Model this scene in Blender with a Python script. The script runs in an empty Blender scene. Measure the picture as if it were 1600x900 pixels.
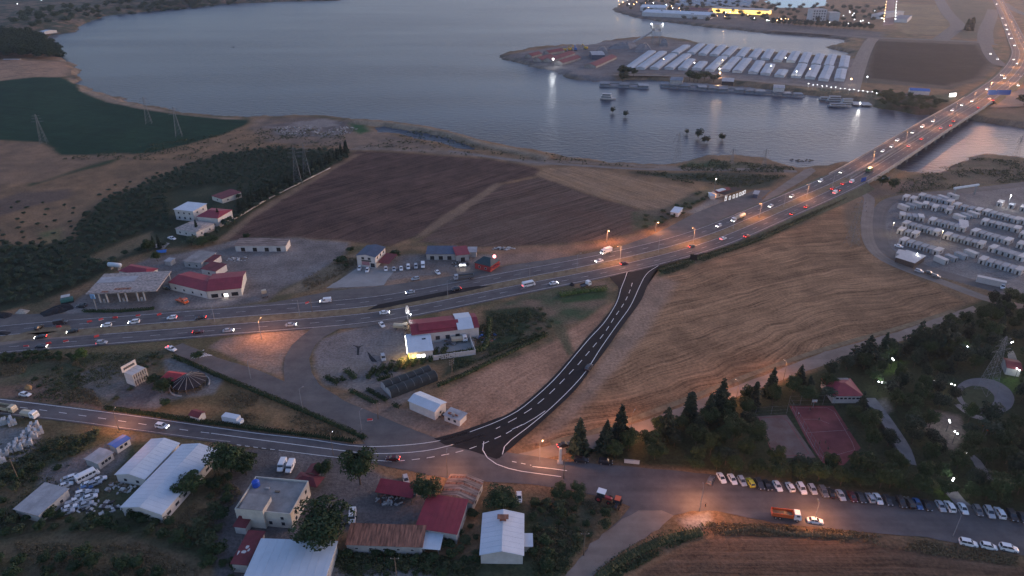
import bpy, bmesh, math, random
import numpy as np

# ------------------------------------------------------------------ camera, sky, sun, exposure
sc = bpy.context.scene
C = sc.collection
CAM_H, PITCH, FPX = 150.0, math.radians(27.0), 1067.0
cd = bpy.data.cameras.new('camera'); cam = bpy.data.objects.new('camera', cd); C.objects.link(cam)
cam.location = (0, 0, CAM_H); cam.rotation_euler = (math.radians(90) - PITCH, 0, 0)
cd.sensor_width = 36.0; cd.lens = 36.0 * FPX / 1600.0; cd.clip_start = 1.0; cd.clip_end = 40000.0
sc.camera = cam

SUN_EL, SUN_AZ = math.radians(5.5), math.radians(62.0)        # azimuth clockwise from +Y (straight ahead): low on the right, behind thin haze
world = bpy.data.worlds.new('World'); sc.world = world; world.use_nodes = True
wn = world.node_tree.nodes; wl = world.node_tree.links
sky = wn.new('ShaderNodeTexSky'); sky.sky_type = 'NISHITA'; sky.sun_disc = False
sky.sun_elevation = SUN_EL; sky.sun_rotation = SUN_AZ; sky.altitude = 150; sky.air_density = 1.0; sky.dust_density = 1.4; sky.ozone_density = 2.2
bg = wn['Background']; bg.inputs['Strength'].default_value = 0.15
tint = wn.new('ShaderNodeMix'); tint.data_type = 'RGBA'; tint.blend_type = 'MULTIPLY'; tint.inputs[0].default_value = 1.0   # camera white balance of the dusk picture
wl.new(sky.outputs['Color'], tint.inputs[6]); tint.inputs[7].default_value = (1.11, 0.92, 1.05, 1)
wl.new(tint.outputs[2], bg.inputs['Color'])
sd = bpy.data.lights.new('sun', 'SUN'); sun = bpy.data.objects.new('sun', sd); C.objects.link(sun)
sd.energy = 0.5; sd.angle = math.radians(40); sd.color = (1.0, 0.80, 0.72)
LAMP_EL = SUN_EL
sun.rotation_euler = (math.radians(90) - LAMP_EL, 0, math.pi - SUN_AZ)
sc.view_settings.view_transform = 'Standard'; sc.view_settings.look = 'None'
sc.view_settings.exposure = 1.6; sc.view_settings.gamma = 1.0; sc.view_settings.use_curve_mapping = False
sc.cycles.max_bounces = 5; sc.cycles.diffuse_bounces = 2; sc.cycles.glossy_bounces = 2; sc.cycles.transmission_bounces = 2
sc.cycles.volume_bounces = 0; sc.cycles.transparent_max_bounces = 6
sc.cycles.use_denoising = True; sc.cycles.sample_clamp_indirect = 4.0

rnd = random.Random(7)
SP, CP = math.sin(PITCH), math.cos(PITCH)
def G(px, py, z=0.0):
    """photo pixel (1600x900) -> world point on the horizontal plane at height z"""
    u = (px - 800.0) / FPX; v = (py - 450.0) / FPX
    t = (CAM_H - z) / (SP + v * CP)
    return np.array([u * t, t * (CP - v * SP), z])
def GP(pts, z=0.0):
    return np.array([G(p[0], p[1], z) for p in pts])

# ------------------------------------------------------------------ numpy noise
def _hash(ix, iy, seed):
    h = (ix.astype(np.int64) * 374761393 + iy.astype(np.int64) * 668265263 + seed * 1442695041) & 0xffffffff
    h = ((h ^ (h >> 13)) * 1274126177) & 0xffffffff
    return ((h ^ (h >> 16)) & 0xffff) / 65535.0
def vnoise(x, y, s, seed=0):
    x = x / s; y = y / s
    ix = np.floor(x); iy = np.floor(y); fx = x - ix; fy = y - iy
    fx = fx * fx * (3 - 2 * fx); fy = fy * fy * (3 - 2 * fy)
    a = _hash(ix, iy, seed); b = _hash(ix + 1, iy, seed); c = _hash(ix, iy + 1, seed); d = _hash(ix + 1, iy + 1, seed)
    return (a * (1 - fx) + b * fx) * (1 - fy) + (c * (1 - fx) + d * fx) * fy
def fbm(x, y, s, seed=0, o=4):
    t = 0; a = 1; n = 0
    for k in range(o):
        t = t + a * vnoise(x, y, s, seed + k * 17); n += a; a *= 0.55; s *= 0.5
    return t / n
def inside(x, y, poly):
    r = np.zeros(x.shape, bool); n = len(poly)
    lo = poly.min(0); hi = poly.max(0)
    m = (x >= lo[0]) & (x <= hi[0]) & (y >= lo[1]) & (y <= hi[1])
    xs = x[m]; ys = y[m]; q = np.zeros(xs.shape, bool)
    for i in range(n):
        x0, y0 = poly[i][:2]; x1, y1 = poly[(i + 1) % n][:2]
        if y0 == y1: continue
        c = ((y0 > ys) != (y1 > ys)) & (xs < (x1 - x0) * (ys - y0) / (y1 - y0) + x0)
        q ^= c
    r[m] = q
    return r
def pdist(x, y, poly, closed=True, lim=1e9):
    """distance to a polyline"""
    d = np.full(x.shape, lim); n = len(poly)
    for i in range(n if closed else n - 1):
        x0, y0 = poly[i][:2]; x1, y1 = poly[(i + 1) % n][:2]
        m = (x > min(x0, x1) - lim) & (x < max(x0, x1) + lim) & (y > min(y0, y1) - lim) & (y < max(y0, y1) + lim)
        if not m.any(): continue
        xs = x[m]; ys = y[m]; dx = x1 - x0; dy = y1 - y0; L = dx * dx + dy * dy + 1e-9
        t = np.clip(((xs - x0) * dx + (ys - y0) * dy) / L, 0, 1)
        d[m] = np.minimum(d[m], np.hypot(xs - x0 - t * dx, ys - y0 - t * dy))
    return d
def smooth_line(pts, step):
    """Catmull-Rom through the points (any dimension), resampled about every step metres"""
    p = np.array(pts, float); p = np.vstack([2 * p[0] - p[1], p, 2 * p[-1] - p[-2]]); out = []
    for i in range(1, len(p) - 2):
        n = max(1, int(np.linalg.norm(p[i + 1][:2] - p[i][:2]) / step))
        for k in range(n):
            t = k / n
            out.append(0.5 * (2 * p[i] + (p[i + 1] - p[i - 1]) * t + (2 * p[i - 1] - 5 * p[i] + 4 * p[i + 1] - p[i + 2]) * t * t + (-p[i - 1] + 3 * p[i] - 3 * p[i + 1] + p[i + 2]) * t ** 3))
    out.append(p[-2]); return np.array(out)

# ------------------------------------------------------------------ materials
MATS = {}
def mat(name, col, rough=0.85, noise=0.25, scale=0.6, metal=0.0, spec=0.3, emit=None, estr=0.0, col2=None, bump=0.0, objrand=0.0, stretch=None, fine=None):
    if name in MATS: return MATS[name]
    m = bpy.data.materials.new(name); m.use_nodes = True; MATS[name] = m
    nt = m.node_tree; N = nt.nodes; L = nt.links; b = N['Principled BSDF']
    b.inputs['Roughness'].default_value = rough; b.inputs['Metallic'].default_value = metal
    b.inputs['Specular IOR Level'].default_value = spec
    tc = N.new('ShaderNodeTexCoord'); vec = tc.outputs['Object']
    if stretch:
        mp = N.new('ShaderNodeMapping'); mp.inputs['Scale'].default_value = stretch; L.new(vec, mp.inputs['Vector']); vec = mp.outputs['Vector']
    nz = N.new('ShaderNodeTexNoise'); nz.inputs['Scale'].default_value = scale; nz.inputs['Detail'].default_value = 5; nz.inputs['Roughness'].default_value = 0.65
    L.new(vec, nz.inputs['Vector'])
    rp = N.new('ShaderNodeValToRGB'); c = np.array(col); c2 = np.array(col2 if col2 is not None else col)
    rp.color_ramp.elements[0].position = 0.32; rp.color_ramp.elements[1].position = 0.68
    rp.color_ramp.elements[0].color = (*np.clip(c * (1 - noise), 0, 1), 1); rp.color_ramp.elements[1].color = (*np.clip(c2 * (1 + noise), 0, 1), 1)
    L.new(nz.outputs['Fac'], rp.inputs['Fac']); out = rp.outputs['Color']
    if objrand:
        oi = N.new('ShaderNodeObjectInfo'); hs = N.new('ShaderNodeHueSaturation'); mr = N.new('ShaderNodeMapRange')
        mr.inputs['To Min'].default_value = 1 - objrand; mr.inputs['To Max'].default_value = 1 + objrand
        L.new(oi.outputs['Random'], mr.inputs['Value']); L.new(mr.outputs['Result'], hs.inputs['Value']); L.new(out, hs.inputs['Color']); out = hs.outputs['Color']
    L.new(out, b.inputs['Base Color'])
    if bump:
        bp = N.new('ShaderNodeBump'); bp.inputs['Strength'].default_value = bump; bp.inputs['Distance'].default_value = 0.1
        L.new(nz.outputs['Fac'], bp.inputs['Height']); L.new(bp.outputs['Normal'], b.inputs['Normal'])
    if emit is not None:
        b.inputs['Emission Color'].default_value = (*emit, 1); b.inputs['Emission Strength'].default_value = estr
    return m

# ------------------------------------------------------------------ mesh builder and object helpers
class MB:
    def __init__(s): s.v = []; s.f = []; s.m = []
    def add(s, vs, fs, m=0):
        o = len(s.v); s.v.extend([tuple(map(float, q)) for q in vs]); s.f.extend([tuple(i + o for i in f) for f in fs]); s.m.extend([m] * len(fs)); return s
    def box(s, x0, x1, y0, y1, z0, z1, m=0):
        return s.add([(x0, y0, z0), (x1, y0, z0), (x1, y1, z0), (x0, y1, z0), (x0, y0, z1), (x1, y0, z1), (x1, y1, z1), (x0, y1, z1)],
                     [(0, 3, 2, 1), (4, 5, 6, 7), (0, 1, 5, 4), (1, 2, 6, 5), (2, 3, 7, 6), (3, 0, 4, 7)], m)
    def prism(s, poly, z0, z1, m=0):
        n = len(poly)
        return s.add([(*p[:2], z0) for p in poly] + [(*p[:2], z1) for p in poly],
                     [tuple(range(n - 1, -1, -1)), tuple(range(n, 2 * n))] + [(i, (i + 1) % n, n + (i + 1) % n, n + i) for i in range(n)], m)
    def tube(s, a, b, r0, r1=None, n=6, m=0):
        r1 = r0 if r1 is None else r1; a = np.array(a, float); b = np.array(b, float); d = b - a; d = d / (np.linalg.norm(d) + 1e-9)
        u = np.cross(d, (0, 0, 1) if abs(d[2]) < 0.9 else (1, 0, 0)); u /= np.linalg.norm(u); w = np.cross(d, u)
        vs = []
        for q, r in ((a, r0), (b, r1)):
            for k in range(n):
                t = 2 * math.pi * k / n; vs.append(q + r * (math.cos(t) * u + math.sin(t) * w))
        return s.add(vs, [(k, (k + 1) % n, n + (k + 1) % n, n + k) for k in range(n)] + [tuple(range(n - 1, -1, -1)), tuple(range(n, 2 * n))], m)
    def lathe(s, prof, n=10, c=(0, 0), m=0):
        vs = []
        for r, z in prof:
            for k in range(n): t = 2 * math.pi * k / n; vs.append((c[0] + r * math.cos(t), c[1] + r * math.sin(t), z))
        fs = [(j * n + k, j * n + (k + 1) % n, (j + 1) * n + (k + 1) % n, (j + 1) * n + k) for j in range(len(prof) - 1) for k in range(n)]
        fs.append(tuple(range(n - 1, -1, -1))); fs.append(tuple((len(prof) - 1) * n + k for k in range(n)))
        return s.add(vs, fs, m)
    def mesh(s, name, mats, smooth=False):
        me = bpy.data.meshes.new(name); me.from_pydata(s.v, [], s.f)
        for m in (mats if isinstance(mats, (list, tuple)) else [mats]): me.materials.append(m)
        if any(s.m): me.polygons.foreach_set('material_index', s.m)
        if smooth: me.shade_smooth()
        me.update(); return me
    def build(s, name, mats, parent=None, smooth=False):
        return link(name, s.mesh(name, mats, smooth), parent)
def link(name, me, parent=None):
    o = bpy.data.objects.new(name, me); C.objects.link(o)
    if parent is not None: o.parent = parent
    return o
def tag(o, label=None, cat=None, group=None, kind=None):
    if label: o['label'] = label
    if cat: o['category'] = cat
    if group: o['group'] = group
    if kind: o['kind'] = kind
    return o
def thing(name, label, cat, loc=(0, 0, 0), rz=0.0, group=None):
    o = bpy.data.objects.new(name, None); o.empty_display_size = 0.5; C.objects.link(o)
    o.location = tuple(float(q) for q in loc); o.rotation_euler = (0, 0, rz)
    return tag(o, label, cat, group)
def copy_tree(root, parent=None):
    c = root.copy(); C.objects.link(c); c.parent = parent
    for ch in list(root.children):
        if ch.users_collection: copy_tree(ch, c)
    return c
ORD = ['', 'first', 'second', 'third', 'fourth', 'fifth', 'sixth', 'seventh', 'eighth', 'ninth', 'tenth', 'eleventh', 'twelfth', 'thirteenth', 'fourteenth', 'fifteenth', 'sixteenth', 'seventeenth', 'eighteenth', 'nineteenth', 'twentieth']
def nth(n):
    if n <= 20: return ORD[n]
    t = {2: 'twenty', 3: 'thirty', 4: 'forty', 5: 'fifty', 6: 'sixty'}[n // 10]
    return t + '-' + ORD[n % 10] if n % 10 else {3: 'thirtieth', 4: 'fortieth', 5: 'fiftieth', 6: 'sixtieth'}[n // 10]
# ------------------------------------------------------------------ water outline and terrain
WZ = -4.0                                                   # lake level; the land is at 0
LAKE = [(560, -6), (530, 1), (430, 3), (350, 6), (240, 17), (170, 24), (140, 33), (121, 43), (118, 50), (72, 56), (76, 66), (92, 80), (97, 92),
        (118, 100), (127, 121), (121, 130), (150, 143), (185, 154), (225, 165), (290, 178), (370, 185), (400, 185), (440, 184), (490, 183), (550, 187),
        (600, 191), (660, 198), (710, 209), (760, 223), (800, 230), (850, 240), (900, 249), (960, 256), (1030, 259), (1058, 256), (1075, 249), (1100, 246), (1150, 246),
        (1190, 250), (1225, 258), (1250, 264), (1290, 260), (1318, 254), (1350, 262), (1390, 268), (1420, 273), (1445, 275), (1462, 273), (1490, 259), (1528, 244), (1570, 247), (1620, 253), (1800, 275),
        (1800, 222), (1620, 206), (1600, 201), (1560, 196), (1530, 191), (1490, 186), (1452, 179), (1430, 179), (1400, 173), (1370, 169), (1340, 160), (1300, 152), (1250, 147), (1200, 140),
        (1100, 130), (1040, 126), (980, 125), (930, 127), (900, 126), (885, 121), (870, 113), (840, 107), (800, 97), (783, 90), (784, 86), (800, 82), (830, 75), (870, 72),
        (920, 72), (960, 62), (1010, 59), (1035, 58), (1080, 65), (1120, 74), (1200, 83), (1280, 89), (1322, 90), (1325, 82), (1300, 77), (1290, 74), (1325, 67), (1318, 62), (1280, 58),
        (1200, 52), (1160, 48), (1100, 42), (1040, 35), (1000, 29), (970, 22), (958, 15), (970, 7), (990, -2), (1010, -10), (980, -28), (820, -34), (640, -28)]
POND = [(585, 199), (600, 198), (640, 204), (690, 213), (735, 227), (747, 234), (720, 233), (690, 223), (650, 216), (620, 208), (590, 207)]
lake = GP(LAKE, WZ); pond = GP(POND, -1.0)

NX = 620
ys = [60.0]
while ys[-1] < 14000: ys.append(ys[-1] + max(1.25, ys[-1] * 0.0058))
ys = np.array(ys); NY = len(ys)
sx = np.linspace(-1.15, 1.15, NX)
X = (ys[:, None] + 60) * sx[None, :]; Y = np.repeat(ys[:, None], NX, 1)
X = X.ravel(); Y = Y.ravel(); NV = X.size
far = np.clip(Y / 400, 0.6, 4)
wxn = (fbm(X, Y, 14, 3) - 0.5); wyn = (fbm(X, Y, 14, 9) - 0.5)
def warp(a): return X + wxn * 2 * a * far, Y + wyn * 2 * a * far

xw, yw = warp(4.0)
sd_l = pdist(xw, yw, lake, lim=60) * np.where(inside(xw, yw, lake), -1, 1)
xw, yw = warp(1.2)
sd_p = pdist(xw, yw, pond, lim=14) * np.where(inside(xw, yw, pond), -1, 1)
bank = 0.25 + 0.5 * vnoise(X, Y, 60, 5)
Z = np.clip(WZ + sd_l * bank, -9, 0)
Z = np.minimum(Z, np.clip(-1.0 + sd_p * 0.3, -3, 0))
# the dike that runs along the near shore, low bluffs and hills on the far left, land beyond
dike = GP([(548, 190), (600, 193), (660, 201), (710, 213), (760, 228), (800, 235), (850, 246)])
dd = pdist(X, Y, dike, False, 30)
Z = np.maximum(Z, np.where(sd_p > 0, np.clip(1.6 - np.maximum(dd - 5, 0) * 0.55, -9, 1.6), -9))
hill_m = np.clip((sd_l - 10) / 50, 0, 1) * np.clip((Y - 800) / 300, 0, 1) * np.clip((-300 - X) / 250, 0, 1)
Z = Z + hill_m * (4 + 10 * fbm(X, Y, 300, 21))
Z = Z + np.clip((Y - 2500) / 3000, 0, 1) * 60 * fbm(X, Y, 1500, 31)
Z_LAND = Z.copy()

# ------------------------------------------------------------------ cover: colour, furrow coordinates and owner of every ground vertex
lin = lambda r, g, b: np.array([r, g, b], float)
DRY, DRY2 = lin(.230, .140, .080), lin(.140, .094, .058)
n1 = fbm(X, Y, 45, 41); n2 = fbm(X, Y, 9, 43); n3 = fbm(X, Y, 4, 47, 3); n4 = fbm(X, Y, 160, 49)
def mixc(a, b, t): return a * (1 - t[:, None]) + b * t[:, None]
st = lambda x, a, b: np.clip((x - a) / (b - a), 0, 1)
COL = mixc(DRY, DRY2, st(0.5 * n1 + 0.5 * n2, .38, .62))
GRN = lin(.055, .075, .038)
COL = mixc(COL, GRN, 0.55 * st(0.6 * n4 + 0.4 * n2, .52, .68))
FU = np.zeros((NV, 3)); OWN = np.zeros(NV, np.int32); NAMES = ['ground']
def region(name, pts, c, c2=None, soft=2.0, wa=1.0, furrow=None, amp=1.0, cs=(.38, .62), z=0.0, cover=1.0, own=True, n=None):
    poly = GP(pts, z); a, b = warp(wa)
    lo = poly.min(0) - 30; hi = poly.max(0) + 30
    m = (a > lo[0]) & (a < hi[0]) & (b > lo[1]) & (b < hi[1]); idx = np.nonzero(m)[0]
    if not len(idx): return
    xa = a[idx]; ya = b[idx]; s = soft * far[idx]
    d = pdist(xa, ya, poly, lim=float(s.max()) + 1); ins = inside(xa, ya, poly)
    w = np.clip(0.5 + 0.5 * np.where(ins, d, -d) / s, 0, 1) * cover
    nn = (0.45 * n1 + 0.55 * n2)[idx] if n is None else n[idx]
    cc = mixc(lin(*c), lin(*(c2 or c)), st(nn, *cs))
    COL[idx] = mixc(COL[idx], cc, w)
    if furrow is not None:
        p0, p1 = G(*furrow[0]), G(*furrow[1]); u = (p1 - p0)[:2]; u /= np.linalg.norm(u)
        wob = (fbm(X[idx], Y[idx], 70, 61) - .5) * (furrow[2] if len(furrow) > 2 else 12)
        FU[idx, 0] = np.where(w > .5, -u[1] * X[idx] + u[0] * Y[idx] + wob, FU[idx, 0]); FU[idx, 1] = np.where(w > .5, u[0] * X[idx] + u[1] * Y[idx], FU[idx, 1])
        FU[idx, 2] = FU[idx, 2] * (1 - w) + amp * w
    else: FU[idx, 2] *= (1 - w)
    if own and name:
        if name not in NAMES: NAMES.append(name)
        OWN[idx[w > .5]] = NAMES.index(name)

TAN, TAN2 = (.27, .168, .098), (.18, .116, .072)
PLO, PLO2 = (.105, .064, .050), (.070, .044, .037)
GRV, GRV2 = (.215, .190, .175), (.145, .126, .116)
ORC, ORC2 = (.055, .060, .036), (.032, .042, .026)
LAWN, LAWN2 = (.030, .042, .022), (.048, .052, .028)
SAND, SAND2 = (.36, .205, .132), (.23, .132, .086)
SCRUB, SCRUB2 = (.060, .068, .038), (.140, .105, .068)

# lake shores and the far side
a = st(sd_l, 14, 2) * (sd_l > -40)
COL[:] = mixc(COL, mixc(lin(.22, .17, .125), lin(.10, .085, .065), st(n2, .4, .6)), np.clip(a, 0, 1))
COL[:] = mixc(COL, np.tile(lin(.05, .05, .045), (NV, 1)), np.clip(st(sd_l, 1.0, -2.0), 0, 1))
region('hillside', [(-400, 5), (0, 0), (250, -6), (530, -8), (530, 4), (350, 8), (240, 20), (150, 32), (120, 45), (72, 58), (0, 58), (-400, 70)], (.17, .120, .085), (.045, .055, .035), 6, 4, cs=(.40, .52), own=False)
region('hillside', [(-300, 8), (60, 6), (100, 5), (300, -2), (200, -6), (-300, -4)], (.035, .055, .035), (.05, .06, .04), 4, 2, own=False)
region('stubble_field', [(-250, 112), (0, 101), (95, 97), (108, 103), (109, 117), (97, 121), (55, 123), (0, 128), (-250, 142)], (.33, .205, .13), (.24, .155, .10), 2, 1, ((0, 118), (95, 105)), .5)
region('crop_field', [(-300, 145), (0, 128), (55, 122), (97, 121), (115, 129), (130, 143), (170, 158), (220, 168), (280, 178), (345, 185), (392, 186), (386, 194), (355, 208), (300, 224), (240, 238), (165, 244), (92, 242), (80, 232), (58, 222), (0, 219), (-300, 232)],
       (.007, .031, .018), (.013, .042, .023), 1.5, .8, ((0, 170), (300, 200)), .5)
region(None, [(120, 132), (150, 143), (185, 154), (225, 166), (290, 179), (370, 185), (395, 187), (345, 186), (280, 179), (220, 170), (165, 159), (128, 144)], (.28, .20, .14), (.20, .15, .10), 1.0, .8)
region(None, [(40, 288), (110, 262), (190, 246), (170, 256), (90, 277), (45, 292)], (.022, .045, .022), (.035, .05, .025), 2, 2)
region(None, [(-50, 330), (30, 300), (110, 296), (112, 308), (60, 320), (0, 338)], (.12, .085, .065), None, 3, 2)
region(None, [(-60, 225), (60, 222), (85, 236), (90, 244), (200, 240), (130, 262), (60, 285), (-60, 290)], (.22, .14, .088), (.16, .108, .072), 3, 2)
# dump area and shore strip beyond the dark field
region(None, [(400, 185), (480, 183), (550, 190), (600, 208), (700, 232), (820, 252), (760, 246), (620, 236), (540, 230), (420, 222), (390, 200)], (.22, .150, .105), (.13, .10, .08), 2, 2)
region(None, [(415, 196), (470, 190), (505, 186), (540, 192), (555, 205), (520, 213), (470, 214), (430, 210)], (.13, .105, .095), (.22, .19, .17), 2, 3, cs=(.45, .58))
region(None, [(548, 193), (570, 194), (577, 205), (560, 210), (550, 204)], (.035, .085, .035), None, 2, 2)
region(None, [(550, 188), (600, 192), (660, 200), (710, 211), (760, 226), (800, 234), (860, 247), (855, 252), (800, 240), (755, 231), (705, 217), (655, 206), (600, 198), (552, 194)], (.26, .205, .145), (.19, .15, .105), 1.0, .8)
# orchard
region('orchard_floor', [(-300, 395), (0, 382), (60, 380), (118, 372), (128, 340), (170, 310), (220, 290), (300, 255), (350, 240), (420, 231), (545, 236), (553, 246), (480, 283), (400, 328), (345, 372), (300, 385), (240, 390), (190, 405), (150, 432), (115, 452), (60, 472), (0, 488), (-300, 520)],
       ORC, ORC2, 2.5, 2)
region(None, [(132, 405), (200, 375), (238, 360), (232, 376), (200, 395), (165, 412)], (.17, .125, .075), (.12, .10, .06), 2, 2)
region(None, [(60, 365), (95, 356), (98, 372), (70, 382)], (.21, .145, .075), (.10, .11, .05), 2, 2)
# ploughed fields
region('ploughed_field', [(560, 236), (640, 240), (760, 248), (838, 262), (846, 272), (775, 288), (700, 335), (648, 370), (610, 385), (540, 377), (470, 371), (400, 371), (345, 378), (400, 332), (480, 284)], PLO, PLO2, 1.6, 1.0, ((420, 360), (760, 262)), .9)
region('ploughed_field', [(846, 276), (905, 299), (985, 324), (1040, 341), (1042, 352), (1000, 362), (930, 376), (820, 384), (740, 386), (655, 378), (700, 345), (782, 289)], PLO, (.10, .068, .054), 1.6, 1.0, ((680, 375), (900, 310)), 1.0)
region(None, [(776, 286), (786, 288), (720, 335), (664, 368), (645, 374), (690, 338)], (.25, .165, .105), (.17, .115, .08), 1.2, 1.5)
region(None, [(553, 242), (565, 240), (480, 290), (400, 338), (355, 376), (335, 382), (345, 372), (400, 328)], (.24, .155, .10), (.17, .12, .08), 1.5, 1.2)
region('stubble_field', [(836, 272), (850, 263), (900, 260), (950, 267), (1010, 282), (1083, 293), (1085, 300), (1050, 322), (1015, 331), (985, 322), (905, 297), (845, 277)], TAN, (.235, .155, .10), 1.2, .8, ((850, 272), (1010, 325), 4), .7)
region(None, [(540, 234), (640, 236), (760, 245), (840, 259), (900, 255), (1000, 262), (1100, 266), (1240, 270), (1240, 266), (1100, 262), (1000, 257), (900, 251), (820, 249), (700, 236), (560, 229)], (.24, .185, .145), (.17, .13, .10), 1.0, 1.0)
region('crop_field', [(985, 268), (1050, 270), (1150, 270), (1230, 276), (1200, 292), (1150, 298), (1110, 285), (1040, 278)], (.030, .052, .036), (.05, .055, .04), 2, 2, own=False)
region(None, [(1080, 249), (1140, 252), (1200, 257), (1240, 264), (1100, 262), (1060, 262)], (.032, .062, .03), (.16, .12, .085), 2, 2)
region(None, [(985, 330), (1040, 325), (1085, 300), (1130, 292), (1120, 305), (1060, 330), (1030, 350), (990, 362)], (.05, .07, .035), (.13, .10, .07), 2, 2)
region(None, [(1070, 330), (1100, 318), (1120, 305), (1140, 300), (1120, 320), (1085, 335)], (.27, .225, .185), None, 2, 2)
# verge between fields and highway
region(None, [(640, 388), (820, 386), (930, 380), (1005, 365), (1015, 372), (960, 382), (880, 400), (800, 412), (780, 395)], (.30, .165, .100), (.20, .12, .08), 2, 2)
region(None, [(820, 462), (900, 448), (950, 437), (962, 446), (945, 475), (900, 505), (870, 510), (800, 490), (760, 485)], (.17, .12, .085), (.05, .075, .04), 2.5, 2)
region(None, [(868, 465), (950, 452), (945, 466), (880, 474)], (.03, .07, .028), (.05, .07, .035), 1.5, 1.5)
# large stubble field on the right
region('stubble_field', [(1342, 308), (1330, 332), (1352, 388), (1400, 417), (1460, 447), (1507, 473), (1400, 516), (1250, 562), (1100, 608), (1000, 643), (890, 690), (835, 700), (830, 680), (872, 642), (930, 576), (980, 512), (1012, 455), (1030, 436), (1090, 414), (1200, 374), (1285, 336)],
       (.285, .165, .092), (.190, .112, .064), 1.6, 1.2, ((1000, 560), (1400, 450), 26), 1.0)
region(None, [(1010, 440), (1030, 432), (1060, 440), (1010, 520), (960, 580), (900, 650), (850, 690), (830, 690), (905, 612), (975, 512)], (.30, .20, .14), (.21, .145, .105), 3, 2, own=False)
region(None, [(1030, 415), (1100, 398), (1200, 362), (1300, 318), (1345, 295), (1340, 305), (1285, 335), (1200, 370), (1090, 410), (1030, 432)], (.035, .065, .028), (.13, .105, .065), 1.8, 1.5, cs=(.45, .56))
# sandy ground left of the new road
region('bare_soil', [(945, 478), (962, 470), (940, 504), (917, 529), (895, 557), (865, 592), (832, 622), (800, 646), (760, 664), (700, 684), (640, 668), (600, 652), (690, 620), (730, 590), (860, 535), (885, 520)], SAND, SAND2, 2, 2, ((740, 620), (900, 530)), .35)
region(None, [(860, 508), (885, 512), (897, 552), (888, 556), (872, 530)], (.15, .115, .07), (.08, .08, .045), 1.2, 1.2)
# right shore
region(None, [(1420, 275), (1465, 275), (1490, 261), (1530, 245), (1570, 248), (1800, 275), (1800, 290), (1600, 284), (1500, 294), (1400, 306), (1360, 300), (1390, 285)], (.085, .080, .052), (.13, .10, .07), 3, 3)
region(None, [(1330, 292), (1400, 284), (1460, 282), (1400, 304), (1345, 310)], (.13, .095, .075), (.17, .125, .095), 3, 3)
region('container_camp_yard', [(1388, 312), (1500, 297), (1600, 285), (1800, 268), (1800, 520), (1600, 470), (1540, 452), (1440, 424), (1388, 396), (1380, 350)], (.215, .195, .180), (.165, .150, .142), 1.0, .6)
region(None, [(1320, 318), (1345, 308), (1336, 340), (1345, 385), (1330, 380), (1322, 350)], (.22, .15, .10), (.13, .10, .07), 2, 2)
# park
region('park_lawn', [(935, 700), (1000, 680), (1100, 640), (1200, 606), (1300, 570), (1420, 530), (1510, 478), (1560, 455), (1800, 500), (1800, 860), (1600, 806), (1400, 775), (1200, 745), (1050, 730), (930, 718)], LAWN, LAWN2, 2, 1.5)
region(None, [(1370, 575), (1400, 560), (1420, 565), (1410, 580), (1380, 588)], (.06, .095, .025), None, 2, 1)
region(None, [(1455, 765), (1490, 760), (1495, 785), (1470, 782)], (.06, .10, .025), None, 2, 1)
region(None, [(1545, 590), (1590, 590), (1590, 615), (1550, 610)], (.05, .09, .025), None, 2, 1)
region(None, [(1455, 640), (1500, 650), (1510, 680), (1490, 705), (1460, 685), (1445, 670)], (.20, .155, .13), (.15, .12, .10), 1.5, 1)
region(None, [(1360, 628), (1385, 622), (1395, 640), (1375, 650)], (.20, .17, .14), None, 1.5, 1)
# yards
region('gravel_yard', [(95, 482), (130, 462), (160, 445), (190, 425), (240, 400), (290, 395), (350, 380), (380, 372), (470, 372), (545, 380), (535, 400), (490, 430), (440, 452), (420, 470), (330, 482), (240, 487), (200, 490), (100, 492)], GRV, GRV2, 2.0, 2)
region(None, [(245, 450), (330, 450), (390, 462), (330, 480), (250, 482)], (.31, .26, .225), (.24, .20, .175), 1.5, 1)
region(None, [(430, 462), (490, 430), (535, 400), (575, 388), (600, 395), (560, 412), (520, 440), (480, 456)], (.14, .115, .08), (.21, .155, .10), 2, 2)
region('gravel_yard', [(560, 410), (620, 400), (690, 395), (760, 398), (800, 400), (800, 412), (720, 430), (600, 447), (520, 452), (540, 432)], (.205, .175, .158), (.16, .132, .116), 1.5, 1.5)
region(None, [(600, 440), (700, 425), (705, 432), (640, 444), (600, 448)], (.26, .17, .12), None, 1.5, 1.5)
region(None, [(770, 398), (860, 392), (900, 400), (820, 412), (785, 415)], (.29, .17, .12), (.22, .145, .11), 2, 2)
# triangle between ramp and highway
region('bare_soil', [(325, 542), (345, 530), (400, 522), (470, 514), (480, 520), (455, 540), (442, 568), (443, 590), (400, 574)], (.29, .195, .14), (.18, .145, .125), 1.5, 1.5)
# shop yard, nursery
region('gravel_yard', [(500, 530), (560, 512), (630, 500), (640, 555), (650, 560), (570, 585), (520, 590), (495, 575), (490, 550)], (.210, .180, .166), (.165, .140, .128), 2, 2)
region(None, [(490, 572), (560, 560), (640, 585), (650, 620), (620, 635), (560, 610), (510, 602)], (.20, .172, .152), (.15, .125, .108), 2, 2)
region(None, [(590, 655), (640, 668), (690, 686), (720, 670), (700, 640), (640, 640), (560, 615), (540, 625)], (.25, .165, .12), (.18, .13, .10), 2, 2)
region(None, [(755, 485), (830, 478), (850, 490), (855, 520), (780, 550), (690, 590), (700, 560), (770, 530)], (.036, .052, .028), (.11, .085, .055), 2, 2, cs=(.45, .6))
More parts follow.
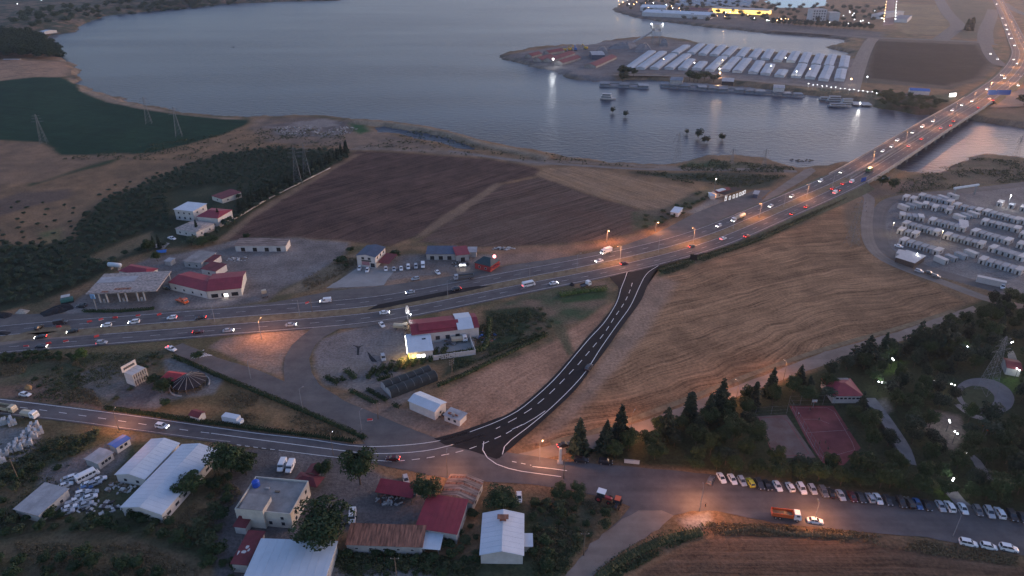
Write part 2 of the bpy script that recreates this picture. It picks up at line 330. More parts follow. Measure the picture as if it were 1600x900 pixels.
# lower left scrub and lots
region('scrubland', [(-200, 540), (0, 553), (120, 553), (200, 545), (260, 548), (275, 558), (240, 590), (200, 610), (165, 640), (100, 632), (0, 620), (-200, 600)], SCRUB, SCRUB2, 2, 2)
region(None, [(0, 605), (60, 600), (110, 620), (165, 635), (160, 642), (90, 632), (0, 620)], (.24, .135, .09), (.17, .11, .08), 2, 2)
region(None, [(120, 585), (175, 570), (200, 600), (170, 625), (130, 610)], (.19, .165, .15), (.13, .12, .10), 2, 3)
region('scrubland', [(235, 600), (262, 565), (300, 568), (360, 590), (440, 625), (530, 668), (560, 686), (470, 672), (400, 664), (300, 652), (180, 636)], (.25, .145, .072), (.120, .088, .045), 2, 2)
region(None, [(175, 635), (190, 605), (225, 590), (262, 600), (255, 625), (230, 640)], (.105, .10, .10), (.14, .13, .12), 1.5, 1)
region(None, [(255, 560), (300, 560), (350, 590), (335, 615), (270, 625), (240, 640), (225, 636), (262, 600)], (.21, .19, .175), (.16, .145, .13), 1.5, 1)
region('scrubland', [(-200, 640), (0, 660), (150, 680), (300, 700), (380, 720), (370, 800), (390, 960), (-200, 960)], SCRUB, (.12, .095, .058), 2, 2.5)
region(None, [(-100, 665), (0, 668), (60, 672), (65, 690), (20, 725), (-100, 770)], (.24, .225, .21), (.17, .16, .15), 1.5, 2)
region(None, [(60, 735), (150, 700), (185, 685), (210, 680), (190, 720), (160, 750), (100, 790), (60, 800)], (.17, .155, .145), (.11, .095, .08), 2, 2)
region(None, [(20, 850), (150, 828), (230, 850), (330, 890), (380, 930), (200, 960), (280, 900), (150, 850)], (.18, .125, .075), (.10, .085, .05), 2, 3)
region(None, [(262, 835), (310, 780), (340, 735), (370, 760), (340, 810), (290, 850)], (.19, .13, .07), (.08, .075, .045), 2, 2)
region('yard', [(330, 800), (380, 705), (400, 700), (520, 705), (600, 745), (680, 760), (690, 800), (600, 830), (500, 830), (440, 960), (340, 960)], (.135, .120, .115), (.10, .09, .086), 1.5, 1)
region('scrubland', [(515, 860), (640, 866), (760, 870), (750, 800), (770, 770), (840, 770), (960, 790), (968, 815), (920, 845), (880, 900), (840, 960), (515, 960)], (.050, .060, .034), (.14, .105, .066), 2, 2.5, cs=(.45, .62))
region('dirt_track', [(500, 885), (600, 884), (720, 905), (700, 960), (500, 960)], (.22, .20, .185), None, 1.5, 1)
region('ploughed_field', [(960, 960), (985, 905), (1020, 882), (1080, 852), (1150, 832), (1250, 838), (1400, 853), (1600, 884), (1900, 930), (1900, 1100), (940, 1100)], (.135, .085, .055), (.098, .064, .043), 1.5, 1, ((1050, 890), (1600, 895), 5), .8)
region(None, [(1060, 812), (1110, 800), (1115, 822), (1075, 828)], (.30, .275, .25), (.2, .17, .15), 1.5, 1.5)
# far side of the lake
region('camp_peninsula', [(790, 86), (870, 73), (960, 63), (1035, 59), (1120, 75), (1280, 90), (1340, 92), (1335, 145), (1200, 137), (1040, 124), (930, 125), (870, 110)], (.185, .165, .158), (.125, .112, .108), 2, 2)
region(None, [(960, 113), (1100, 119), (1330, 142), (1330, 150), (1100, 128), (960, 122)], (.22, .145, .09), (.06, .065, .045), 1.5, 2)
region(None, [(1350, 60), (1535, 66), (1560, 100), (1536, 126), (1485, 140), (1345, 128), (1338, 112), (1350, 85)], (.10, .085, .07), (.07, .065, .055), 2, 2)
region('dark_field', [(1366, 64), (1525, 70), (1545, 98), (1525, 122), (1475, 134), (1360, 122), (1358, 105), (1362, 85)], (.011, .011, .013), (.020, .019, .020), 2, 1, ((1360, 90), (1540, 95)), .6)
region(None, [(1340, 140), (1450, 150), (1500, 140), (1490, 155), (1450, 175), (1370, 165)], (.05, .065, .04), (.12, .09, .07), 2, 3)
region(None, [(1400, 5), (1470, 8), (1490, 40), (1470, 55), (1410, 52), (1395, 35)], (.25, .18, .10), (.19, .14, .085), 2, 2)
region(None, [(1000, -2), (1250, 40), (1380, 50), (1380, 62), (1200, 48), (1000, 26), (965, 14)], (.13, .12, .115), (.09, .085, .085), 2, 2)
region(None, [(1480, -5), (1560, 5), (1555, 60), (1500, 60), (1480, 35)], (.09, .085, .055), (.12, .10, .07), 3, 3)
region(None, [(1570, 60), (1700, 60), (1700, 200), (1600, 192), (1540, 178), (1600, 140)], (.10, .085, .06), (.15, .11, .08), 2, 2)

# ------------------------------------------------------------------ ground material: colour from the cover map, grain and furrows from noise
gm = bpy.data.materials.new('ground_cover'); gm.use_nodes = True
N = gm.node_tree.nodes; L = gm.node_tree.links; b = N['Principled BSDF']; b.inputs['Roughness'].default_value = 1.0; b.inputs['Specular IOR Level'].default_value = 0.1
at = N.new('ShaderNodeAttribute'); at.attribute_name = 'cover'
fu = N.new('ShaderNodeAttribute'); fu.attribute_name = 'furrow'
geo = N.new('ShaderNodeNewGeometry')
def noise(vec, scale, detail=4, rough=.6):
    n = N.new('ShaderNodeTexNoise'); n.inputs['Scale'].default_value = scale; n.inputs['Detail'].default_value = detail; n.inputs['Roughness'].default_value = rough
    L.new(vec, n.inputs['Vector']); return n.outputs['Fac']
def math_(op, a, b_=None, c=None):
    n = N.new('ShaderNodeMath'); n.operation = op
    for i, q in enumerate((a, b_, c)):
        if q is None: continue
        if isinstance(q, (int, float)): n.inputs[i].default_value = q
        else: L.new(q, n.inputs[i])
    return n.outputs[0]
sp = N.new('ShaderNodeSeparateXYZ'); L.new(fu.outputs['Vector'], sp.inputs[0])
def streak(fa, fl, seed):
    c = N.new('ShaderNodeCombineXYZ'); L.new(math_('MULTIPLY', sp.outputs['X'], fa), c.inputs[0]); L.new(math_('MULTIPLY', sp.outputs['Y'], fl), c.inputs[1]); c.inputs[2].default_value = seed
    return noise(c.outputs[0], 1.0, 3, .55)
s1 = streak(.55, .012, 1.0); s2 = streak(.16, .006, 5.0); s3 = streak(1.7, .035, 9.0)
stk = math_('ADD', math_('MULTIPLY', s1, .9), math_('ADD', math_('MULTIPLY', s2, .6), math_('MULTIPLY', s3, .9)))
stk = math_('MULTIPLY', math_('SUBTRACT', stk, 1.2), math_('MULTIPLY', sp.outputs['Z'], 1.9))
g1 = noise(geo.outputs['Position'], .9, 6, .7); g2 = noise(geo.outputs['Position'], .13, 5, .6)
grain = math_('ADD', math_('MULTIPLY', math_('SUBTRACT', g1, .5), 2.1), math_('MULTIPLY', math_('SUBTRACT', g2, .5), .8))
val = math_('MAXIMUM', math_('ADD', 1.0, math_('ADD', grain, stk)), .25)
hs = N.new('ShaderNodeVectorMath'); hs.operation = 'SCALE'; L.new(at.outputs['Color'], hs.inputs[0]); L.new(val, hs.inputs['Scale'])
L.new(hs.outputs[0], b.inputs['Base Color'])
bp = N.new('ShaderNodeBump'); bp.inputs['Strength'].default_value = .6; bp.inputs['Distance'].default_value = .35; L.new(val, bp.inputs['Height']); L.new(bp.outputs['Normal'], b.inputs['Normal'])

V3 = np.stack([X, Y, Z], 1)
ii = np.arange(NV).reshape(NY, NX)
quads = np.stack([ii[:-1, :-1], ii[:-1, 1:], ii[1:, 1:], ii[1:, :-1]], -1).reshape(-1, 4)
qown = OWN[quads[:, 0]]
def np_mesh(name, V, Q):
    me = bpy.data.meshes.new(name); me.vertices.add(len(V)); me.vertices.foreach_set('co', V.astype(np.float32).ravel())
    n = len(Q); k = Q.shape[1]; me.loops.add(n * k); me.loops.foreach_set('vertex_index', Q.astype(np.int32).ravel())
    me.polygons.add(n); me.polygons.foreach_set('loop_start', np.arange(0, n * k, k, dtype=np.int32))
    me.update(calc_edges=True); return me
for k, nm in enumerate(NAMES):
    Q = quads[qown == k]
    if not len(Q): continue
    used = np.unique(Q); remap = np.zeros(NV, np.int64); remap[used] = np.arange(len(used))
    me = np_mesh(nm, V3[used], remap[Q]); me.materials.append(gm); me.shade_smooth()
    ca = me.attributes.new('cover', 'FLOAT_COLOR', 'POINT'); ca.data.foreach_set('color', np.hstack([COL[used], np.ones((len(used), 1))]).astype(np.float32).ravel())
    fa = me.attributes.new('furrow', 'FLOAT_VECTOR', 'POINT'); fa.data.foreach_set('vector', FU[used].astype(np.float32).ravel())
    tag(link(nm, me), kind='structure')

# ------------------------------------------------------------------ water
wm = bpy.data.materials.new('lake_water'); wm.use_nodes = True
N = wm.node_tree.nodes; L = wm.node_tree.links; b = N['Principled BSDF']
b.inputs['Base Color'].default_value = (.013, .026, .052, 1); b.inputs['Specular IOR Level'].default_value = .29; b.inputs['Roughness'].default_value = .28; b.inputs['IOR'].default_value = 1.33
geo = N.new('ShaderNodeNewGeometry')
mp = N.new('ShaderNodeMapping'); mp.inputs['Scale'].default_value = (.6, 1.0, 1); mp.inputs['Rotation'].default_value = (0, 0, .25); L.new(geo.outputs['Position'], mp.inputs['Vector'])
w1 = N.new('ShaderNodeTexNoise'); w1.inputs['Scale'].default_value = .22; w1.inputs['Detail'].default_value = 5; w1.inputs['Roughness'].default_value = .62; L.new(mp.outputs[0], w1.inputs['Vector'])
w2 = N.new('ShaderNodeTexNoise'); w2.inputs['Scale'].default_value = .006; w2.inputs['Detail'].default_value = 3; mp2 = N.new('ShaderNodeMapping'); mp2.inputs['Scale'].default_value = (.35, 1.6, 1); mp2.inputs['Rotation'].default_value = (0, 0, -.2); L.new(geo.outputs['Position'], mp2.inputs['Vector']); L.new(mp2.outputs[0], w2.inputs['Vector'])
mr = N.new('ShaderNodeMapRange'); mr.inputs['From Min'].default_value = .35; mr.inputs['From Max'].default_value = .65; mr.inputs['To Min'].default_value = .3; mr.inputs['To Max'].default_value = 1.15; L.new(w2.outputs['Fac'], mr.inputs['Value'])
bp = N.new('ShaderNodeBump'); bp.inputs['Distance'].default_value = 1.2; L.new(mr.outputs[0], bp.inputs['Strength']); L.new(w1.outputs['Fac'], bp.inputs['Height']); L.new(bp.outputs['Normal'], b.inputs['Normal'])
wb = MB(); wb.add([(-4000, 380, WZ), (4200, 380, WZ), (4200, 5200, WZ), (-4000, 5200, WZ)], [(0, 1, 2, 3)]); tag(wb.build('lake_water', wm), kind='structure')
pq = GP([(575, 193), (640, 198), (700, 208), (757, 236), (700, 230), (640, 219), (575, 212)], -1.0)
wb = MB(); wb.add(pq, [tuple(range(len(pq)))]); tag(wb.build('pond_water', wm), kind='structure')
# ------------------------------------------------------------------ roads
def road_mat(name, c, c2, streaks=.35):
    m = bpy.data.materials.new(name); m.use_nodes = True; N = m.node_tree.nodes; L = m.node_tree.links; b = N['Principled BSDF']
    b.inputs['Roughness'].default_value = .9; b.inputs['Specular IOR Level'].default_value = .2
    uv = N.new('ShaderNodeUVMap'); uv.uv_map = 'lane'
    mp = N.new('ShaderNodeMapping'); mp.inputs['Scale'].default_value = (.9, .012, 1); L.new(uv.outputs[0], mp.inputs['Vector'])
    n1 = N.new('ShaderNodeTexNoise'); n1.inputs['Scale'].default_value = 1; n1.inputs['Detail'].default_value = 4; L.new(mp.outputs[0], n1.inputs['Vector'])
    geo = N.new('ShaderNodeNewGeometry'); n2 = N.new('ShaderNodeTexNoise'); n2.inputs['Scale'].default_value = .14; n2.inputs['Detail'].default_value = 7; n2.inputs['Roughness'].default_value = .68; L.new(geo.outputs['Position'], n2.inputs['Vector'])
    mx = N.new('ShaderNodeMath'); mx.operation = 'MULTIPLY_ADD'; L.new(n1.outputs['Fac'], mx.inputs[0]); mx.inputs[1].default_value = streaks * 2; mx.inputs[2].default_value = -streaks
    ad = N.new('ShaderNodeMath'); ad.operation = 'ADD'; L.new(mx.outputs[0], ad.inputs[0]); L.new(n2.outputs['Fac'], ad.inputs[1])
    rp = N.new('ShaderNodeValToRGB'); rp.color_ramp.elements[0].position = .3; rp.color_ramp.elements[1].position = .72
    rp.color_ramp.elements[0].color = (*c, 1); rp.color_ramp.elements[1].color = (*c2, 1)
    L.new(ad.outputs[0], rp.inputs['Fac']); L.new(rp.outputs['Color'], b.inputs['Base Color'])
    return m
ASPH = road_mat('worn_asphalt', (.072, .066, .068), (.130, .120, .120))
ASPH2 = road_mat('dusty_asphalt', (.090, .080, .077), (.155, .137, .126), .2)
NEWA = road_mat('new_asphalt', (.011, .0105, .012), (.020, .019, .021), .3)
GRAVR = road_mat('gravel_road', (.145, .118, .100), (.23, .19, .162), .3)
CONCR = road_mat('concrete_pad', (.22, .21, .20), (.31, .30, .285), .1)
PAINT = mat('road_paint', (.72, .72, .70), .7, .18, .8)
DULLP = mat('worn_road_paint', (.40, .39, .38), .8, .35, .5)

def offset_rows(P, offs):
    """rows of points beside a 3D polyline; offs are metres to the left of travel"""
    T = np.gradient(P[:, :2], axis=0); T /= np.linalg.norm(T, axis=1)[:, None] + 1e-9; Nn = np.stack([-T[:, 1], T[:, 0]], 1)
    return [np.hstack([P[:, :2] + Nn * o, P[:, 2:3]]) for o in offs]
def strip_mesh(name, P, offs, m, z=None, dz=0.0):
    rows = offset_rows(P, offs); n = len(P); k = len(offs)
    V = np.stack(rows, 1).reshape(-1, 3).copy(); V[:, 2] += dz
    Q = [(i * k + j + 1, i * k + j, (i + 1) * k + j, (i + 1) * k + j + 1) for i in range(n - 1) for j in range(k - 1)]
    me = bpy.data.meshes.new(name); me.from_pydata(V.tolist(), [], Q); me.materials.append(m)
    s = np.concatenate([[0], np.cumsum(np.linalg.norm(np.diff(P[:, :2], axis=0), axis=1))])
    uv = me.uv_layers.new(name='lane'); li = np.zeros(len(me.loops), np.int32); me.loops.foreach_get('vertex_index', li)
    U = np.stack([np.tile(np.array(offs, float), n), np.repeat(s, k)], 1)
    uv.data.foreach_set('uv', U[li].astype(np.float32).ravel()); me.update(); return me
def strip(name, P, offs, m, dz=0.0, parent=None):
    o = link(name, strip_mesh(name, P, offs, m, dz=dz), parent)
    if parent is None: tag(o, kind='structure')
    return o
def px_line(pts, z=0.0, step=4.0): return smooth_line([G(p[0], p[1], z) for p in pts], step)
def pad(name, pts, m, z, jit=.25, kind='structure', step=2.5, parent=None):
    P = GP(pts, z)[:, :2]; out = []
    for i in range(len(P)):
        a, c = P[i], P[(i + 1) % len(P)]; n = max(1, int(np.linalg.norm(c - a) / step))
        for k in range(n): out.append(a + (c - a) * k / n + (np.array([rnd.uniform(-jit, jit), rnd.uniform(-jit, jit)])))
    bm = bmesh.new(); vs = [bm.verts.new((q[0], q[1], z)) for q in out]; f = bm.faces.new(vs)
    if f.normal.z < 0 or sum((out[i][0] * out[(i + 1) % len(out)][1] - out[(i + 1) % len(out)][0] * out[i][1]) for i in range(len(out))) < 0: bmesh.ops.reverse_faces(bm, faces=[f])
    bmesh.ops.triangulate(bm, faces=bm.faces[:]); uv = bm.loops.layers.uv.new('lane')
    for f in bm.faces:
        for l in f.loops: l[uv].uv = (l.vert.co.y * .3, l.vert.co.x * .3)
    me = bpy.data.meshes.new(name); bm.to_mesh(me); bm.free(); me.materials.append(m)
    o = link(name, me, parent)
    return tag(o, kind=kind) if parent is None else o
def marking(parent, P, w=.22, dash=None, z=.03, m=None, name='lane_line'):
    """painted line along a 3D polyline, as one part of the road it is on; dash = (paint, gap)"""
    P = np.array(P); s = np.concatenate([[0], np.cumsum(np.linalg.norm(np.diff(P[:, :2], axis=0), axis=1))])
    def at(q): return np.array([np.interp(q, s, P[:, k]) for k in range(3)])
    mb = MB(); segs = [(0, s[-1])] if dash is None else [(q, min(q + dash[0], s[-1])) for q in np.arange(0, s[-1], dash[0] + dash[1])]
    for a, c in segs:
        n = max(2, int((c - a) / 4) + 1); R = offset_rows(np.array([at(q) for q in np.linspace(a, c, n)]), (-w / 2, w / 2)); V = np.stack(R, 1).reshape(-1, 3); V[:, 2] += z
        mb.add(V, [(2 * i, 2 * i + 2, 2 * i + 3, 2 * i + 1)[::-1] for i in range(n - 1)])
    return mb.build(name, m or PAINT, parent)

# highway: centre of the median, traced; deck rises towards the bridge
HZ = lambda px: float(np.interp(px, [1050, 1280, 1560, 1600], [0.10, 3.0, 3.0, 1.0]))
MED = [(-260, 557), (-100, 541), (0, 529), (100, 521), (200, 514), (400, 498), (500, 491), (600, 482), (800, 442), (950, 413.5), (1100, 375), (1200, 334), (1300, 291), (1340, 270.5), (1400, 234),
       (1475, 187.5), (1512, 166), (1550, 140), (1575, 121), (1592, 100)]
hp = [G(a, c, HZ(a)) for a, c in MED] + [G(1597, 82, 1), G(1590, 65, .6), G(1580, 42, .4), G(1570, 20, .3), G(1562, 5, .3), G(1556, -8, .3)]
HW = smooth_line(hp, 8.0)
for _ in range(6): HW[1:-1] = .25 * HW[:-2] + .5 * HW[1:-1] + .25 * HW[2:]
hs_ = np.concatenate([[0], np.cumsum(np.linalg.norm(np.diff(HW[:, :2], axis=0), axis=1))])
def hw_at(px):
    """index along HW nearest to the traced median point with that photo x (left part only)"""
    k = [i for i, q in enumerate(MED) if q[0] <= px][-1]; a, c = MED[k], MED[min(k + 1, len(MED) - 1)]
    t = (px - a[0]) / max(1e-6, c[0] - a[0]); y = a[1] + (c[1] - a[1]) * t; g = G(px, y, HZ(px))
    return int(np.argmin(np.hypot(HW[:, 0] - g[0], HW[:, 1] - g[1])))
I0, I1 = hw_at(1322), hw_at(1528)                             # bridge abutments
far_cw = strip('highway_far_carriageway', HW, (13.0, 10.0, 6.4, 2.8), ASPH)
near_cw = strip('highway_near_carriageway', HW, (-2.8, -6.4, -10, -13.0), ASPH)
MEDM = mat('median_soil', (.21, .145, .09), 1, .45, .35, col2=(.15, .12, .075), bump=.5)
strip('median_strip', HW[:I0 + 1], (2.8, 1.6, -1.6, -2.8), MEDM, dz=.05); strip('median_strip', HW[I1:], (2.8, 1.6, -1.6, -2.8), MEDM, dz=.05)
for o, par in ((12.2, far_cw), (3.3, far_cw), (-3.3, near_cw), (-11.6, near_cw)):
    marking(par, offset_rows(HW, (o,))[0], .3, m=DULLP)
for o, par in ((7.8, far_cw), (-7.6, near_cw)): marking(par, offset_rows(HW, (o,))[0], .22, (4, 7), m=DULLP)
EMB = mat('embankment_soil', (.14, .11, .072), 1, .5, .3, col2=(.075, .08, .045), bump=.5)
def skirt(lo, hi):
    for sgn in (1, -1):
        P = HW[lo:hi]; a = offset_rows(P, (13.0 * sgn,))[0]; e = np.array([13.0 + max(.3, q[2] * 2.0) for q in P]); T = np.gradient(P[:, :2], axis=0); T /= np.linalg.norm(T, axis=1)[:, None]
        c = np.hstack([P[:, :2] + np.stack([-T[:, 1], T[:, 0]], 1) * (e * sgn)[:, None], np.full((len(P), 1), -.12)]); V = np.stack([a, c], 1).reshape(-1, 3)
        mb = MB(); mb.add(V, [(2 * i, 2 * i + 1, 2 * i + 3, 2 * i + 2)[::sgn] for i in range(len(P) - 1)]); tag(mb.build('embankment', EMB), kind='structure')
skirt(hw_at(1060), I0 + 1); skirt(I1, len(HW))
# bridge: deck edge beams, parapets, crossheads and piers
BRC = mat('bridge_concrete', (.27, .26, .25), .9, .25, .3)
br = thing('road_bridge', 'long concrete highway bridge on piers crossing the water at right', 'bridge', (0, 0, 0))
BP = HW[I0:I1 + 1]
def band(o0, o1, z0, z1):
    R = offset_rows(BP, (o0, o1)); n = len(BP); V = []
    for i in range(n):
        for (r, z) in ((0, z0), (1, z0), (1, z1), (0, z1)): V.append((R[r][i][0], R[r][i][1], BP[i][2] + z))
    F = [(i * 4 + j, i * 4 + (j + 1) % 4, i * 4 + 4 + (j + 1) % 4, i * 4 + 4 + j) for i in range(n - 1) for j in range(4)] + [(3, 2, 1, 0), tuple((n - 1) * 4 + k for k in range(4))]
    mb = MB(); mb.add(V, F); return mb
band(13.0, 1.2, -1.6, -.02).build('deck', BRC, br); band(-1.2, -13.0, -1.6, -.02).build('deck', BRC, br)
for o in (13.15, 1.5, -1.2, -12.85): band(o + .18, o - .18, -.02, .95).build('parapet', BRC, br)
m_pave = strip('bridge_verge', BP, (2.8, 1.4), ASPH, dz=.01, parent=br); strip('bridge_verge', BP, (-1.4, -2.8), ASPH, dz=.01, parent=br)
bl = np.concatenate([[0], np.cumsum(np.linalg.norm(np.diff(BP[:, :2], axis=0), axis=1))])
for q in np.arange(18, bl[-1] - 8, 26.0):
    c = np.array([np.interp(q, bl, BP[:, k]) for k in range(3)]); d = np.array([np.interp(q + 1, bl, BP[:, k]) for k in range(3)]) - c; ang = math.atan2(d[1], d[0])
    for side in (7.2, -7.2):
        mb = MB(); mb.box(-.9, .9, -5.6, 5.6, -2.9, -1.6); o = mb.build('crosshead', BRC, br); o.location = (c[0] - math.sin(ang) * side, c[1] + math.cos(ang) * side, c[2]); o.rotation_euler = (0, 0, ang)
        for w in (-3.2, 3.2):
            mb = MB(); mb.lathe([(.75, -11), (.75, -2.9)], 10); o2 = mb.build('pier', BRC, br, True); o2.location = (c[0] - math.sin(ang) * (side + w), c[1] + math.cos(ang) * (side + w), c[2])
for i in (0, -1):
    d = BP[1] - BP[0] if i == 0 else BP[-1] - BP[-2]; mb = MB(); mb.box(-2.5, 2.5, -13.2, 13.2, -8, -1.62); o = mb.build('abutment', BRC, br); o.location = BP[i]; o.rotation_euler = (0, 0, math.atan2(d[1], d[0]))

# service aprons beside the highway
pad('service_apron', [(-200, 505), (0, 492), (70, 490), (110, 490), (200, 488), (330, 483), (430, 472), (520, 454), (600, 447), (700, 432), (800, 414), (900, 399), (960, 388), (1010, 371), (1050, 352), (1075, 338), (1120, 319), (1180, 297), (1205, 297), (1190, 310), (1195, 316), (1100, 356), (950, 403), (800, 428), (600, 466), (400, 484), (200, 497), (0, 512), (-200, 530)], ASPH2, .04)
pad('lay_by', [(1205, 300), (1235, 280), (1255, 266), (1268, 262), (1275, 267), (1255, 282), (1230, 296), (1200, 316), (1180, 322)], GRAVR, .055)
pad('shop_forecourt', [(510, 450), (560, 418), (568, 412), (622, 418), (605, 436), (600, 446)], CONCR, .06)
pad('broken_carriageway', [(0, 540), (60, 531), (110, 528), (170, 521), (178, 514), (172, 507), (110, 516), (40, 523), (0, 530)], GRAVR, .135)
pad('dirt_heap_edge', [(30, 521), (65, 512), (110, 508), (112, 514), (60, 523)], MEDM, .15, .5)
# loop ramp, slip road and local road
slip = pad('slip_road', [(262, 545), (285, 536), (340, 559), (400, 577), (445, 596), (443, 575), (446, 556), (457, 538), (474, 523), (489, 512), (512, 508), (570, 506), (640, 494), (640, 498), (565, 511), (530, 514), (507, 526), (492, 539), (483, 560), (487, 582), (500, 602), (540, 627), (600, 652), (650, 673), (692, 688),
             (640, 706), (575, 698), (556, 676), (480, 642), (400, 609), (340, 584), (295, 566)], ASPH2, .125, .12)
local = pad('local_road', [(-260, 592), (-150, 606), (0, 622), (100, 634), (210, 648), (300, 661), (400, 675), (480, 684), (550, 693), (600, 694), (690, 686), (760, 700), (800, 708), (850, 715), (880, 721), (960, 727), (1060, 736), (1210, 752), (1400, 776), (1590, 800), (1850, 835),
             (1850, 905), (1590, 866), (1450, 840), (1300, 826), (1210, 817), (1120, 798), (1080, 798), (1050, 806), (1010, 840), (960, 870), (918, 905), (880, 905), (925, 850), (968, 812), (985, 792), (960, 780), (900, 768), (830, 757), (760, 752), (700, 748), (650, 738), (600, 728), (540, 716), (400, 699), (300, 686), (200, 672), (100, 658), (0, 648), (-150, 632), (-260, 618)], ASPH, .10, .18)
marking(local, px_line([(-150, 608), (0, 624), (100, 636), (210, 650), (300, 663), (400, 677), (480, 686), (550, 696.5), (600, 697.5), (675, 691), (732, 675.5)], .10), .22, z=.05)
marking(local, px_line([(-150, 618), (0, 633), (75, 642), (147, 652), (275, 670), (330, 677)], .10), .2, (3.2, 4.8))
marking(local, px_line([(330, 677), (400, 686.5), (542, 705), (590, 709), (675, 703), (754, 680)], .10), .22, z=.05)
marking(local, px_line([(-150, 630), (0, 645), (100, 656), (200, 669.5), (300, 683), (360, 690)], .10), .18, m=DULLP)
marking(local, px_line([(370, 695), (400, 699), (440, 704)], .10), .2, (1.6, 1.4)); marking(local, px_line([(440, 704), (530, 715), (612, 721)], .10), .2)
marking(local, px_line([(620, 720.5), (665, 716), (732, 702), (790, 678), (815, 664)], .10), .24, (2.6, 2.2), z=.06)
marking(local, px_line([(756, 690), (753, 699), (757, 712), (775, 725), (800, 734), (840, 740), (877, 745)], .10), .26, z=.06)
marking(local, px_line([(800, 721), (830, 727)], .10), .24, (1.5, 1.5)); marking(local, px_line([(832, 729), (860, 732), (886, 735.5)], .10), .26)
for k in range(6):                                            # hatching where the slip road leaves the highway
    a = G(303 + k * 4.6, 560.5 + k * -1.0, .125); c = G(317 + k * 2.9, 550.5 + k * .9, .125); marking(slip, np.array([a, c]), .35, z=.02)
marking(slip, np.array([G(299, 560, .125), G(319, 546.5, .125)]), .3, z=.02)
# the new link road
newl = [(952, 433), (966, 448), (960, 475), (940, 502), (917, 527), (895, 554), (865, 588), (832, 619), (800, 643), (760, 661), (710, 677), (678, 685)]
newr = [(1036, 410), (1021, 427), (1010, 450), (1000, 472), (972, 510), (950, 542), (925, 575), (900, 608), (865, 642), (827, 676), (802, 696), (787, 709), (780, 716)]
SL = smooth_line([G(*q, .15) for q in newl], 3); SR = smooth_line([G(*q, .15) for q in newr], 3)
def resamp(P, n):
    s = np.concatenate([[0], np.cumsum(np.linalg.norm(np.diff(P, axis=0), axis=1))]); return np.array([[np.interp(q, s, P[:, k]) for k in range(3)] for q in np.linspace(0, s[-1], n)])
nr = MB(); A = resamp(SL, 60); B = resamp(SR, 60); V = np.stack([A, B], 1).reshape(-1, 3)
me = bpy.data.meshes.new('new_link_road'); me.from_pydata(V.tolist(), [], [(2 * i + 1, 2 * i, 2 * i + 2, 2 * i + 3)[::-1] for i in range(59)]); me.materials.append(NEWA)
uvl = me.uv_layers.new(name='lane')
for l in me.loops: uvl.data[l.index].uv = ((l.vertex_index % 2) * 11.0, (l.vertex_index // 2) * 4.0)
new_road = tag(link('new_link_road', me), kind='structure')
ex = pad('new_asphalt_patch', [(1036, 411), (952, 433), (967, 449), (1009, 450), (1020, 427)], NEWA, .148, .05)
ex2 = pad('new_asphalt_patch', [(678, 685), (720, 674), (800, 645), (826, 676), (802, 697), (786, 710), (776, 717), (732, 703), (695, 695)], NEWA, .146, .1)
marking(new_road, px_line([(980, 425), (976, 437), (970, 452), (964, 472), (945, 503), (921, 529), (899, 555), (869, 590), (836, 621), (804, 645.5), (764, 664), (734, 675)], .15), .24, z=.03)
marking(new_road, px_line([(1032, 413), (1012, 426), (1003, 440), (996, 455), (984, 480), (961, 512), (938, 545), (917, 578), (895, 604), (858, 640), (818, 673), (800, 686), (786, 700), (785, 710)], .15), .24, z=.03)
marking(new_road, px_line([(988, 442), (984, 455), (975, 474), (960, 496), (944, 521), (920, 550), (902, 571), (881, 593), (859, 615), (830, 639), (811, 651), (775, 670)], .15), .24, (4, 3.6), z=.03)
marking(new_road, px_line([(852, 642), (825, 660), (800, 671)], .15), .22, z=.035)
# dark fresh strip in the median
pad('median_asphalt_strip', [(574, 484.5), (590, 476), (640, 466), (700, 454), (745, 447), (770, 446), (730, 455), (660, 468.5), (600, 481)], NEWA, .22, .1)
pad('dirt_track', [(970, 811), (1000, 797), (1035, 796), (1052, 806), (1010, 841), (960, 871), (918, 906), (878, 906), (924, 850)], GRAVR, .118, .5)
# track and road along the park, camp roads
park_road = pad('park_road', [(800, 712), (880, 690), (920, 680), (960, 672), (1010, 656), (1100, 622), (1200, 584), (1290, 549), (1400, 519), (1500, 485), (1520, 478), (1530, 486), (1440, 523), (1300, 566), (1210, 598), (1110, 636), (1020, 672), (960, 694), (900, 706), (850, 716)], GRAVR, .07, .2)
sp_ = px_line([(860, 693), (960, 665), (1060, 629), (1190, 579), (1300, 542), (1400, 514), (1490, 486)], 0); strip('soil_bank', np.array([[q[0], q[1], 0] for q in sp_]), (1.2, .6, 0, -.6, -1.2), MEDM, .10)
camp_road = strip('camp_perimeter_road', px_line([(1900, 262), (1700, 276), (1600, 288), (1500, 299), (1420, 307), (1388, 316), (1375, 332), (1372, 352), (1377, 380), (1390, 395), (1420, 410), (1480, 430), (1560, 453), (1700, 495)]), (4.0, 0, -4.0), ASPH2, .05)
strip('dirt_track', px_line([(1310, 292), (1340, 300), (1357, 308), (1357, 325), (1354, 350), (1358, 378), (1375, 400), (1410, 418), (1470, 440), (1540, 466), (1600, 480)]), (3.2, 1.6, 0, -1.6, -3.2), GRAVR, .06)
strip('camp_lane', px_line([(1388, 354), (1440, 365), (1520, 385), (1600, 402), (1700, 425)]), (2.2, 0, -2.2), ASPH2, .045)
strip('dirt_track', px_line([(700, 236), (820, 252), (900, 258), (1000, 264), (1100, 265.5), (1180, 264.5), (1245, 268)]), (2.5, 0, -2.5), GRAVR, .05)
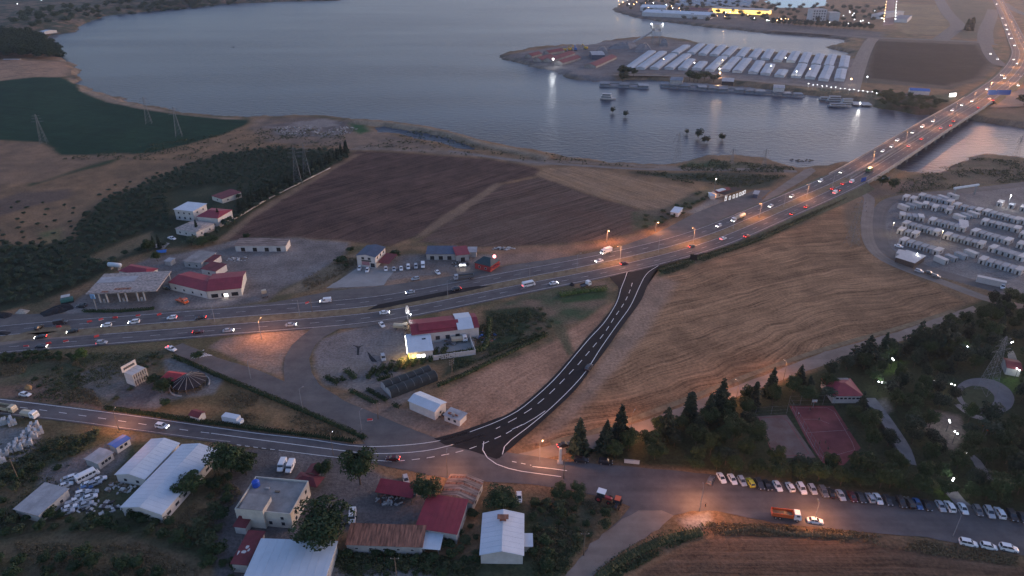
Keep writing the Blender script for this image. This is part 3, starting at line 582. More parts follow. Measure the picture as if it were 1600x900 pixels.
# far side roads
strip('shore_road', px_line([(958, 117), (1050, 118.5), (1150, 124), (1250, 133), (1335, 141), (1440, 150)]), (5, 0, -5), GRAVR, .06)
strip('camp_approach_road', px_line([(1330, 140), (1338, 115), (1348, 88), (1358, 68), (1365, 60)]), (9, 0, -9), GRAVR, .07)
strip('far_road', px_line([(1200, 47), (1300, 54), (1365, 59), (1450, 62), (1530, 66), (1552, 70)]), (9, 0, -9), ASPH2, .09)
strip('far_road', px_line([(1470, 62), (1488, 48), (1496, 38), (1480, 20), (1468, 0), (1460, -15)]), (13, 0, -13), ASPH2, .12)
strip('far_road', px_line([(1540, 68), (1540, 48), (1548, 28), (1552, 15)]), (12, 0, -12), ASPH2, .14)
strip('far_road', px_line([(1538, 66), (1546, 84), (1558, 98), (1572, 104)]), (8, 0, -8), ASPH2, .16)
strip('far_road', px_line([(1700, 60), (1640, 36), (1590, 18), (1570, 5)]), (8, 0, -8), ASPH2, .11)
strip('cross_road', px_line([(1562, 103), (1600, 104), (1680, 106)], .5), (10, 0, -10), ASPH2, .6)
pad('junction_plaza', [(1545, 168), (1572, 148), (1620, 130), (1700, 120), (1700, 170), (1620, 165), (1570, 168)], ASPH2, .6)
# ------------------------------------------------------------------ paints, roofs, walls
WHITE = mat('white_sheet_metal', (.47, .52, .57), .55, .07, .25)
WHITEW = mat('white_plaster', (.48, .46, .44), .9, .12, .4)
CREAM = mat('cream_plaster', (.50, .47, .41), .9, .15, .4)
GREYW = mat('grey_render', (.33, .32, .31), .9, .2, .4)
REDR = mat('red_roof_sheet', (.21, .028, .040), .55, .16, .35)
REDD = mat('dark_red_roof_sheet', (.135, .028, .034), .7, .3, .3)
BLUER = mat('slate_blue_roof', (.050, .070, .115), .6, .18, .3)
BLUEB = mat('bright_blue_roof', (.035, .125, .38), .55, .15, .4)
GREYR = mat('grey_roof_sheet', (.30, .30, .31), .7, .22, .3)
RUST = mat('rusty_corrugated_roof', (.085, .045, .036), .85, .5, .8, col2=(.26, .115, .075), stretch=(2.2, .25, 1))
BROWNS = mat('striped_brown_roof', (.085, .055, .050), .85, .45, .7, col2=(.27, .20, .165), stretch=(.2, 2.0, 1))
TILEG = mat('old_grey_roof_tiles', (.22, .205, .19), .9, .3, .8, col2=(.33, .28, .255))
CONCRETE = mat('flat_roof_concrete', (.23, .215, .205), .95, .25, .25)
GLASS = mat('window_glass', (.030, .036, .046), .12, .2, .5, spec=.6)
DARK = mat('dark_opening', (.020, .020, .022), .8, .2, .5)
STEEL = mat('galvanised_steel', (.20, .21, .22), .7, .15, 1.0)
DSTEEL = mat('dark_steel', (.060, .060, .065), .6, .2, 1.0, metal=.3)
WOOD = mat('weathered_wood_pole', (.15, .115, .085), .9, .25, 1.5)
TYRE = mat('tyre_rubber', (.018, .018, .019), .9, .1, 2)
RIM = mat('wheel_rim', (.38, .38, .40), .4, .1, 2, metal=.6)
def paint(n, c, r=.32): return mat('car_paint_' + n, c, r, .04, .8, spec=.5)
PAINTS = {'white': paint('white', (.66, .67, .68)), 'silver': paint('silver', (.34, .36, .39)), 'grey': paint('grey', (.11, .115, .125)), 'black': paint('black', (.013, .013, .016)), 'dark': paint('dark_grey', (.035, .037, .044)),
          'red': paint('red', (.30, .022, .026)), 'maroon': paint('maroon', (.075, .014, .018)), 'blue': paint('blue', (.045, .11, .26)), 'yellow': paint('yellow', (.56, .49, .04)), 'beige': paint('beige', (.42, .36, .26)), 'orange': paint('orange', (.55, .10, .03)), 'green': paint('green', (.04, .13, .06))}
HL_ON = mat('headlight_lit', (.9, .9, .9), .4, 0, 1, emit=(1, .95, .86), estr=9); HL_OFF = mat('headlight_off', (.6, .62, .65), .2, .05, 1)
TL_ON = mat('tail_light_lit', (.6, .02, .02), .4, 0, 1, emit=(1, .06, .05), estr=5); TL_OFF = mat('tail_light_off', (.22, .01, .012), .3, .05, 1)
LAMP_O = mat('sodium_lamp_glow', (1, .6, .3), .5, 0, 1, emit=(1, .55, .22), estr=10); LAMP_W = mat('white_lamp_glow', (1, 1, 1), .5, 0, 1, emit=(.93, .97, 1), estr=9)
LAMP_OFF = mat('unlit_lamp', (.5, .5, .5), .4, .05, 1); LED = mat('white_led_strip', (1, 1, 1), .5, 0, 1, emit=(1, .97, .90), estr=2.6); YEL = mat('yellow_lit_front', (.9, .7, .1), .5, 0, 1, emit=(1, .72, .10), estr=2)
POWER = 1.0
def lamp_light(parent, loc, power, col, rad=.35, spot=None):
    ld = bpy.data.lights.new('lamp_light', 'SPOT' if spot else 'POINT'); ld.energy = power * POWER; ld.color = col; ld.shadow_soft_size = rad
    if spot: ld.spot_size = spot; ld.spot_blend = .8
    o = bpy.data.objects.new('lamp_light', ld); C.objects.link(o); o.parent = parent; o.location = loc; return o

# ------------------------------------------------------------------ vehicles
def loft(mb, S, m=0):
    """S: stations (x, zlow, ztop, half_low, half_top); closed hull"""
    V = []; F = []
    for x, zl, zt, hl, ht in S: V += [(x, -hl, zl), (x, -hl * 1.0, zl + (zt - zl) * .6), (x, -ht, zt), (x, ht, zt), (x, hl, zl + (zt - zl) * .6), (x, hl, zl)]
    n = len(S)
    for i in range(n - 1):
        for j in range(6): F.append((i * 6 + j, i * 6 + (j + 1) % 6, i * 6 + 6 + (j + 1) % 6, i * 6 + 6 + j)[::-1])
    F.append((0, 1, 2, 3, 4, 5)); F.append(tuple((n - 1) * 6 + k for k in range(5, -1, -1))); return mb.add(V, F, m)
def cabin(bx0, bx1, tx0, tx1, zb, zt, hb, ht):
    """greenhouse: glass faces and the roof with its pillars"""
    g = MB(); B = [(bx0, -hb, zb), (bx1, -hb, zb), (bx1, hb, zb), (bx0, hb, zb)]; T = [(tx0, -ht, zt), (tx1, -ht, zt), (tx1, ht, zt), (tx0, ht, zt)]
    g.add(B + T, [(0, 1, 5, 4), (1, 2, 6, 5), (2, 3, 7, 6), (3, 0, 4, 7)])
    r = MB(); r.box(tx0 - .04, tx1 + .04, -ht - .03, ht + .03, zt - .03, zt + .04)
    for a, t in zip(B, T): r.tube(a, t, .055, .055, 4)
    for s in (-1, 1): xm = (bx0 + bx1) / 2; r.tube((xm, s * hb, zb), ((tx0 + tx1) / 2, s * ht, zt), .05, .05, 4)
    return g, r
CARK = {}
def car_meshes(kind):
    if kind in CARK: return CARK[kind]
    b = MB(); D = {}
    if kind == 'sedan':
        L, W, R = 4.5, .88, .32; loft(b, [(-2.25, .42, .80, .70, .66), (-2.12, .26, .95, .84, .74), (-1.3, .22, .99, .88, .80), (.9, .22, .96, .88, .80), (1.85, .24, .80, .85, .74), (2.22, .34, .62, .70, .60)])
        g, r = cabin(-1.75, 1.05, -1.1, .25, .95, 1.43, .78, .60); wx = 1.35
    elif kind == 'hatch':
        L, W, R = 4.1, .88, .33; loft(b, [(-2.05, .42, .90, .74, .70), (-1.95, .26, 1.05, .86, .78), (-1.2, .22, 1.04, .88, .80), (.85, .22, 1.0, .88, .80), (1.65, .24, .86, .85, .74), (2.02, .34, .66, .70, .60)])
        g, r = cabin(-1.98, 1.0, -1.6, .2, 1.02, 1.55, .79, .62); wx = 1.25
    elif kind == 'suv':
        L, W, R = 4.6, .93, .38; loft(b, [(-2.3, .48, 1.0, .80, .76), (-2.2, .32, 1.15, .90, .84), (-1.3, .30, 1.14, .93, .86), (1.0, .30, 1.10, .93, .86), (1.9, .32, .98, .90, .80), (2.28, .42, .78, .76, .66)])
        g, r = cabin(-2.2, 1.1, -1.85, .35, 1.12, 1.74, .84, .68); wx = 1.4
    elif kind == 'van':
        L, W, R = 5.2, .98, .36; loft(b, [(-2.6, .45, 2.05, .96, .90), (-2.5, .32, 2.12, .98, .92), (.95, .32, 2.12, .98, .92), (1.5, .30, 1.32, .98, .90), (2.2, .32, 1.05, .94, .84), (2.58, .42, .80, .80, .70)])
        g = MB(); g.add([(1.02, -.86, 2.0), (1.02, .86, 2.0), (1.55, .88, 1.33), (1.55, -.88, 1.33)], [(0, 3, 2, 1)])
        for s in (-1, 1): g.add([(.0, s * .985, 1.35), (1.3, s * .985, 1.35), (1.0, s * .965, 1.9), (.0, s * .965, 1.9)], [(0, 1, 2, 3)[::s]])
        g.add([(-2.62, -.7, 1.4), (-2.62, .7, 1.4), (-2.59, .7, 1.95), (-2.59, -.7, 1.95)], [(0, 3, 2, 1)]); r = MB(); r.box(-2.4, .85, -.8, .8, 2.11, 2.15); wx = 1.65
    elif kind == 'minibus':
        L, W, R = 6.6, 1.05, .4; loft(b, [(-3.3, .45, 2.5, 1.0, .95), (-3.2, .35, 2.62, 1.05, .98), (2.3, .35, 2.62, 1.05, .98), (2.9, .35, 1.5, 1.05, .95), (3.3, .45, .95, .9, .8)])
        g = MB(); g.add([(2.36, -.9, 2.5), (2.36, .9, 2.5), (2.93, .92, 1.52), (2.93, -.92, 1.52)], [(0, 3, 2, 1)])
        for s in (-1, 1):
            for k in range(5): x = -2.9 + k * 1.05; g.add([(x, s * 1.06, 1.45), (x + .9, s * 1.06, 1.45), (x + .9, s * 1.04, 2.2), (x, s * 1.04, 2.2)], [(0, 1, 2, 3)[::s]])
        r = MB(); r.box(-2.2, .5, -.7, .7, 2.6, 2.75); wx = 2.0
    elif kind == 'pickup':
        L, W, R = 5.2, .93, .38; loft(b, [(-2.6, .48, .80, .86, .86), (-.6, .34, .82, .93, .90), (-.55, .32, 1.12, .93, .86), (1.3, .30, 1.10, .93, .86), (2.1, .32, .98, .90, .80), (2.58, .42, .78, .76, .66)])
        b.box(-2.6, -.6, -.93, -.86, .78, 1.15).box(-2.6, -.6, .86, .93, .78, 1.15).box(-2.6, -2.53, -.86, .86, .78, 1.15)
        g, r = cabin(-.6, 1.35, -.4, .65, 1.1, 1.72, .84, .68); wx = 1.6
    b.v += []; o = len(b.v); b.v.extend(r.v); b.f.extend([tuple(i + o for i in f) for f in r.f]); b.m.extend([0] * len(r.f))
    w = MB(); w.tube((0, -.11, 0), (0, .11, 0), R, n=10); w.tube((0, -.125, 0), (0, .125, 0), R * .58, n=8, m=1)
    h = MB(); h.box(-.05, .05, -.17, .17, -.08, .08)
    D = dict(body=b.mesh('car_body', PAINTS['white']), windows=g.mesh('car_windows', GLASS), wheel=w.mesh('car_wheel', [TYRE, RIM]), lamp=h.mesh('car_lamp', HL_OFF), L=L, W=W, R=R, wx=wx)
    CARK[kind] = D; return D
def set_mat(o, m): o.material_slots[0].link = 'OBJECT'; o.material_slots[0].material = m
def heading(px, py, d, z=0): a, c = G(px, py, z), G(px + d[0] * .5, py + d[1] * .5, z); return math.atan2(c[1] - a[1], c[0] - a[0])
def car(kind, colour, px, py, d, label, group=None, z=.12, head=False, tail=False, full=True, spot=0, scale=1.0, cat=None, name=None):
    D = car_meshes(kind); rz = d if isinstance(d, float) else heading(px, py, d, z)
    t = thing(name or {'van': 'panel_van', 'minibus': 'minibus', 'pickup': 'pickup_truck'}.get(kind, 'car'), label, cat or {'van': 'van', 'minibus': 'minibus', 'pickup': 'pickup truck'}.get(kind, 'car'), G(px, py, z), rz, group)
    if scale != 1: t.scale = (scale,) * 3
    set_mat(link('body', D['body'], t), PAINTS[colour]); link('windows', D['windows'], t)
    if full:
        for sx_ in (-1, 1):
            for sy in (-1, 1): w = link('wheel', D['wheel'], t); w.location = (sx_ * D['wx'], sy * (D['W'] - .10), D['R'])
    zl = .62 if kind in ('sedan', 'hatch') else .78
    for sy in (-1, 1):
        if full or head: o = link('headlight', D['lamp'], t); o.location = (D['L'] / 2 - .06, sy * .58, zl); set_mat(o, HL_ON if head else HL_OFF)
        if full or tail: o = link('tail_light', D['lamp'], t); o.location = (-D['L'] / 2 + .02, sy * .60, zl + .14); set_mat(o, TL_ON if tail else TL_OFF)
    if spot: o = lamp_light(t, (D['L'] / 2 + .3, 0, .9), spot, (1, .93, .82), .15, math.radians(70)); o.rotation_euler = (0, math.radians(-78), 0)
    return t
def truck(px, py, d, label, cabc='white', boxc='beige', kind='dump', L=8.0, z=.12, head=False, group=None, name='truck'):
    t = thing(name, label, 'truck', G(px, py, z), heading(px, py, d, z) if not isinstance(d, float) else d, group); x1 = L / 2
    ch = MB(); ch.box(-x1, x1 - .3, -.45, .45, .75, 1.05); ch.build('chassis', DSTEEL, t)
    cb = MB(); loft(cb, [(x1 - 2.0, .7, 2.8, 1.15, 1.05), (x1 - .4, .7, 2.75, 1.15, 1.05), (x1 - .05, .7, 1.75, 1.15, 1.1), (x1, .6, 1.1, 1.15, 1.1)]); c = cb.build('cab', PAINTS[cabc], t)
    w = MB(); w.add([(x1 - .36, -.95, 2.6), (x1 - .36, .95, 2.6), (x1 - .03, 1.0, 1.8), (x1 - .03, -1.0, 1.8)], [(0, 3, 2, 1)])
    for s in (-1, 1): w.add([(x1 - 1.5, s * 1.16, 1.75), (x1 - .5, s * 1.16, 1.75), (x1 - .55, s * 1.11, 2.45), (x1 - 1.5, s * 1.11, 2.45)], [(0, 1, 2, 3)[::s]])
    w.build('windscreen', GLASS, c)
    if kind == 'dump':
        b = MB(); b.box(-x1, x1 - 2.2, -1.22, 1.22, 1.1, 1.2).box(-x1, x1 - 2.2, -1.22, -1.12, 1.2, 2.3).box(-x1, x1 - 2.2, 1.12, 1.22, 1.2, 2.3).box(-x1, -x1 + .1, -1.12, 1.12, 1.2, 2.2).box(x1 - 2.3, x1 - 2.2, -1.12, 1.12, 1.2, 2.6)
        bb = b.build('dump_body', PAINTS[boxc], t); l = MB(); n = 7; l.add([(-x1 + .15 + (L - 2.6) * i / n, -1.05 + 2.1 * j / 4, 1.5 + .45 * rnd.random() * (1 if 0 < j < 4 else .3)) for i in range(n + 1) for j in range(5)], [(i * 5 + j, i * 5 + 5 + j, i * 5 + 6 + j, i * 5 + j + 1) for i in range(n) for j in range(4)]); l.build('load', MEDM, bb)
    elif kind == 'box': b = MB(); b.box(-x1, x1 - 2.15, -1.2, 1.2, 1.08, 3.2); b.build('cargo_box', PAINTS[boxc], t)
    elif kind == 'canvas': b = MB(); b.prism([(-x1, -1.15), (x1 - 2.15, -1.15), (x1 - 2.15, 1.15), (-x1, 1.15)], 1.05, 2.2); b.add([(-x1, -1.15, 2.2), (x1 - 2.15, -1.15, 2.2), (x1 - 2.15, 0, 2.6), (-x1, 0, 2.6), (x1 - 2.15, 1.15, 2.2), (-x1, 1.15, 2.2)], [(0, 1, 2, 3), (3, 2, 4, 5), (1, 4, 2), (0, 3, 5)]); b.build('canvas_cover', PAINTS[boxc], t)
    elif kind == 'tank': b = MB(); b.tube((-x1, 0, 2.2), (x1 - 2.3, 0, 2.2), 1.2, n=14); b.build('tank', PAINTS[boxc], t, True)
    elif kind == 'bed': b = MB(); b.box(-x1, x1 - 2.15, -1.2, 1.2, 1.08, 1.2).box(-x1, x1 - 2.15, -1.2, -1.13, 1.2, 1.6).box(-x1, x1 - 2.15, 1.13, 1.2, 1.2, 1.6); b.build('flat_bed', PAINTS[boxc], t)
    wm_ = MB(); wm_.tube((0, -.15, 0), (0, .15, 0), .5, n=10); wm_.tube((0, -.165, 0), (0, .165, 0), .28, n=8, m=1); me = wm_.mesh('truck_wheel', [TYRE, RIM])
    for xx in ([x1 - 1.1, -x1 + 1.2] + ([-x1 + 2.4] if L > 7 else [])):
        for s in (-1, 1): o = link('wheel', me, t); o.location = (xx, s * 1.02, .5)
    for s in (-1, 1): o = link('headlight', car_meshes('sedan')['lamp'], t); o.location = (x1, s * .9, .9); set_mat(o, HL_ON if head else HL_OFF)
    return t

# ------------------------------------------------------------------ buildings
def rect3(A, B, Cc, h):
    """eave corners near-left, near-right, far-right at height h -> origin, heading, length, depth"""
    a, b, c = G(*A, h), G(*B, h), G(*Cc, h); u = (b - a)[:2]; Lx = np.linalg.norm(u); u /= Lx; n = np.array([-u[1], u[0]]); W = float((c - b)[:2] @ n)
    return np.array([a[0], a[1], 0]), math.atan2(u[1], u[0]), float(Lx), W
def gable_parts(t, Lx, W, h, rise, wall, roof, ridge='x', over=.35, thick=.14, x0=0, y0=0, z0=0, mono=False, hip=0.0, wallz=-.25):
    """walls with gable ends and a thick overhanging roof"""
    b = MB(); x1, y1 = x0 + Lx, y0 + W
    if mono:                                                   # mono pitch, high side at y1
        b.add([(x0, y0, z0 + wallz), (x1, y0, z0 + wallz), (x1, y1, z0 + wallz), (x0, y1, z0 + wallz), (x0, y0, z0 + h), (x1, y0, z0 + h), (x1, y1, z0 + h + rise), (x0, y1, z0 + h + rise)], [(0, 3, 2, 1), (0, 1, 5, 4), (1, 2, 6, 5), (2, 3, 7, 6), (3, 0, 4, 7), (4, 5, 6, 7)])
        w = b.build('wall', wall, t) if wall else None; r = MB(); s = rise / W; P = [(x0 - over, y0 - over, z0 + h - over * s), (x1 + over, y0 - over, z0 + h - over * s), (x1 + over, y1 + over, z0 + h + rise + over * s), (x0 - over, y1 + over, z0 + h + rise + over * s)]
        r.add([(p[0], p[1], p[2] + .02) for p in P] + [(p[0], p[1], p[2] + thick) for p in P], [(3, 2, 1, 0), (4, 5, 6, 7), (0, 1, 5, 4), (1, 2, 6, 5), (2, 3, 7, 6), (3, 0, 4, 7)]); return w, r.build('roof', roof, t)
    sw = ridge == 'y'; l, d = (W, Lx) if sw else (Lx, W)
    f = (lambda p: (x0 + p[1], y0 + p[0], z0 + p[2])) if sw else (lambda p: (x0 + p[0], y0 + p[1], z0 + p[2])); o = -1 if sw else 1
    V = [(0, 0, wallz), (l, 0, wallz), (l, d, wallz), (0, d, wallz), (0, 0, h), (l, 0, h), (l, d, h), (0, d, h), (hip, d / 2, h + rise), (l - hip, d / 2, h + rise)]
    F = [(0, 1, 5, 4), (1, 2, 6, 9, 5), (2, 3, 7, 6), (3, 0, 4, 8, 7)] if not hip else [(0, 1, 5, 4), (1, 2, 6, 5), (2, 3, 7, 6), (3, 0, 4, 7)]
    w = None
    if wall: b.add([f(p) for p in V], [q[::o] for q in F]); w = b.build('wall', wall, t)
    r = MB(); s = rise / (d / 2); e = over; zo = -e * s
    P = [(-e, -e, h + zo), (l + e, -e, h + zo), (l + e, d + e, h + zo), (-e, d + e, h + zo), (-e if not hip else hip, d / 2, h + rise), (l + e if not hip else l - hip, d / 2, h + rise)]
    Q = [(0, 1, 5, 4), (2, 3, 4, 5)] + ([(1, 2, 5), (3, 0, 4)] if hip else [])
    V2 = [f((p[0], p[1], p[2] + thick)) for p in P] + [f((p[0], p[1], p[2] + .02)) for p in P]
    F2 = [q[::o] for q in Q] + [tuple(i + 6 for i in q)[::-o] for q in Q] + [q[::o] for q in [(6, 7, 1, 0), (7, 8, 2, 1) if hip else (7, 11, 5, 1), (8, 9, 3, 2), (9, 6, 0, 3) if hip else (9, 10, 4, 3)]]
    if not hip: F2 += [q[::o] for q in [(11, 8, 2, 5), (10, 6, 0, 4)]]
    r.add(V2, F2); return w, r.build('roof', roof, t)
def windows_on(t, side, Lx, W, h, n, w=1.1, hh=1.1, z=1.0, frame=None, x0=0, y0=0, m0=.8, m1=.8, door=False):
    """n framed windows along one wall; side: near, far, left, right"""
    span = Lx if side in ('near', 'far') else W
    for k in range(n):
        c = m0 + (span - m0 - m1) * (k + .5) / n
        for (ww, h0, h1, dep, mt, nm) in ((w + .2, z - .1, z + hh + .1, .05, frame or WHITEW, 'door' if door else 'window'), (w, z, z + hh, .075, DARK if door else GLASS, 'opening' if door else 'pane')):
            b = MB()
            if side == 'near': b.box(x0 + c - ww / 2, x0 + c + ww / 2, y0 - dep, y0 + .02, h0, h1)
            elif side == 'far': b.box(x0 + c - ww / 2, x0 + c + ww / 2, y0 + W - .02, y0 + W + dep, h0, h1)
            elif side == 'left': b.box(x0 - dep, x0 + .02, y0 + c - ww / 2, y0 + c + ww / 2, h0, h1)
            else: b.box(x0 + Lx - .02, x0 + Lx + dep, y0 + c - ww / 2, y0 + c + ww / 2, h0, h1)
            if nm in ('window', 'door'): fr = b.build(nm, mt, t)
            else: b.build(nm, mt, fr)
def seams(roof, Lx, W, h, rise, ridge, m, step=1.0, over=.35, mono=False):
    """standing seams of a sheet roof as one part"""
    b = MB(); s = rise / (W if mono else ((W if ridge == 'x' else Lx) / 2)); l, d = (Lx, W) if ridge == 'x' else (W, Lx)
    for q in np.arange(-over + .3, l + over - .2, step):
        for (d0, d1) in ([(-over, d + over)] if mono else [(-over, d / 2), (d + over, d / 2)]):
            zf = (lambda v: h + .15 + (v if v <= d / 2 or mono else d - v) * s)
            V = [(q - .035, d0, zf(d0) - .02), (q + .035, d0, zf(d0) - .02), (q + .035, d1, zf(d1) - .02), (q - .035, d1, zf(d1) - .02)]; V = V + [(v[0], v[1], v[2] + .045) for v in V]
            if ridge == 'y': V = [(v[1], v[0], v[2]) for v in V]
            b.add(V, [(4, 5, 6, 7), (0, 1, 5, 4), (2, 3, 7, 6), (1, 2, 6, 5), (3, 0, 4, 7)])
    return b.build('roof_seams', m, roof)
def house(name, label, A, B, Cc, h, rise, wall, roof, ridge='x', cat='building', near=0, right=0, left=0, door=0, over=.35, seam=0, mono=False, hip=0., wz=1.0, ww=1.0, wh=1.0, group=None):
    o, a, Lx, W = rect3(A, B, Cc, h); t = thing(name, label, cat, o, a, group)
    w, r = gable_parts(t, Lx, W, h, rise, wall, roof, ridge, over, mono=mono, hip=hip)
    if near: windows_on(t, 'near', Lx, W, h, near, ww, wh, wz)
    if right: windows_on(t, 'right', Lx, W, h, right, ww, wh, wz)
    if left: windows_on(t, 'left', Lx, W, h, left, ww, wh, wz)
    if door: windows_on(t, 'near', Lx, W, h, door, 2.2, 2.2, .1, door=True)
    if seam: seams(r, Lx, W, h, rise, ridge, roof, seam, over, mono)
    return t, Lx, W, r
def box_on(t, name, x, y, z, sx_, sy, sz, m): b = MB(); b.box(x, x + sx_, y, y + sy, z, z + sz); return b.build(name, m, t)

# ------------------------------------------------------------------ trees
def leaf_mat(name, c, c2):
    m = bpy.data.materials.new(name); m.use_nodes = True; N = m.node_tree.nodes; L = m.node_tree.links; b = N['Principled BSDF']; b.inputs['Roughness'].default_value = .7; b.inputs['Specular IOR Level'].default_value = .2
    g = N.new('ShaderNodeNewGeometry'); oi = N.new('ShaderNodeObjectInfo'); rp = N.new('ShaderNodeValToRGB'); rp.color_ramp.elements[0].color = (*c, 1); rp.color_ramp.elements[1].color = (*c2, 1)
    ad = N.new('ShaderNodeMath'); ad.operation = 'MULTIPLY_ADD'; L.new(oi.outputs['Random'], ad.inputs[0]); ad.inputs[1].default_value = .45
    mu = N.new('ShaderNodeMath'); mu.operation = 'MULTIPLY'; L.new(g.outputs['Random Per Island'], mu.inputs[0]); mu.inputs[1].default_value = .55; L.new(mu.outputs[0], ad.inputs[2])
    L.new(ad.outputs[0], rp.inputs['Fac']); L.new(rp.outputs['Color'], b.inputs['Base Color']); return m
LEAF = {'broad': leaf_mat('broad_leaves', (.010, .024, .010), (.046, .074, .027)), 'dark': leaf_mat('dark_needles', (.008, .018, .013), (.028, .050, .030)), 'olive': leaf_mat('olive_leaves', (.018, .034, .022), (.055, .082, .050)),
        'bright': leaf_mat('bright_leaves', (.035, .070, .016), (.075, .115, .030)), 'hedge': leaf_mat('hedge_leaves', (.011, .026, .010), (.042, .066, .026)), 'dry': leaf_mat('dry_weeds', (.085, .070, .038), (.19, .145, .085)), 'weed': leaf_mat('green_weeds', (.028, .042, .018), (.070, .080, .038))}
BARK = mat('bark', (.075, .058, .045), .95, .3, 2.0)
def cards(P, Nn, size, rs, up=.3):
    """leaf-clump faces at points P facing roughly along Nn"""
    n = len(P); R = rs.normal(size=(n, 3)) * .55 + Nn; R /= np.linalg.norm(R, axis=1)[:, None] + 1e-9
    u = np.cross(R, rs.normal(size=(n, 3))); u /= np.linalg.norm(u, axis=1)[:, None] + 1e-9; w = np.cross(R, u); s = size * (0.6 + .8 * rs.random((n, 1)))
    k = .5 + .5 * rs.random((n, 1))
    V = np.stack([P - u * s * k, P - w * s * .6, P + u * s, P + w * s * .6 * k], 1).reshape(-1, 3)
    return V, np.arange(n * 4).reshape(n, 4)
def crown_mesh(name, m, V, Q): me = np_mesh(name, V, Q); me.materials.append(m); return me
def round_crown(seed, m, lobes=16, per=70, size=.085, squash=.85, core=True):
    """crown of unit radius centred at z=1: lobes of leaf clumps with gaps between"""
    rs = np.random.RandomState(seed); VV = []; QQ = []; o = 0
    ctr = rs.normal(size=(lobes, 3)); ctr /= np.linalg.norm(ctr, axis=1)[:, None]; ctr *= (.22 + .58 * rs.random((lobes, 1))); ctr[:, 2] = ctr[:, 2] * squash + .05
    for c in ctr:
        r = .20 + .20 * rs.random(); d = rs.normal(size=(per, 3)); d /= np.linalg.norm(d, axis=1)[:, None]; d[:, 2] = np.where(d[:, 2] < -.3, -d[:, 2], d[:, 2])
        P = c + d * r * (.75 + .35 * rs.random((per, 1))); V, Q = cards(P, d, size, rs); VV.append(V); QQ.append(Q + o); o += len(V)
    if core:
        d = rs.normal(size=(per * 3, 3)); d /= np.linalg.norm(d, axis=1)[:, None]; V, Q = cards(d * .5 * np.array([1, 1, squash]), d, size * 2.4, rs); VV.append(V); QQ.append(Q + o)
    V = np.vstack(VV); V[:, 2] += 1.0; return crown_mesh(name_of(m) + '_crown', m, V, np.vstack(QQ))
def name_of(m): return m.name
def cone_crown(seed, m, tiers=16, size=.055, r0=.27, power=.9, ragged=.35, per=60):
    """conifer of unit height: drooping branch tiers"""
    rs = np.random.RandomState(seed); VV = []; QQ = []; o = 0
    for k in range(tiers):
        z = .06 + .94 * k / tiers; rr = r0 * (1 - z) ** power * (1 - ragged / 2 + ragged * rs.random()) + .008; nb = max(5, int(13 * (1 - z) + 4))
        for q in range(nb):
            a = 2 * math.pi * (q + rs.random()) / nb; L_ = rr * (.65 + .55 * rs.random()); n = max(3, int(per * rr / r0 / nb * 3)); t = np.sqrt(rs.random(n)); P = np.stack([np.cos(a) * L_ * t, np.sin(a) * L_ * t, z + .035 * (1 - t) - .06 * L_ / r0 * t * t], 1) + rs.normal(size=(n, 3)) * .012
            d = np.tile([math.cos(a) * .5, math.sin(a) * .5, .8], (n, 1)); V, Q = cards(P, d, size * (.6 + .6 * (1 - z)), rs); VV.append(V); QQ.append(Q + o); o += len(V)
    P = np.array([[0, 0, .97], [0, 0, 1.0]]); V, Q = cards(P, np.array([[1, 0, 0], [0, 1, 0.]]), .03, rs); VV.append(V); QQ.append(Q + o)
    return crown_mesh('conifer_crown', m, np.vstack(VV), np.vstack(QQ))
def trunk_mesh(seed, limbs=4, r=.05, h=1.0):
    rs = random.Random(seed); b = MB(); b.tube((0, 0, -.05), (0, 0, h * .55), r, r * .7, 7)
    for k in range(limbs):
        a = 6.283 * k / limbs + rs.random(); b.tube((0, 0, h * (.35 + .2 * rs.random())), (.4 * math.cos(a), .4 * math.sin(a), h * (.85 + .3 * rs.random())), r * .5, r * .2, 5)
    return b.mesh('trunk', BARK)
CR = {'broad': [round_crown(k, LEAF['broad'], 24, 150, .062) for k in range(7)], 'dark_round': [round_crown(30 + k, LEAF['dark'], 20, 120, .065) for k in range(3)], 'olive': [round_crown(50 + k, LEAF['olive'], 11, 50, .11, .75) for k in range(5)],
      'bright': [round_crown(70 + k, LEAF['bright'], 18, 110, .07) for k in range(2)], 'bush': [round_crown(80 + k, LEAF['hedge'], 12, 60, .10, .7) for k in range(4)], 'weedbush': [round_crown(90 + k, LEAF['weed'], 10, 50, .11, .6) for k in range(3)],
      'pine': [cone_crown(100 + k, LEAF['dark']) for k in range(4)], 'cypress': [cone_crown(110 + k, LEAF['dark'], 18, .05, .10, .55, .25) for k in range(2)], 'cedar': [cone_crown(120 + k, LEAF['dark'], 13, .06, .36, .75, .6) for k in range(3)]}
TRK = [trunk_mesh(k) for k in range(3)]
def tree(kind, px, py, r, h, label, group=None, name=None, z=0., stem=None, cat='tree', world=None):
    """r: crown radius, h: full height; (px, py) is the foot"""
    p = G(px, py, z) if world is None else world
    t = thing(name or {'pine': 'pine_tree', 'cypress': 'cypress_tree', 'cedar': 'cedar_tree', 'olive': 'olive_tree', 'bush': 'bush', 'weedbush': 'bush'}.get(kind, 'broadleaf_tree'), label, cat, p, rnd.uniform(0, 6.28), group)
    c = link('crown', rnd.choice(CR[kind]), t)
    if kind in ('pine', 'cypress', 'cedar'):
        k = r / {'pine': .27, 'cypress': .10, 'cedar': .36}[kind]; c.scale = (k, k, h); k2 = link('trunk', TRK[0], t); k2.scale = (h * .16, h * .16, h * .8)
    else:
        st_ = stem if stem is not None else .10 * h; rz_ = (h - st_) / 2.0; c.scale = (r * rnd.uniform(.92, 1.1), r * rnd.uniform(.92, 1.1), rz_); c.location = (0, 0, st_)
        if kind not in ('bush', 'weedbush'): k2 = link('trunk', rnd.choice(TRK), t); k2.scale = (r * .9, r * .9, h * .75)
    return t
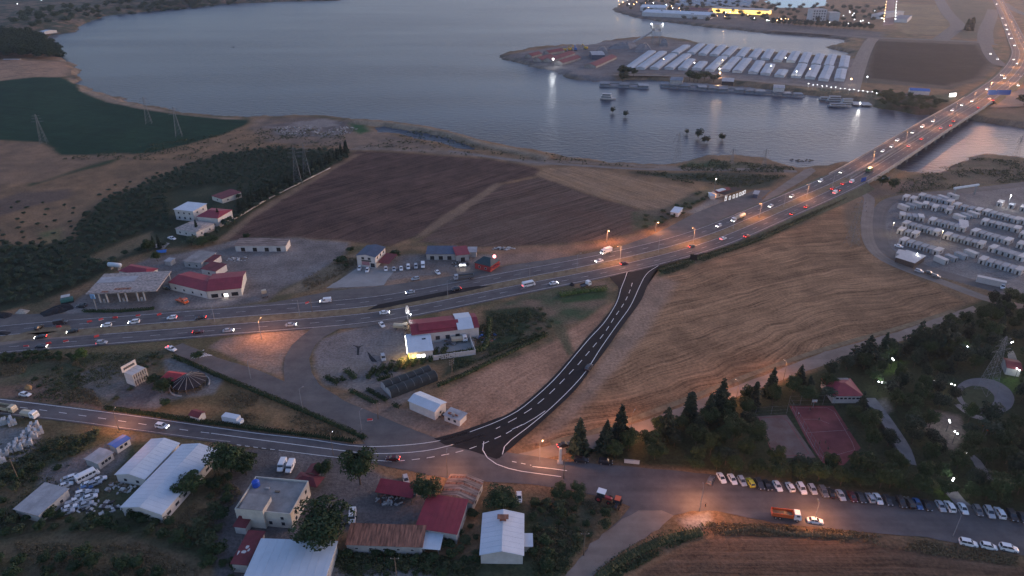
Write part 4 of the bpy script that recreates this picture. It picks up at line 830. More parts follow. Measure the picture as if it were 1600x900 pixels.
def scatter_stuff(name, label, cat, polys, n, size, h, m, seed, avoid=(), per=6):
    """ground cover nobody could count: tufts of leaf faces in one mesh"""
    rs = np.random.RandomState(seed); P = []
    for pts, k in zip(polys, n):
        poly = GP(pts)[:, :2]; lo, hi = poly.min(0), poly.max(0); q = np.zeros((0, 2)); tries = 0
        while len(q) < k and tries < 30:
            c = lo + rs.random((k * 2, 2)) * (hi - lo); c = c[inside(c[:, 0], c[:, 1], poly)]; nz = fbm(c[:, 0], c[:, 1], 12, seed); c = c[nz > .42 + .18 * rs.random(len(c))]; q = np.vstack([q, c]); tries += 1
        P.append(q[:k])
    P = np.vstack(P); n_ = len(P); S = .5 + rs.random(n_); B = np.repeat(P, per, 0); Sr = np.repeat(S, per)[:, None]
    d = rs.normal(size=(len(B), 3)); d[:, 2] = np.abs(d[:, 2]) + .3; d /= np.linalg.norm(d, axis=1)[:, None]
    V, Q = cards(np.hstack([B, np.zeros((len(B), 1))]) + d * Sr * np.array([size, size, h]), d, size * .55, rs); V[:, 2] = np.maximum(V[:, 2], -.05)
    me = np_mesh(name, V, Q); me.materials.append(m); return tag(link(name, me), label, cat, kind='stuff')

# ------------------------------------------------------------------ poles, lamps, pylons
def pole_lamp(px, py, h, label, on='o', power=0, arm=1.6, az=0., z=.0, name='street_lamp', group=None, col=(1, .38, .14), thick=.11, wood=False, bare=False):
    t = thing(name, label, 'street lamp' if name == 'street_lamp' else 'lamp', G(px, py, z), az, group)
    b = MB(); b.lathe([(thick * 1.5, -.2), (thick, .5), (thick * .6, h)], 7); b.build('pole', WOOD if wood else STEEL, t, True)
    a = MB(); a.tube((0, 0, h - .1), (arm, 0, h + .3), .05, .04, 5); ar = a.build('arm', STEEL, t)
    hd = MB(); hd.add([(arm - .1, -.14, h + .24), (arm + .7, -.1, h + .30), (arm + .7, .1, h + .30), (arm - .1, .14, h + .24), (arm - .1, -.12, h + .42), (arm + .6, -.06, h + .42), (arm + .6, .06, h + .42), (arm - .1, .12, h + .42)], [(0, 3, 2, 1), (4, 5, 6, 7), (0, 1, 5, 4), (1, 2, 6, 5), (2, 3, 7, 6), (3, 0, 4, 7)]); hh = hd.build('lamp_head', STEEL, t)
    rb = .24 if bare else .085; g = MB(); g.lathe([(rb * .3, h + .23 - rb), (rb, h + .23 - rb * .6), (rb, h + .22), (rb * .6, h + .25)], 8, (arm + .3, 0)); g.build('bulb', {'o': LAMP_O, 'w': LAMP_W}.get(on, LAMP_OFF), hh)
    if power: lamp_light(t, (arm + .3, 0, h - .35), power * 1.15, col)
    return t
def utility_pole(px, py, h, label, z=0., group=None, arms=1, az=0.):
    t = thing('utility_pole', label, 'utility pole', G(px, py, z), az, group); b = MB(); b.lathe([(.17, -.3), (.13, h * .5), (.09, h)], 7); b.build('pole', WOOD, t, True)
    for k in range(arms):
        a = MB(); a.box(-1.1, 1.1, -.06, .06, h - .5 - k * .9, h - .36 - k * .9); ar = a.build('crossarm', WOOD, t)
        for x in (-1.0, 0, 1.0): i = MB(); i.lathe([(.05, h - .36 - k * .9), (.09, h - .2 - k * .9), (.04, h - .1 - k * .9)], 6, (x, 0)); i.build('insulator', WHITEW, ar)
    return t
def pylon(px, py, h, label, z=0., az=.3, w=.20, group='lattice power pylons'):
    t = thing('power_pylon', label, 'pylon', G(px, py, z), az, group); b = MB(); bw, tw = h * .11, h * .022; n = 7; r = w * .28
    lev = [(h * .78 * (1 - (1 - k / n) ** 1.25), bw + (tw - bw) * (k / n) ** .8) for k in range(n + 1)] + [(h * .9, tw), (h, tw * .3)]
    for (z0, w0), (z1, w1) in zip(lev[:-1], lev[1:]):
        c0 = [(-w0, -w0, z0), (w0, -w0, z0), (w0, w0, z0), (-w0, w0, z0)]; c1 = [(-w1, -w1, z1), (w1, -w1, z1), (w1, w1, z1), (-w1, w1, z1)]
        for k in range(4): b.tube(c0[k], c1[k], r, r, 4); b.tube(c0[k], c1[(k + 1) % 4], r * .6, r * .6, 3); b.tube(c0[(k + 1) % 4], c1[k], r * .6, r * .6, 3); b.tube(c1[k], c1[(k + 1) % 4], r * .6, r * .6, 3)
    b.build('lattice_tower', STEEL, t)
    for zz, L_ in ((.74, .19), (.84, .16), (.93, .12)):
        a = MB(); H_ = h * zz; l = h * L_
        for s in (-1, 1):
            for q in (-tw, tw): a.tube((s * tw, q, H_), (s * l, 0, H_ + h * .015), r * .7, r * .6, 3); a.tube((s * tw, q, H_ + h * .035), (s * l, 0, H_ + h * .015), r * .6, r * .5, 3)
        ar = a.build('crossarm', STEEL, t)
        for s in (-1, 1): i = MB(); i.tube((s * l * .96, 0, H_ + h * .015), (s * l * .96, 0, H_ - h * .035), .08, .08, 5); i.build('insulator', DSTEEL, ar)
    return t
# ------------------------------------------------------------------ lower left: sheds, workshop, cabins
t, Lx, W, r = house('industrial_shed', 'long white gable roofed shed, the larger of the pair', (190, 792), (252, 803), (327, 702), 3.6, 1.5, WHITEW, WHITE, 'y', 'shed', near=1, right=7, seam=1.6, ww=1.6)
t, Lx, W, r = house('industrial_shed', 'shorter white gable roofed shed beside the long one', (181, 741), (226, 748), (271, 692), 3.2, 1.2, WHITEW, WHITE, 'y', 'shed', near=2, door=0, seam=1.6)
t, Lx, W, r = house('workshop', 'grey tin roofed workshop with a rusty corner near the scrapped cars', (23, 795), (60, 805), (108, 767), 3.0, .5, GREYW, GREYR, 'x', 'workshop', near=1, right=2, mono=True, seam=1.2)
b = MB(); b.box(Lx * .45, Lx + .3, -.38, W * .42, 0, .09); o = b.build('rusty_panel', RUST, r); o.location = (0, 0, 3.02); o.rotation_euler = (math.atan(.5 / W), 0, 0)
house('site_cabin', 'low grey cabin in line behind the blue roofed cabin', (133, 717), (153, 724), (171, 706), 2.6, .25, GREYW, GREYR, 'y', 'cabin', right=3)
house('site_cabin', 'small cabin with a bright blue roof by the local road', (170, 694), (181, 699), (199, 684), 2.6, .35, WHITEW, BLUEB, 'y', 'cabin', right=2)
# flat roofed house with the blue tank
o, a, Lx, W = rect3((367, 797), (454, 805), (481, 753), 5.2); t = thing('flat_roofed_house', 'two storey flat roofed concrete house with a blue tank on top', 'house', o, a)
box_on(t, 'wall', 0, 0, -.3, Lx, W, 5.4, CREAM); box_on(t, 'roof', .22, .22, 5.1, Lx - .44, W - .44, .04, CONCRETE)
for q in ((0, 0, Lx, .22), (0, W - .22, Lx, .22), (0, .22, .22, W - .44), (Lx - .22, .22, .22, W - .44)): box_on(t, 'parapet', q[0], q[1], 5.101, q[2], q[3], .6, CREAM)
windows_on(t, 'near', Lx, W, 5, 1, .9, 1.0, 3.2, x0=0, m0=Lx * .72); windows_on(t, 'near', Lx, W, 5, 2, 1.0, 1.2, 1.0, m0=Lx * .5); windows_on(t, 'right', Lx, W, 5, 3, 1.1, 1.2, 3.3); windows_on(t, 'right', Lx, W, 5, 3, 1.1, 1.2, .8)
box_on(t, 'stair_house', Lx * .14, -.9, -.2, Lx * .40, W * .42, 7.2, CREAM); box_on(t, 'stair_house_roof', Lx * .14 - .15, -1.05, 7.0, Lx * .40 + .3, W * .42 + .3, .16, CONCRETE)
for k in range(3): box_on(t, 'roof_clutter', Lx * (.1 + .2 * k), W * .75 - k, 5.14, .8 + .3 * k, .6, .35, [WHITEW, GREYW, WOOD][k])
p = np.array(o) + np.array([math.cos(a) * 1.7 - math.sin(a) * W * .75, math.sin(a) * 1.7 + math.cos(a) * W * .75, 5.15])
tk = thing('water_tank', 'bright blue plastic water tank on the flat roofed house', 'tank', p); b = MB(); b.lathe([(1.1, 0), (1.15, .3), (1.1, .6), (1.16, .9), (1.1, 1.3), (1.14, 1.6), (.9, 1.95), (.4, 2.15)], 14); b.build('tank_body', mat('blue_plastic', (.02, .08, .42), .4, .1, 1), tk, True); b = MB(); b.lathe([(.38, 2.15), (.38, 2.27), (.1, 2.3)], 10); b.build('lid', mat('blue_plastic', (0, 0, 0)), tk)
t, Lx, W, r = house('large_canopy', 'big plain white sheet roof at the bottom edge below the flat roofed house', (372, 925), (498, 930), (511, 849), 4.0, .5, GREYW, WHITE, 'x', 'canopy', mono=True, seam=2.2)
t, Lx, W, r = house('lean_to_shed', 'red roofed lean-to with peeled white patches beside the big white roof', (362, 880), (386, 882), (411, 833), 3.3, .3, GREYW, REDD, 'x', 'shed', mono=True)
for k, (x, y, w_, d) in enumerate(((.15, .28, .45, .13), (.3, .42, .3, .16), (.55, .35, .2, .12), (0, .2, .15, .3))): b = MB(); n = 9; b.add([(x * Lx + w_ * Lx * (.5 + .5 * math.cos(6.283 * q / n) * rnd.uniform(.6, 1)), y * W + d * W * (.5 + .5 * math.sin(6.283 * q / n) * rnd.uniform(.6, 1)), 3.3 + .3 * y + .19) for q in range(n)], [tuple(range(n))]); b.build('peeled_patch', WHITEW, r)
house('lean_to_shed', 'small dark red awning at the left corner of the flat roofed house', (366, 822), (383, 824), (384, 806), 2.8, .3, WHITEW, REDD, 'x', 'awning', mono=True)
house('tent_roof', 'red hipped shade roof behind the flat roofed house', (459, 752), (494, 760), (500, 745), 3.0, 1.0, None, REDD, 'x', 'shade roof', hip=2.0)
house('tent_roof', 'dim red shade roof next to the two white vans', (478, 739), (496, 742), (500, 728), 3.0, .8, None, REDD, 'y', 'shade roof')
# yard left of the white house
t, Lx, W, r = house('lean_to_shed', 'red roofed open shed over a heap of scrap', (588, 768), (643, 777), (648, 761), 3.2, .9, None, REDR, 'x', 'shed', mono=True, seam=1.2)
for x in (.2, Lx - .2):
    for y in (.2, W - .2): b = MB(); b.box(x - .1, x + .1, y - .1, y + .1, -.1, 3.2 + .9 * y / W); b.build('post', WOOD, t)
box_on(t, 'back_wall', 0, W - .15, -.1, Lx, .15, 3.9, GREYW)
t, Lx, W, r = house('barn', 'barn with a faded striped brown roof beside the round tree', (687, 776), (738, 787), (748, 751), 3.4, 1.3, GREYW, BROWNS, 'y', 'barn', right=2, seam=0)
for k in range(11):
    for s in (0, 1):
        q = -.3 + (W + .6) * k / 11; b = MB(); x0_, x1_ = (-.35, Lx / 2) if s == 0 else (Lx + .35, Lx / 2); zz = lambda v: 3.4 + 1.3 * (1 - abs(v - Lx / 2) / (Lx / 2)) + .16
        b.add([(x0_, q, zz(x0_)), (x1_, q, zz(x1_)), (x1_, q + (W + .6) / 11 - .12, zz(x1_) + .03), (x0_, q + (W + .6) / 11 - .12, zz(x0_) + .03)], [(0, 1, 2, 3)[::1 if s == 0 else -1]]); b.build('roof_sheet', BROWNS if k % 3 else RUST, r)
house('red_barn', 'large red sheet roof barn next to the rusty roof', (650, 824), (713, 834), (726, 785), 4.0, .9, GREYW, REDR, 'x', 'barn', mono=True, seam=1.6, near=2)
house('long_shed', 'long low shed with a rusty corrugated roof at the bottom', (541, 850), (659, 854), (659, 826), 3.3, .8, GREYW, RUST, 'x', 'shed', mono=True, near=5, ww=.8, wh=.5, wz=1.6, seam=1.1)
t, Lx, W, r = house('awning', 'white rounded awning at the end of the rusty shed', (661, 856), (686, 858), (687, 836), 2.6, .3, None, WHITE, 'x', 'awning', mono=True, seam=.7); 
for x in (.2, Lx - .2): b = MB(); b.box(x - .06, x + .06, .1, .22, -.1, 2.6); b.build('post', STEEL, t)
t, Lx, W, r = house('white_house', 'white gable roofed house with a rusty chimney standing in weeds', (751, 866), (817, 867), (819, 804), 3.5, 1.5, WHITEW, WHITE, 'y', 'house', right=3, seam=1.8)
b = MB(); b.box(Lx * .42, Lx * .58, W * .72, W * .80, 4.3, 6.0); ch = b.build('chimney', mat('rusty_brick', (.24, .085, .055), .9, .3, 2), r); b = MB(); b.box(Lx * .36, Lx * .64, W * .70, W * .82, 6.0, 6.15); b.build('chimney_cap', RUST, ch)
house('annex', 'small white annex on the right side of the white house', (820, 853), (831, 853), (831, 836), 2.2, .2, WHITEW, WHITE, 'x', 'annex', mono=True)
# nursery, tunnels, white shed, cabin
o, a, Lx, W = rect3((611, 616), (684, 588), (668, 571), 2.0); t = thing('greenhouse', 'double arched greenhouse under dark shade netting', 'greenhouse', o, a)
NET = mat('dark_shade_net', (.022, .030, .034), .8, .3, .5)
for k in range(2):
    b = MB(); n = 10; y0 = W / 2 * k; V = []
    for x in (0, Lx):
        for i in range(n + 1): th = math.pi * i / n; V.append((x, y0 + W / 4 - W / 4 * math.cos(th), 1.6 + 1.7 * math.sin(th)))
    V += [(0, y0, -.1), (0, y0 + W / 2, -.1), (Lx, y0, -.1), (Lx, y0 + W / 2, -.1)]; m_ = 2 * (n + 1)
    F = [(i, n + 1 + i, n + 2 + i, i + 1) for i in range(n)] + [(m_, m_ + 2, n + 1, 0), (m_ + 1, n, 2 * n + 1, m_ + 3)]
    b.add(V, F); b.build('tunnel_cover', NET, t, True)
    for x in (0.02, Lx - .02): e = MB(); e.add([(x, *v[1:]) for v in V[:n + 1]] + [(x, y0 + W / 2, -.1), (x, y0, -.1)], [tuple(range(n + 3))]); e.build('end_wall', GREYR, t)
    for x in np.linspace(0, Lx, 7):
        h_ = MB()
        for i in range(n): p0, p1 = V[i], V[i + 1]; h_.tube((x, p0[1], p0[2] + .03), (x, p1[1], p1[2] + .03), .05, .05, 4)
        h_.build('hoop', STEEL, t)
house('white_shed', 'white gable roofed shed below the greenhouse', (639, 626), (679, 643), (697, 629), 3.8, 1.0, WHITEW, WHITE, 'x', 'shed', near=0, right=1, seam=1.4)
t, Lx, W, r = house('site_cabin', 'small pale cabin with junk on its roof beside the white shed', (694, 648), (718, 657), (727, 646), 2.6, .1, WHITEW, GREYR, 'x', 'cabin', near=2, mono=True)
for k in range(5): box_on(r, 'roof_junk', rnd.uniform(0, Lx * .7), rnd.uniform(0, W * .6), 2.85, rnd.uniform(.4, 1.2), rnd.uniform(.3, .8), rnd.uniform(.2, .5), [RUST, GREYW, WOOD][k % 3])
# shop with the red roof
o, a, Lx, W = rect3((644, 523), (748, 511), (746, 489), 5.0); t = thing('roadside_shop', 'long red roofed roadside shop with a white roof section', 'shop', o, a)
w, r = gable_parts(t, Lx, W, 5.0, 1.5, WHITEW, REDR, 'x'); seams(r, Lx, W, 5.0, 1.5, 'x', REDR, 1.3); windows_on(t, 'near', Lx, W, 5, 3, 1.8, 1.8, 1.2, m0=Lx * .30, m1=Lx * .25); windows_on(t, 'left', Lx, W, 5, 2, 1.6, 1.6, 1.2)
gable_parts(t, Lx * .22, W + 1.4, 5.3, 1.5, None, WHITE, 'x', x0=Lx * .69, y0=-.7)
gable_parts(t, Lx * .58, W * .62, 5.6, 1.2, REDD, REDR, 'x', x0=Lx * .12, y0=W * .12)
o2, a2, L2, W2 = rect3((639, 551), (676, 547), (671, 521), 4.0); t2 = thing('shop_annex', 'white flat annex of the shop with a bright light strip', 'shop', o2, a2)
w, r = gable_parts(t2, L2, W2, 4.0, .35, WHITEW, WHITE, 'x', mono=True); seams(r, L2, W2, 4.0, .35, 'x', WHITE, 1.5, mono=True); box_on(r, 'skylight', L2 * .62, W2 * .62, 4.25, 1.6, 2.6, .14, GLASS)
box_on(t2, 'light_strip', -.75, -.3, 3.7, .22, W2 + .4, .35, LED)
for k in range(3): box_on(t2, 'lit_window', 1.2 + 1.9 * k, -.06, 1.2, 1.2, 1.6, 1.3, LED if k else YEL)
box_on(t2, 'lit_shop_front', -.08, .2, .3, .06, 3.0, 2.6, YEL); lamp_light(t2, (-2.0, 1.0, 2.4), 420, (1, .62, .12), .5); lamp_light(t2, (1.5, -1.6, 2.2), 140, (1, .70, .25), .4)
o3, a3, L3, W3 = rect3((676, 556), (743, 547), (742, 522), 2.2); t3 = thing('yard_wall', 'low white wall around the yard of the red roofed shop', 'wall', o3, a3)
for nm_, q in (('wall_panel', (0, 0, L3, .22)), ('wall_panel', (L3 - .22, .22, .22, W3)), ): box_on(t3, nm_, q[0], q[1], -.2, q[2], q[3], 2.4, WHITEW)
for k in range(7): box_on(t3, 'pillar', k * (L3 - .3) / 6, -.06, -.2, .34, .34, 2.6, WHITEW)
pad('shop_yard_paving', [(678, 552), (741, 545), (740, 521), (673, 526)], CONCR, .05)
truck(718, 534, (10, -1), 'beige canvas covered truck parked in the shop yard', 'white', 'beige', 'canvas', 6.8)
car('hatch', 'grey', 705, 537, (6, 2), 'grey hatchback parked in the walled shop yard')
sg = thing('totem_sign', 'tall white totem sign beside the red roofed shop', 'sign', G(638, 508)); b = MB(); b.lathe([(.22, -.2), (.2, 7)], 8); b.build('pole', STEEL, sg); b = MB(); b.add([(-.7, -.2, 5.6), (.7, -.2, 5.6), (.9, -.2, 7.2), (.45, -.2, 9.6), (-.45, -.2, 9.6), (-.9, -.2, 7.2)] + [(-.7, .2, 5.6), (.7, .2, 5.6), (.9, .2, 7.2), (.45, .2, 9.6), (-.45, .2, 9.6), (-.9, .2, 7.2)], [(0, 1, 2, 3, 4, 5), (11, 10, 9, 8, 7, 6)] + [(k, 6 + k, 6 + (k + 1) % 6, (k + 1) % 6) for k in range(6)]); b.build('sign_panel', WHITEW, sg)
fl = thing('flood_lamp', 'bright white flood lamp at the corner of the red roofed shop', 'lamp', G(643, 512)); b = MB(); b.lathe([(.1, -.1), (.08, 6.4)], 6); b.build('pole', STEEL, fl); b = MB(); b.lathe([(.06, 6.4), (.2, 6.5), (.2, 6.75), (.06, 6.85)], 10); b.build('bulb', LAMP_W, fl); lamp_light(fl, (-.6, 0, 6.3), 120, (.95, .97, 1))
# junk heaps behind the shop
def junk(name, label, px, py, rx, ry, n, h, mats, seed, cat='junk heap'):
    rs = random.Random(seed); t = thing(name, label, cat, G(px, py)); bs = [MB() for _ in mats]
    for k in range(n):
        a_ = rs.uniform(0, 6.28); q = math.sqrt(rs.random()); x, y = rx * q * math.cos(a_), ry * q * math.sin(a_); s = rs.uniform(.15, .7); zz = h * (1 - q) * rs.random()
        m_ = rs.randrange(len(mats)); c, s_ = math.cos(a_ * 3), math.sin(a_ * 3); w_, d_, e_ = s, s * rs.uniform(.3, 1), s * rs.uniform(.2, .6)
        bs[m_].prism([(x + c * i * w_ - s_ * j * d_, y + s_ * i * w_ + c * j * d_) for i, j in ((-1, -1), (1, -1), (1, 1), (-1, 1))], zz - .1, zz + e_)
    for bb, m_ in zip(bs, mats):
        if bb.f: bb.build('scrap_pieces', m_, t)['kind'] = 'stuff'
    return t
junk('scrap_heap', 'heap of scrap metal under the red open shed', 612, 781, 5.0, 2.2, 90, 1.4, [WHITEW, GREYW, RUST, DSTEEL], 3)
junk('scrap_heap', 'scattered goods behind the shop beside the weeds', 757, 527, 5.0, 5.5, 70, .9, [WOOD, GREYW, BLUEB, RUST], 4)
junk('scrap_heap', 'rusty clutter between the white shed and the pale cabin', 689, 645, 2.6, 3.0, 40, 1.2, [RUST, WOOD, DSTEEL], 5)
junk('scrap_heap', 'clutter inside the walled shop yard', 702, 530, 3.5, 3.0, 35, 1.0, [DSTEEL, GREYW, WOOD], 6)
junk('scrap_heap', 'pale rubble between the sheds and the scrapped cars', 190, 760, 5.0, 3.0, 60, .7, [WHITEW, GREYW, WOOD], 8)
junk('scrap_heap', 'odd parts strewn below the scrapped car rows', 155, 793, 9, 2.6, 60, .5, [GREYW, WHITEW, DSTEEL], 9)
junk('scrap_heap', 'white goods piled beyond the hut with the dark roof', 786, 388.5, 7, 1.6, 60, 1.2, [WHITEW, GREYW, DSTEEL], 10)
junk('scrap_heap', 'white scrap lying in the gravel yard near the red roofs', 371, 405, 6.0, 3.0, 40, .8, [WHITEW, GREYW, WOOD], 11)
junk('rubble_heap', 'pale rubble dumped on the lake shore, left part', 468, 203, 20, 16, 160, 2.0, [GREYW, WHITEW, MEDM], 12)
junk('rubble_heap', 'pale rubble dumped on the lake shore, right part', 535, 204, 14, 14, 120, 2.0, [GREYW, WHITEW, MEDM], 13)
junk('rubble_heap', 'dark spoil heaps at the edge of the lake shore dump', 495, 210, 16, 9, 80, 2.6, [MEDM, GREYW], 14)
# gazebo, red tent, billboard building, hedges' lot
p = G(297, 603); t = thing('round_pavilion', 'round pavilion with dark netting and white roof ribs', 'pavilion', p); R_ = 6.2
NETB = mat('dark_canopy_net', (.020, .016, .019), .85, .3, .6); n = 14
for k in range(n):
    a0, a1 = 6.283 * k / n, 6.283 * (k + 1) / n; b = MB(); V = [(R_ * math.cos(a0), R_ * math.sin(a0), 2.3), (R_ * math.cos(a1), R_ * math.sin(a1), 2.3), (.3 * math.cos(a1), .3 * math.sin(a1), 5.2), (.3 * math.cos(a0), .3 * math.sin(a0), 5.2)]
    b.add(V + [(v[0], v[1], v[2] - .06) for v in V], [(0, 1, 2, 3), (7, 6, 5, 4)]); b.build('canopy_panel', NETB, t)
    b = MB(); b.tube((R_ * math.cos(a0), R_ * math.sin(a0), 2.36), (0, 0, 5.3), .07, .05, 5); b.build('rib', GREYW, t)
    b = MB(); b.tube((R_ * .97 * math.cos(a0), R_ * .97 * math.sin(a0), -.1), (R_ * .97 * math.cos(a0), R_ * .97 * math.sin(a0), 2.35), .09, .09, 5); b.build('post', WOOD, t)
b = MB(); V = []; 
for rr, zz in ((R_ + .9, -.1), (R_ + .9, .7), (R_ + .55, .7), (R_ + .55, -.1)):
    V += [(rr * math.cos(6.283 * k / 28), rr * math.sin(6.283 * k / 28), zz) for k in range(22)]
b.add(V, [(j * 22 + k, j * 22 + k + 1, (j + 1) * 22 + k + 1, (j + 1) * 22 + k) for j in range(3) for k in range(21)]); b.build('low_wall', GREYW, t)
house('red_tent', 'red tented roof attached to the round pavilion', (251, 592), (283, 596), (288, 583), 2.8, 1.4, None, mat('red_tent_cloth', (.36, .05, .055), .8, .15, .6), 'x', 'tent', hip=1.2)
o, a, Lx, W = rect3((207, 587), (228, 575), (215, 570), 5.0); t = thing('billboard_stand', 'white two storey stand with a sign board on its roof edge', 'stand', o, a)
for z0_ in (0, 2.6): 
    for k in range(3): box_on(t, 'cabin_module', k * Lx / 3 + .05, .3, z0_ - (.2 if z0_ == 0 else 0), Lx / 3 - .1, W, 2.45 + (.2 if z0_ == 0 else 0), WHITEW)
for k in range(7): box_on(t, 'post', k * (Lx - .2) / 6, -.1, -.2, .2, .25, 5.3, CREAM)
for k in range(6):
    for z0_ in (.5, 3.1): box_on(t, 'opening', .45 + k * (Lx - .2) / 6, .22, z0_, Lx / 6 - .7, .06, 1.6, DARK)
b = MB(); b.box(-.5, Lx - .2, W + .1, W + .3, 5.0, 7.6); sb = b.build('sign_board', WHITEW, t)
for k in range(11): box_on(sb, 'letter', .3 + k * (Lx - 1.2) / 11, W + .06, 5.7 + .12 * (k % 2), .34, .05, .9, DSTEEL)
house('kiosk', 'tiny red roofed kiosk beside the local road hedge', (296, 648), (310, 652), (316, 643), 2.4, .8, WHITEW, REDD, 'x', 'kiosk')
t = thing('box_trailer', 'white box trailer parked behind the roadside hedge', 'trailer', G(364, 661), heading(364, 661, (10, 2))); box_on(t, 'cargo_box', -3.2, -1.2, .9, 6.0, 2.4, 2.3, WHITE); box_on(t, 'cab_nose', 2.82, -1.0, .7, 1.1, 2.0, 1.4, WHITE)
for x in (-2.2, 1.8):
    for s in (-1, 1): b = MB(); b.tube((x, s * .95, .5), (x, s * 1.2, .5), .5, n=10); b.build('wheel', TYRE, t)
# gas station
o, a, Lx, W = rect3((136, 460), (244, 455), (247, 427), 5.5); t = thing('filling_station_canopy', 'old grey filling station canopy on white columns', 'canopy', o, a)
w, r = gable_parts(t, Lx, W, 5.5, .35, None, TILEG, 'x', mono=True, thick=.5)
for k in range(int(Lx / 1.2)):
    box_on(r, 'roof_sheet', k * 1.2, W * .02, 6.02, 1.1, W * .46, .07, TILEG)
    if k * 1.2 > Lx * .58: box_on(r, 'roof_sheet', k * 1.2, W * .52, 6.22, 1.1, W * .44, .07, TILEG)
box_on(r, 'grey_panel', 0, W * .52, 6.2, Lx * .56, W * .47, .09, GREYR); box_on(r, 'rusty_patch', Lx * .36, W * .1, 6.08, Lx * .24, W * .10, .06, RUST); box_on(r, 'rusty_patch', Lx * .2, W * .0, 6.07, Lx * .10, W * .08, .06, RUST)
for px_ in ((161, 172), (190, 200.5), (217.5, 227.5)):
    cx = [float((np.array([math.cos(a), math.sin(a)]) @ (G(q, 470)[:2] - o[:2]))) for q in px_]; box_on(t, 'pump_island', cx[0] - .4, 1.0, .05, cx[1] - cx[0] + .8, 1.6, .2, CONCRETE)
    for q in cx: box_on(t, 'column', q - .28, 1.3, 0, .55, .55, 5.55, WHITEW)
    box_on(t, 'fuel_pump', (cx[0] + cx[1]) / 2 - .4, 1.4, .25, .8, .6, 1.7, GREYW)
for q in (.4, Lx - .9): box_on(t, 'column', q, W - 1.0, 0, .5, .5, 5.8, WHITEW)
p = G(152, 487); t = thing('station_sign', 'blue and white station sign on a tall pole', 'sign', p); b = MB(); b.lathe([(.25, -.1), (.2, 8.5)], 8); b.build('pole', STEEL, t); box_on(t, 'sign_panel', -1.0, -.15, 6.6, 2.0, .3, 2.2, mat('pale_blue_sign', (.16, .30, .48), .5, .2, 1))
o, a, Lx, W = rect3((199, 427), (228, 430), (240, 418), 3.8); house('station_building', 'dark red roofed building right behind the filling station', (186, 423), (227, 430), (241, 419), 3.8, 1.3, WHITEW, REDR, 'x', 'building', hip=2.5, seam=0)
p = G(181, 421, 0); t = thing('storage_tank', 'white horizontal storage tank behind the filling station', 'tank', p, heading(181, 421, (10, 1))); b = MB(); b.tube((-3.4, 0, 2.6), (3.4, 0, 2.6), 1.15, n=14); b.build('tank_body', WHITE, t, True)
for x in (-2.2, 2.2): box_on(t, 'saddle', x - .2, -1, -.1, .4, 2.0, 1.9, CONCRETE)
house('station_house', 'grey block house behind the red annexes', (287, 408), (314, 411), (341, 396), 3.4, .25, GREYW, CONCRETE, 'x', 'house', mono=True, near=2)
house('restaurant_wing', 'left wing of the big red roofed restaurant', (264, 441), (322, 455), (329, 432), 4.0, 1.2, WHITEW, REDR, 'x', 'restaurant', seam=1.4, near=4)
t, Lx, W, r = house('restaurant_wing', 'right wing of the big red roofed restaurant with dark shop openings', (323, 455), (376, 450), (382, 424), 4.2, 1.6, CREAM, REDR, 'x', 'restaurant', seam=1.4)
windows_on(t, 'near', Lx, W, 4, 3, 3.0, 1.9, .5, door=True); box_on(t, 'lit_panel', Lx * .48, -.12, .5, 1.6, .08, 1.6, LED)
house('red_annex', 'small red roofed annex between the restaurant and the grey block house', (314, 420), (337, 424), (353, 414), 3.2, .4, WHITEW, REDD, 'x', 'annex', mono=True, near=1)
house('red_annex', 'dull red roofed shed next to the grey block house', (314, 408), (330, 410), (342, 400), 3.0, .4, WHITEW, REDD, 'x', 'annex', mono=True)
# villas in the orchard
t, Lx, W, r = house('villa', 'white two storey villa with a pale flat roof in the orchard', (272, 327), (301, 330), (322, 319), 6.6, .15, WHITEW, WHITE, 'x', 'villa', mono=True, near=3, right=2, over=.5, wz=4.2)
windows_on(t, 'near', Lx, W, 6, 3, 1.1, 1.3, 1.0); windows_on(t, 'right', Lx, W, 6, 2, 1.1, 1.3, 1.0)
house('villa', 'villa with a dark red hipped roof beside the white villa', (308, 338), (340, 341), (351, 327), 5.4, 1.6, WHITEW, REDR, 'x', 'villa', hip=3.0, near=3, right=1)
t, Lx, W, r = house('villa', 'lowest orchard villa with a brownish roof and red edge', (274, 357), (306, 363), (325, 348), 3.4, 1.0, WHITEW, TILEG, 'x', 'villa', near=3, right=2, hip=2.0)
house('garden_house', 'small red roofed house among olive trees above the villas', (331, 306), (347, 311), (365, 298), 3.0, .5, CREAM, REDD, 'x', 'house', mono=True, near=1, right=2)
house('long_shed', 'long shed with faded roof in the gravel yard below the ploughed field', (367, 384), (446, 384), (450, 375), 3.4, .8, WHITEW, BROWNS, 'x', 'shed', door=4, mono=True, seam=2)
wl_ = smooth_line([G(*q) for q in ((305, 374), (340, 357), (380, 335), (420, 311), (480, 281), (520, 261))], 3); t = thing('boundary_wall', 'pale stone boundary wall between the orchard and the ploughed field', 'wall', (0, 0, 0))
for k in range(0, len(wl_) - 2, 2):
    a_, c_ = wl_[k], wl_[k + 2]; d = (c_ - a_)[:2]; l_ = np.linalg.norm(d); b = MB(); b.box(.05, l_ - .05, -.2, .2, -.3, .75 + rnd.uniform(-.15, .15)); o_ = b.build('wall_segment', CONCRETE if k % 6 else GREYW, t); o_.location = a_; o_.rotation_euler = (0, 0, math.atan2(d[1], d[0]))
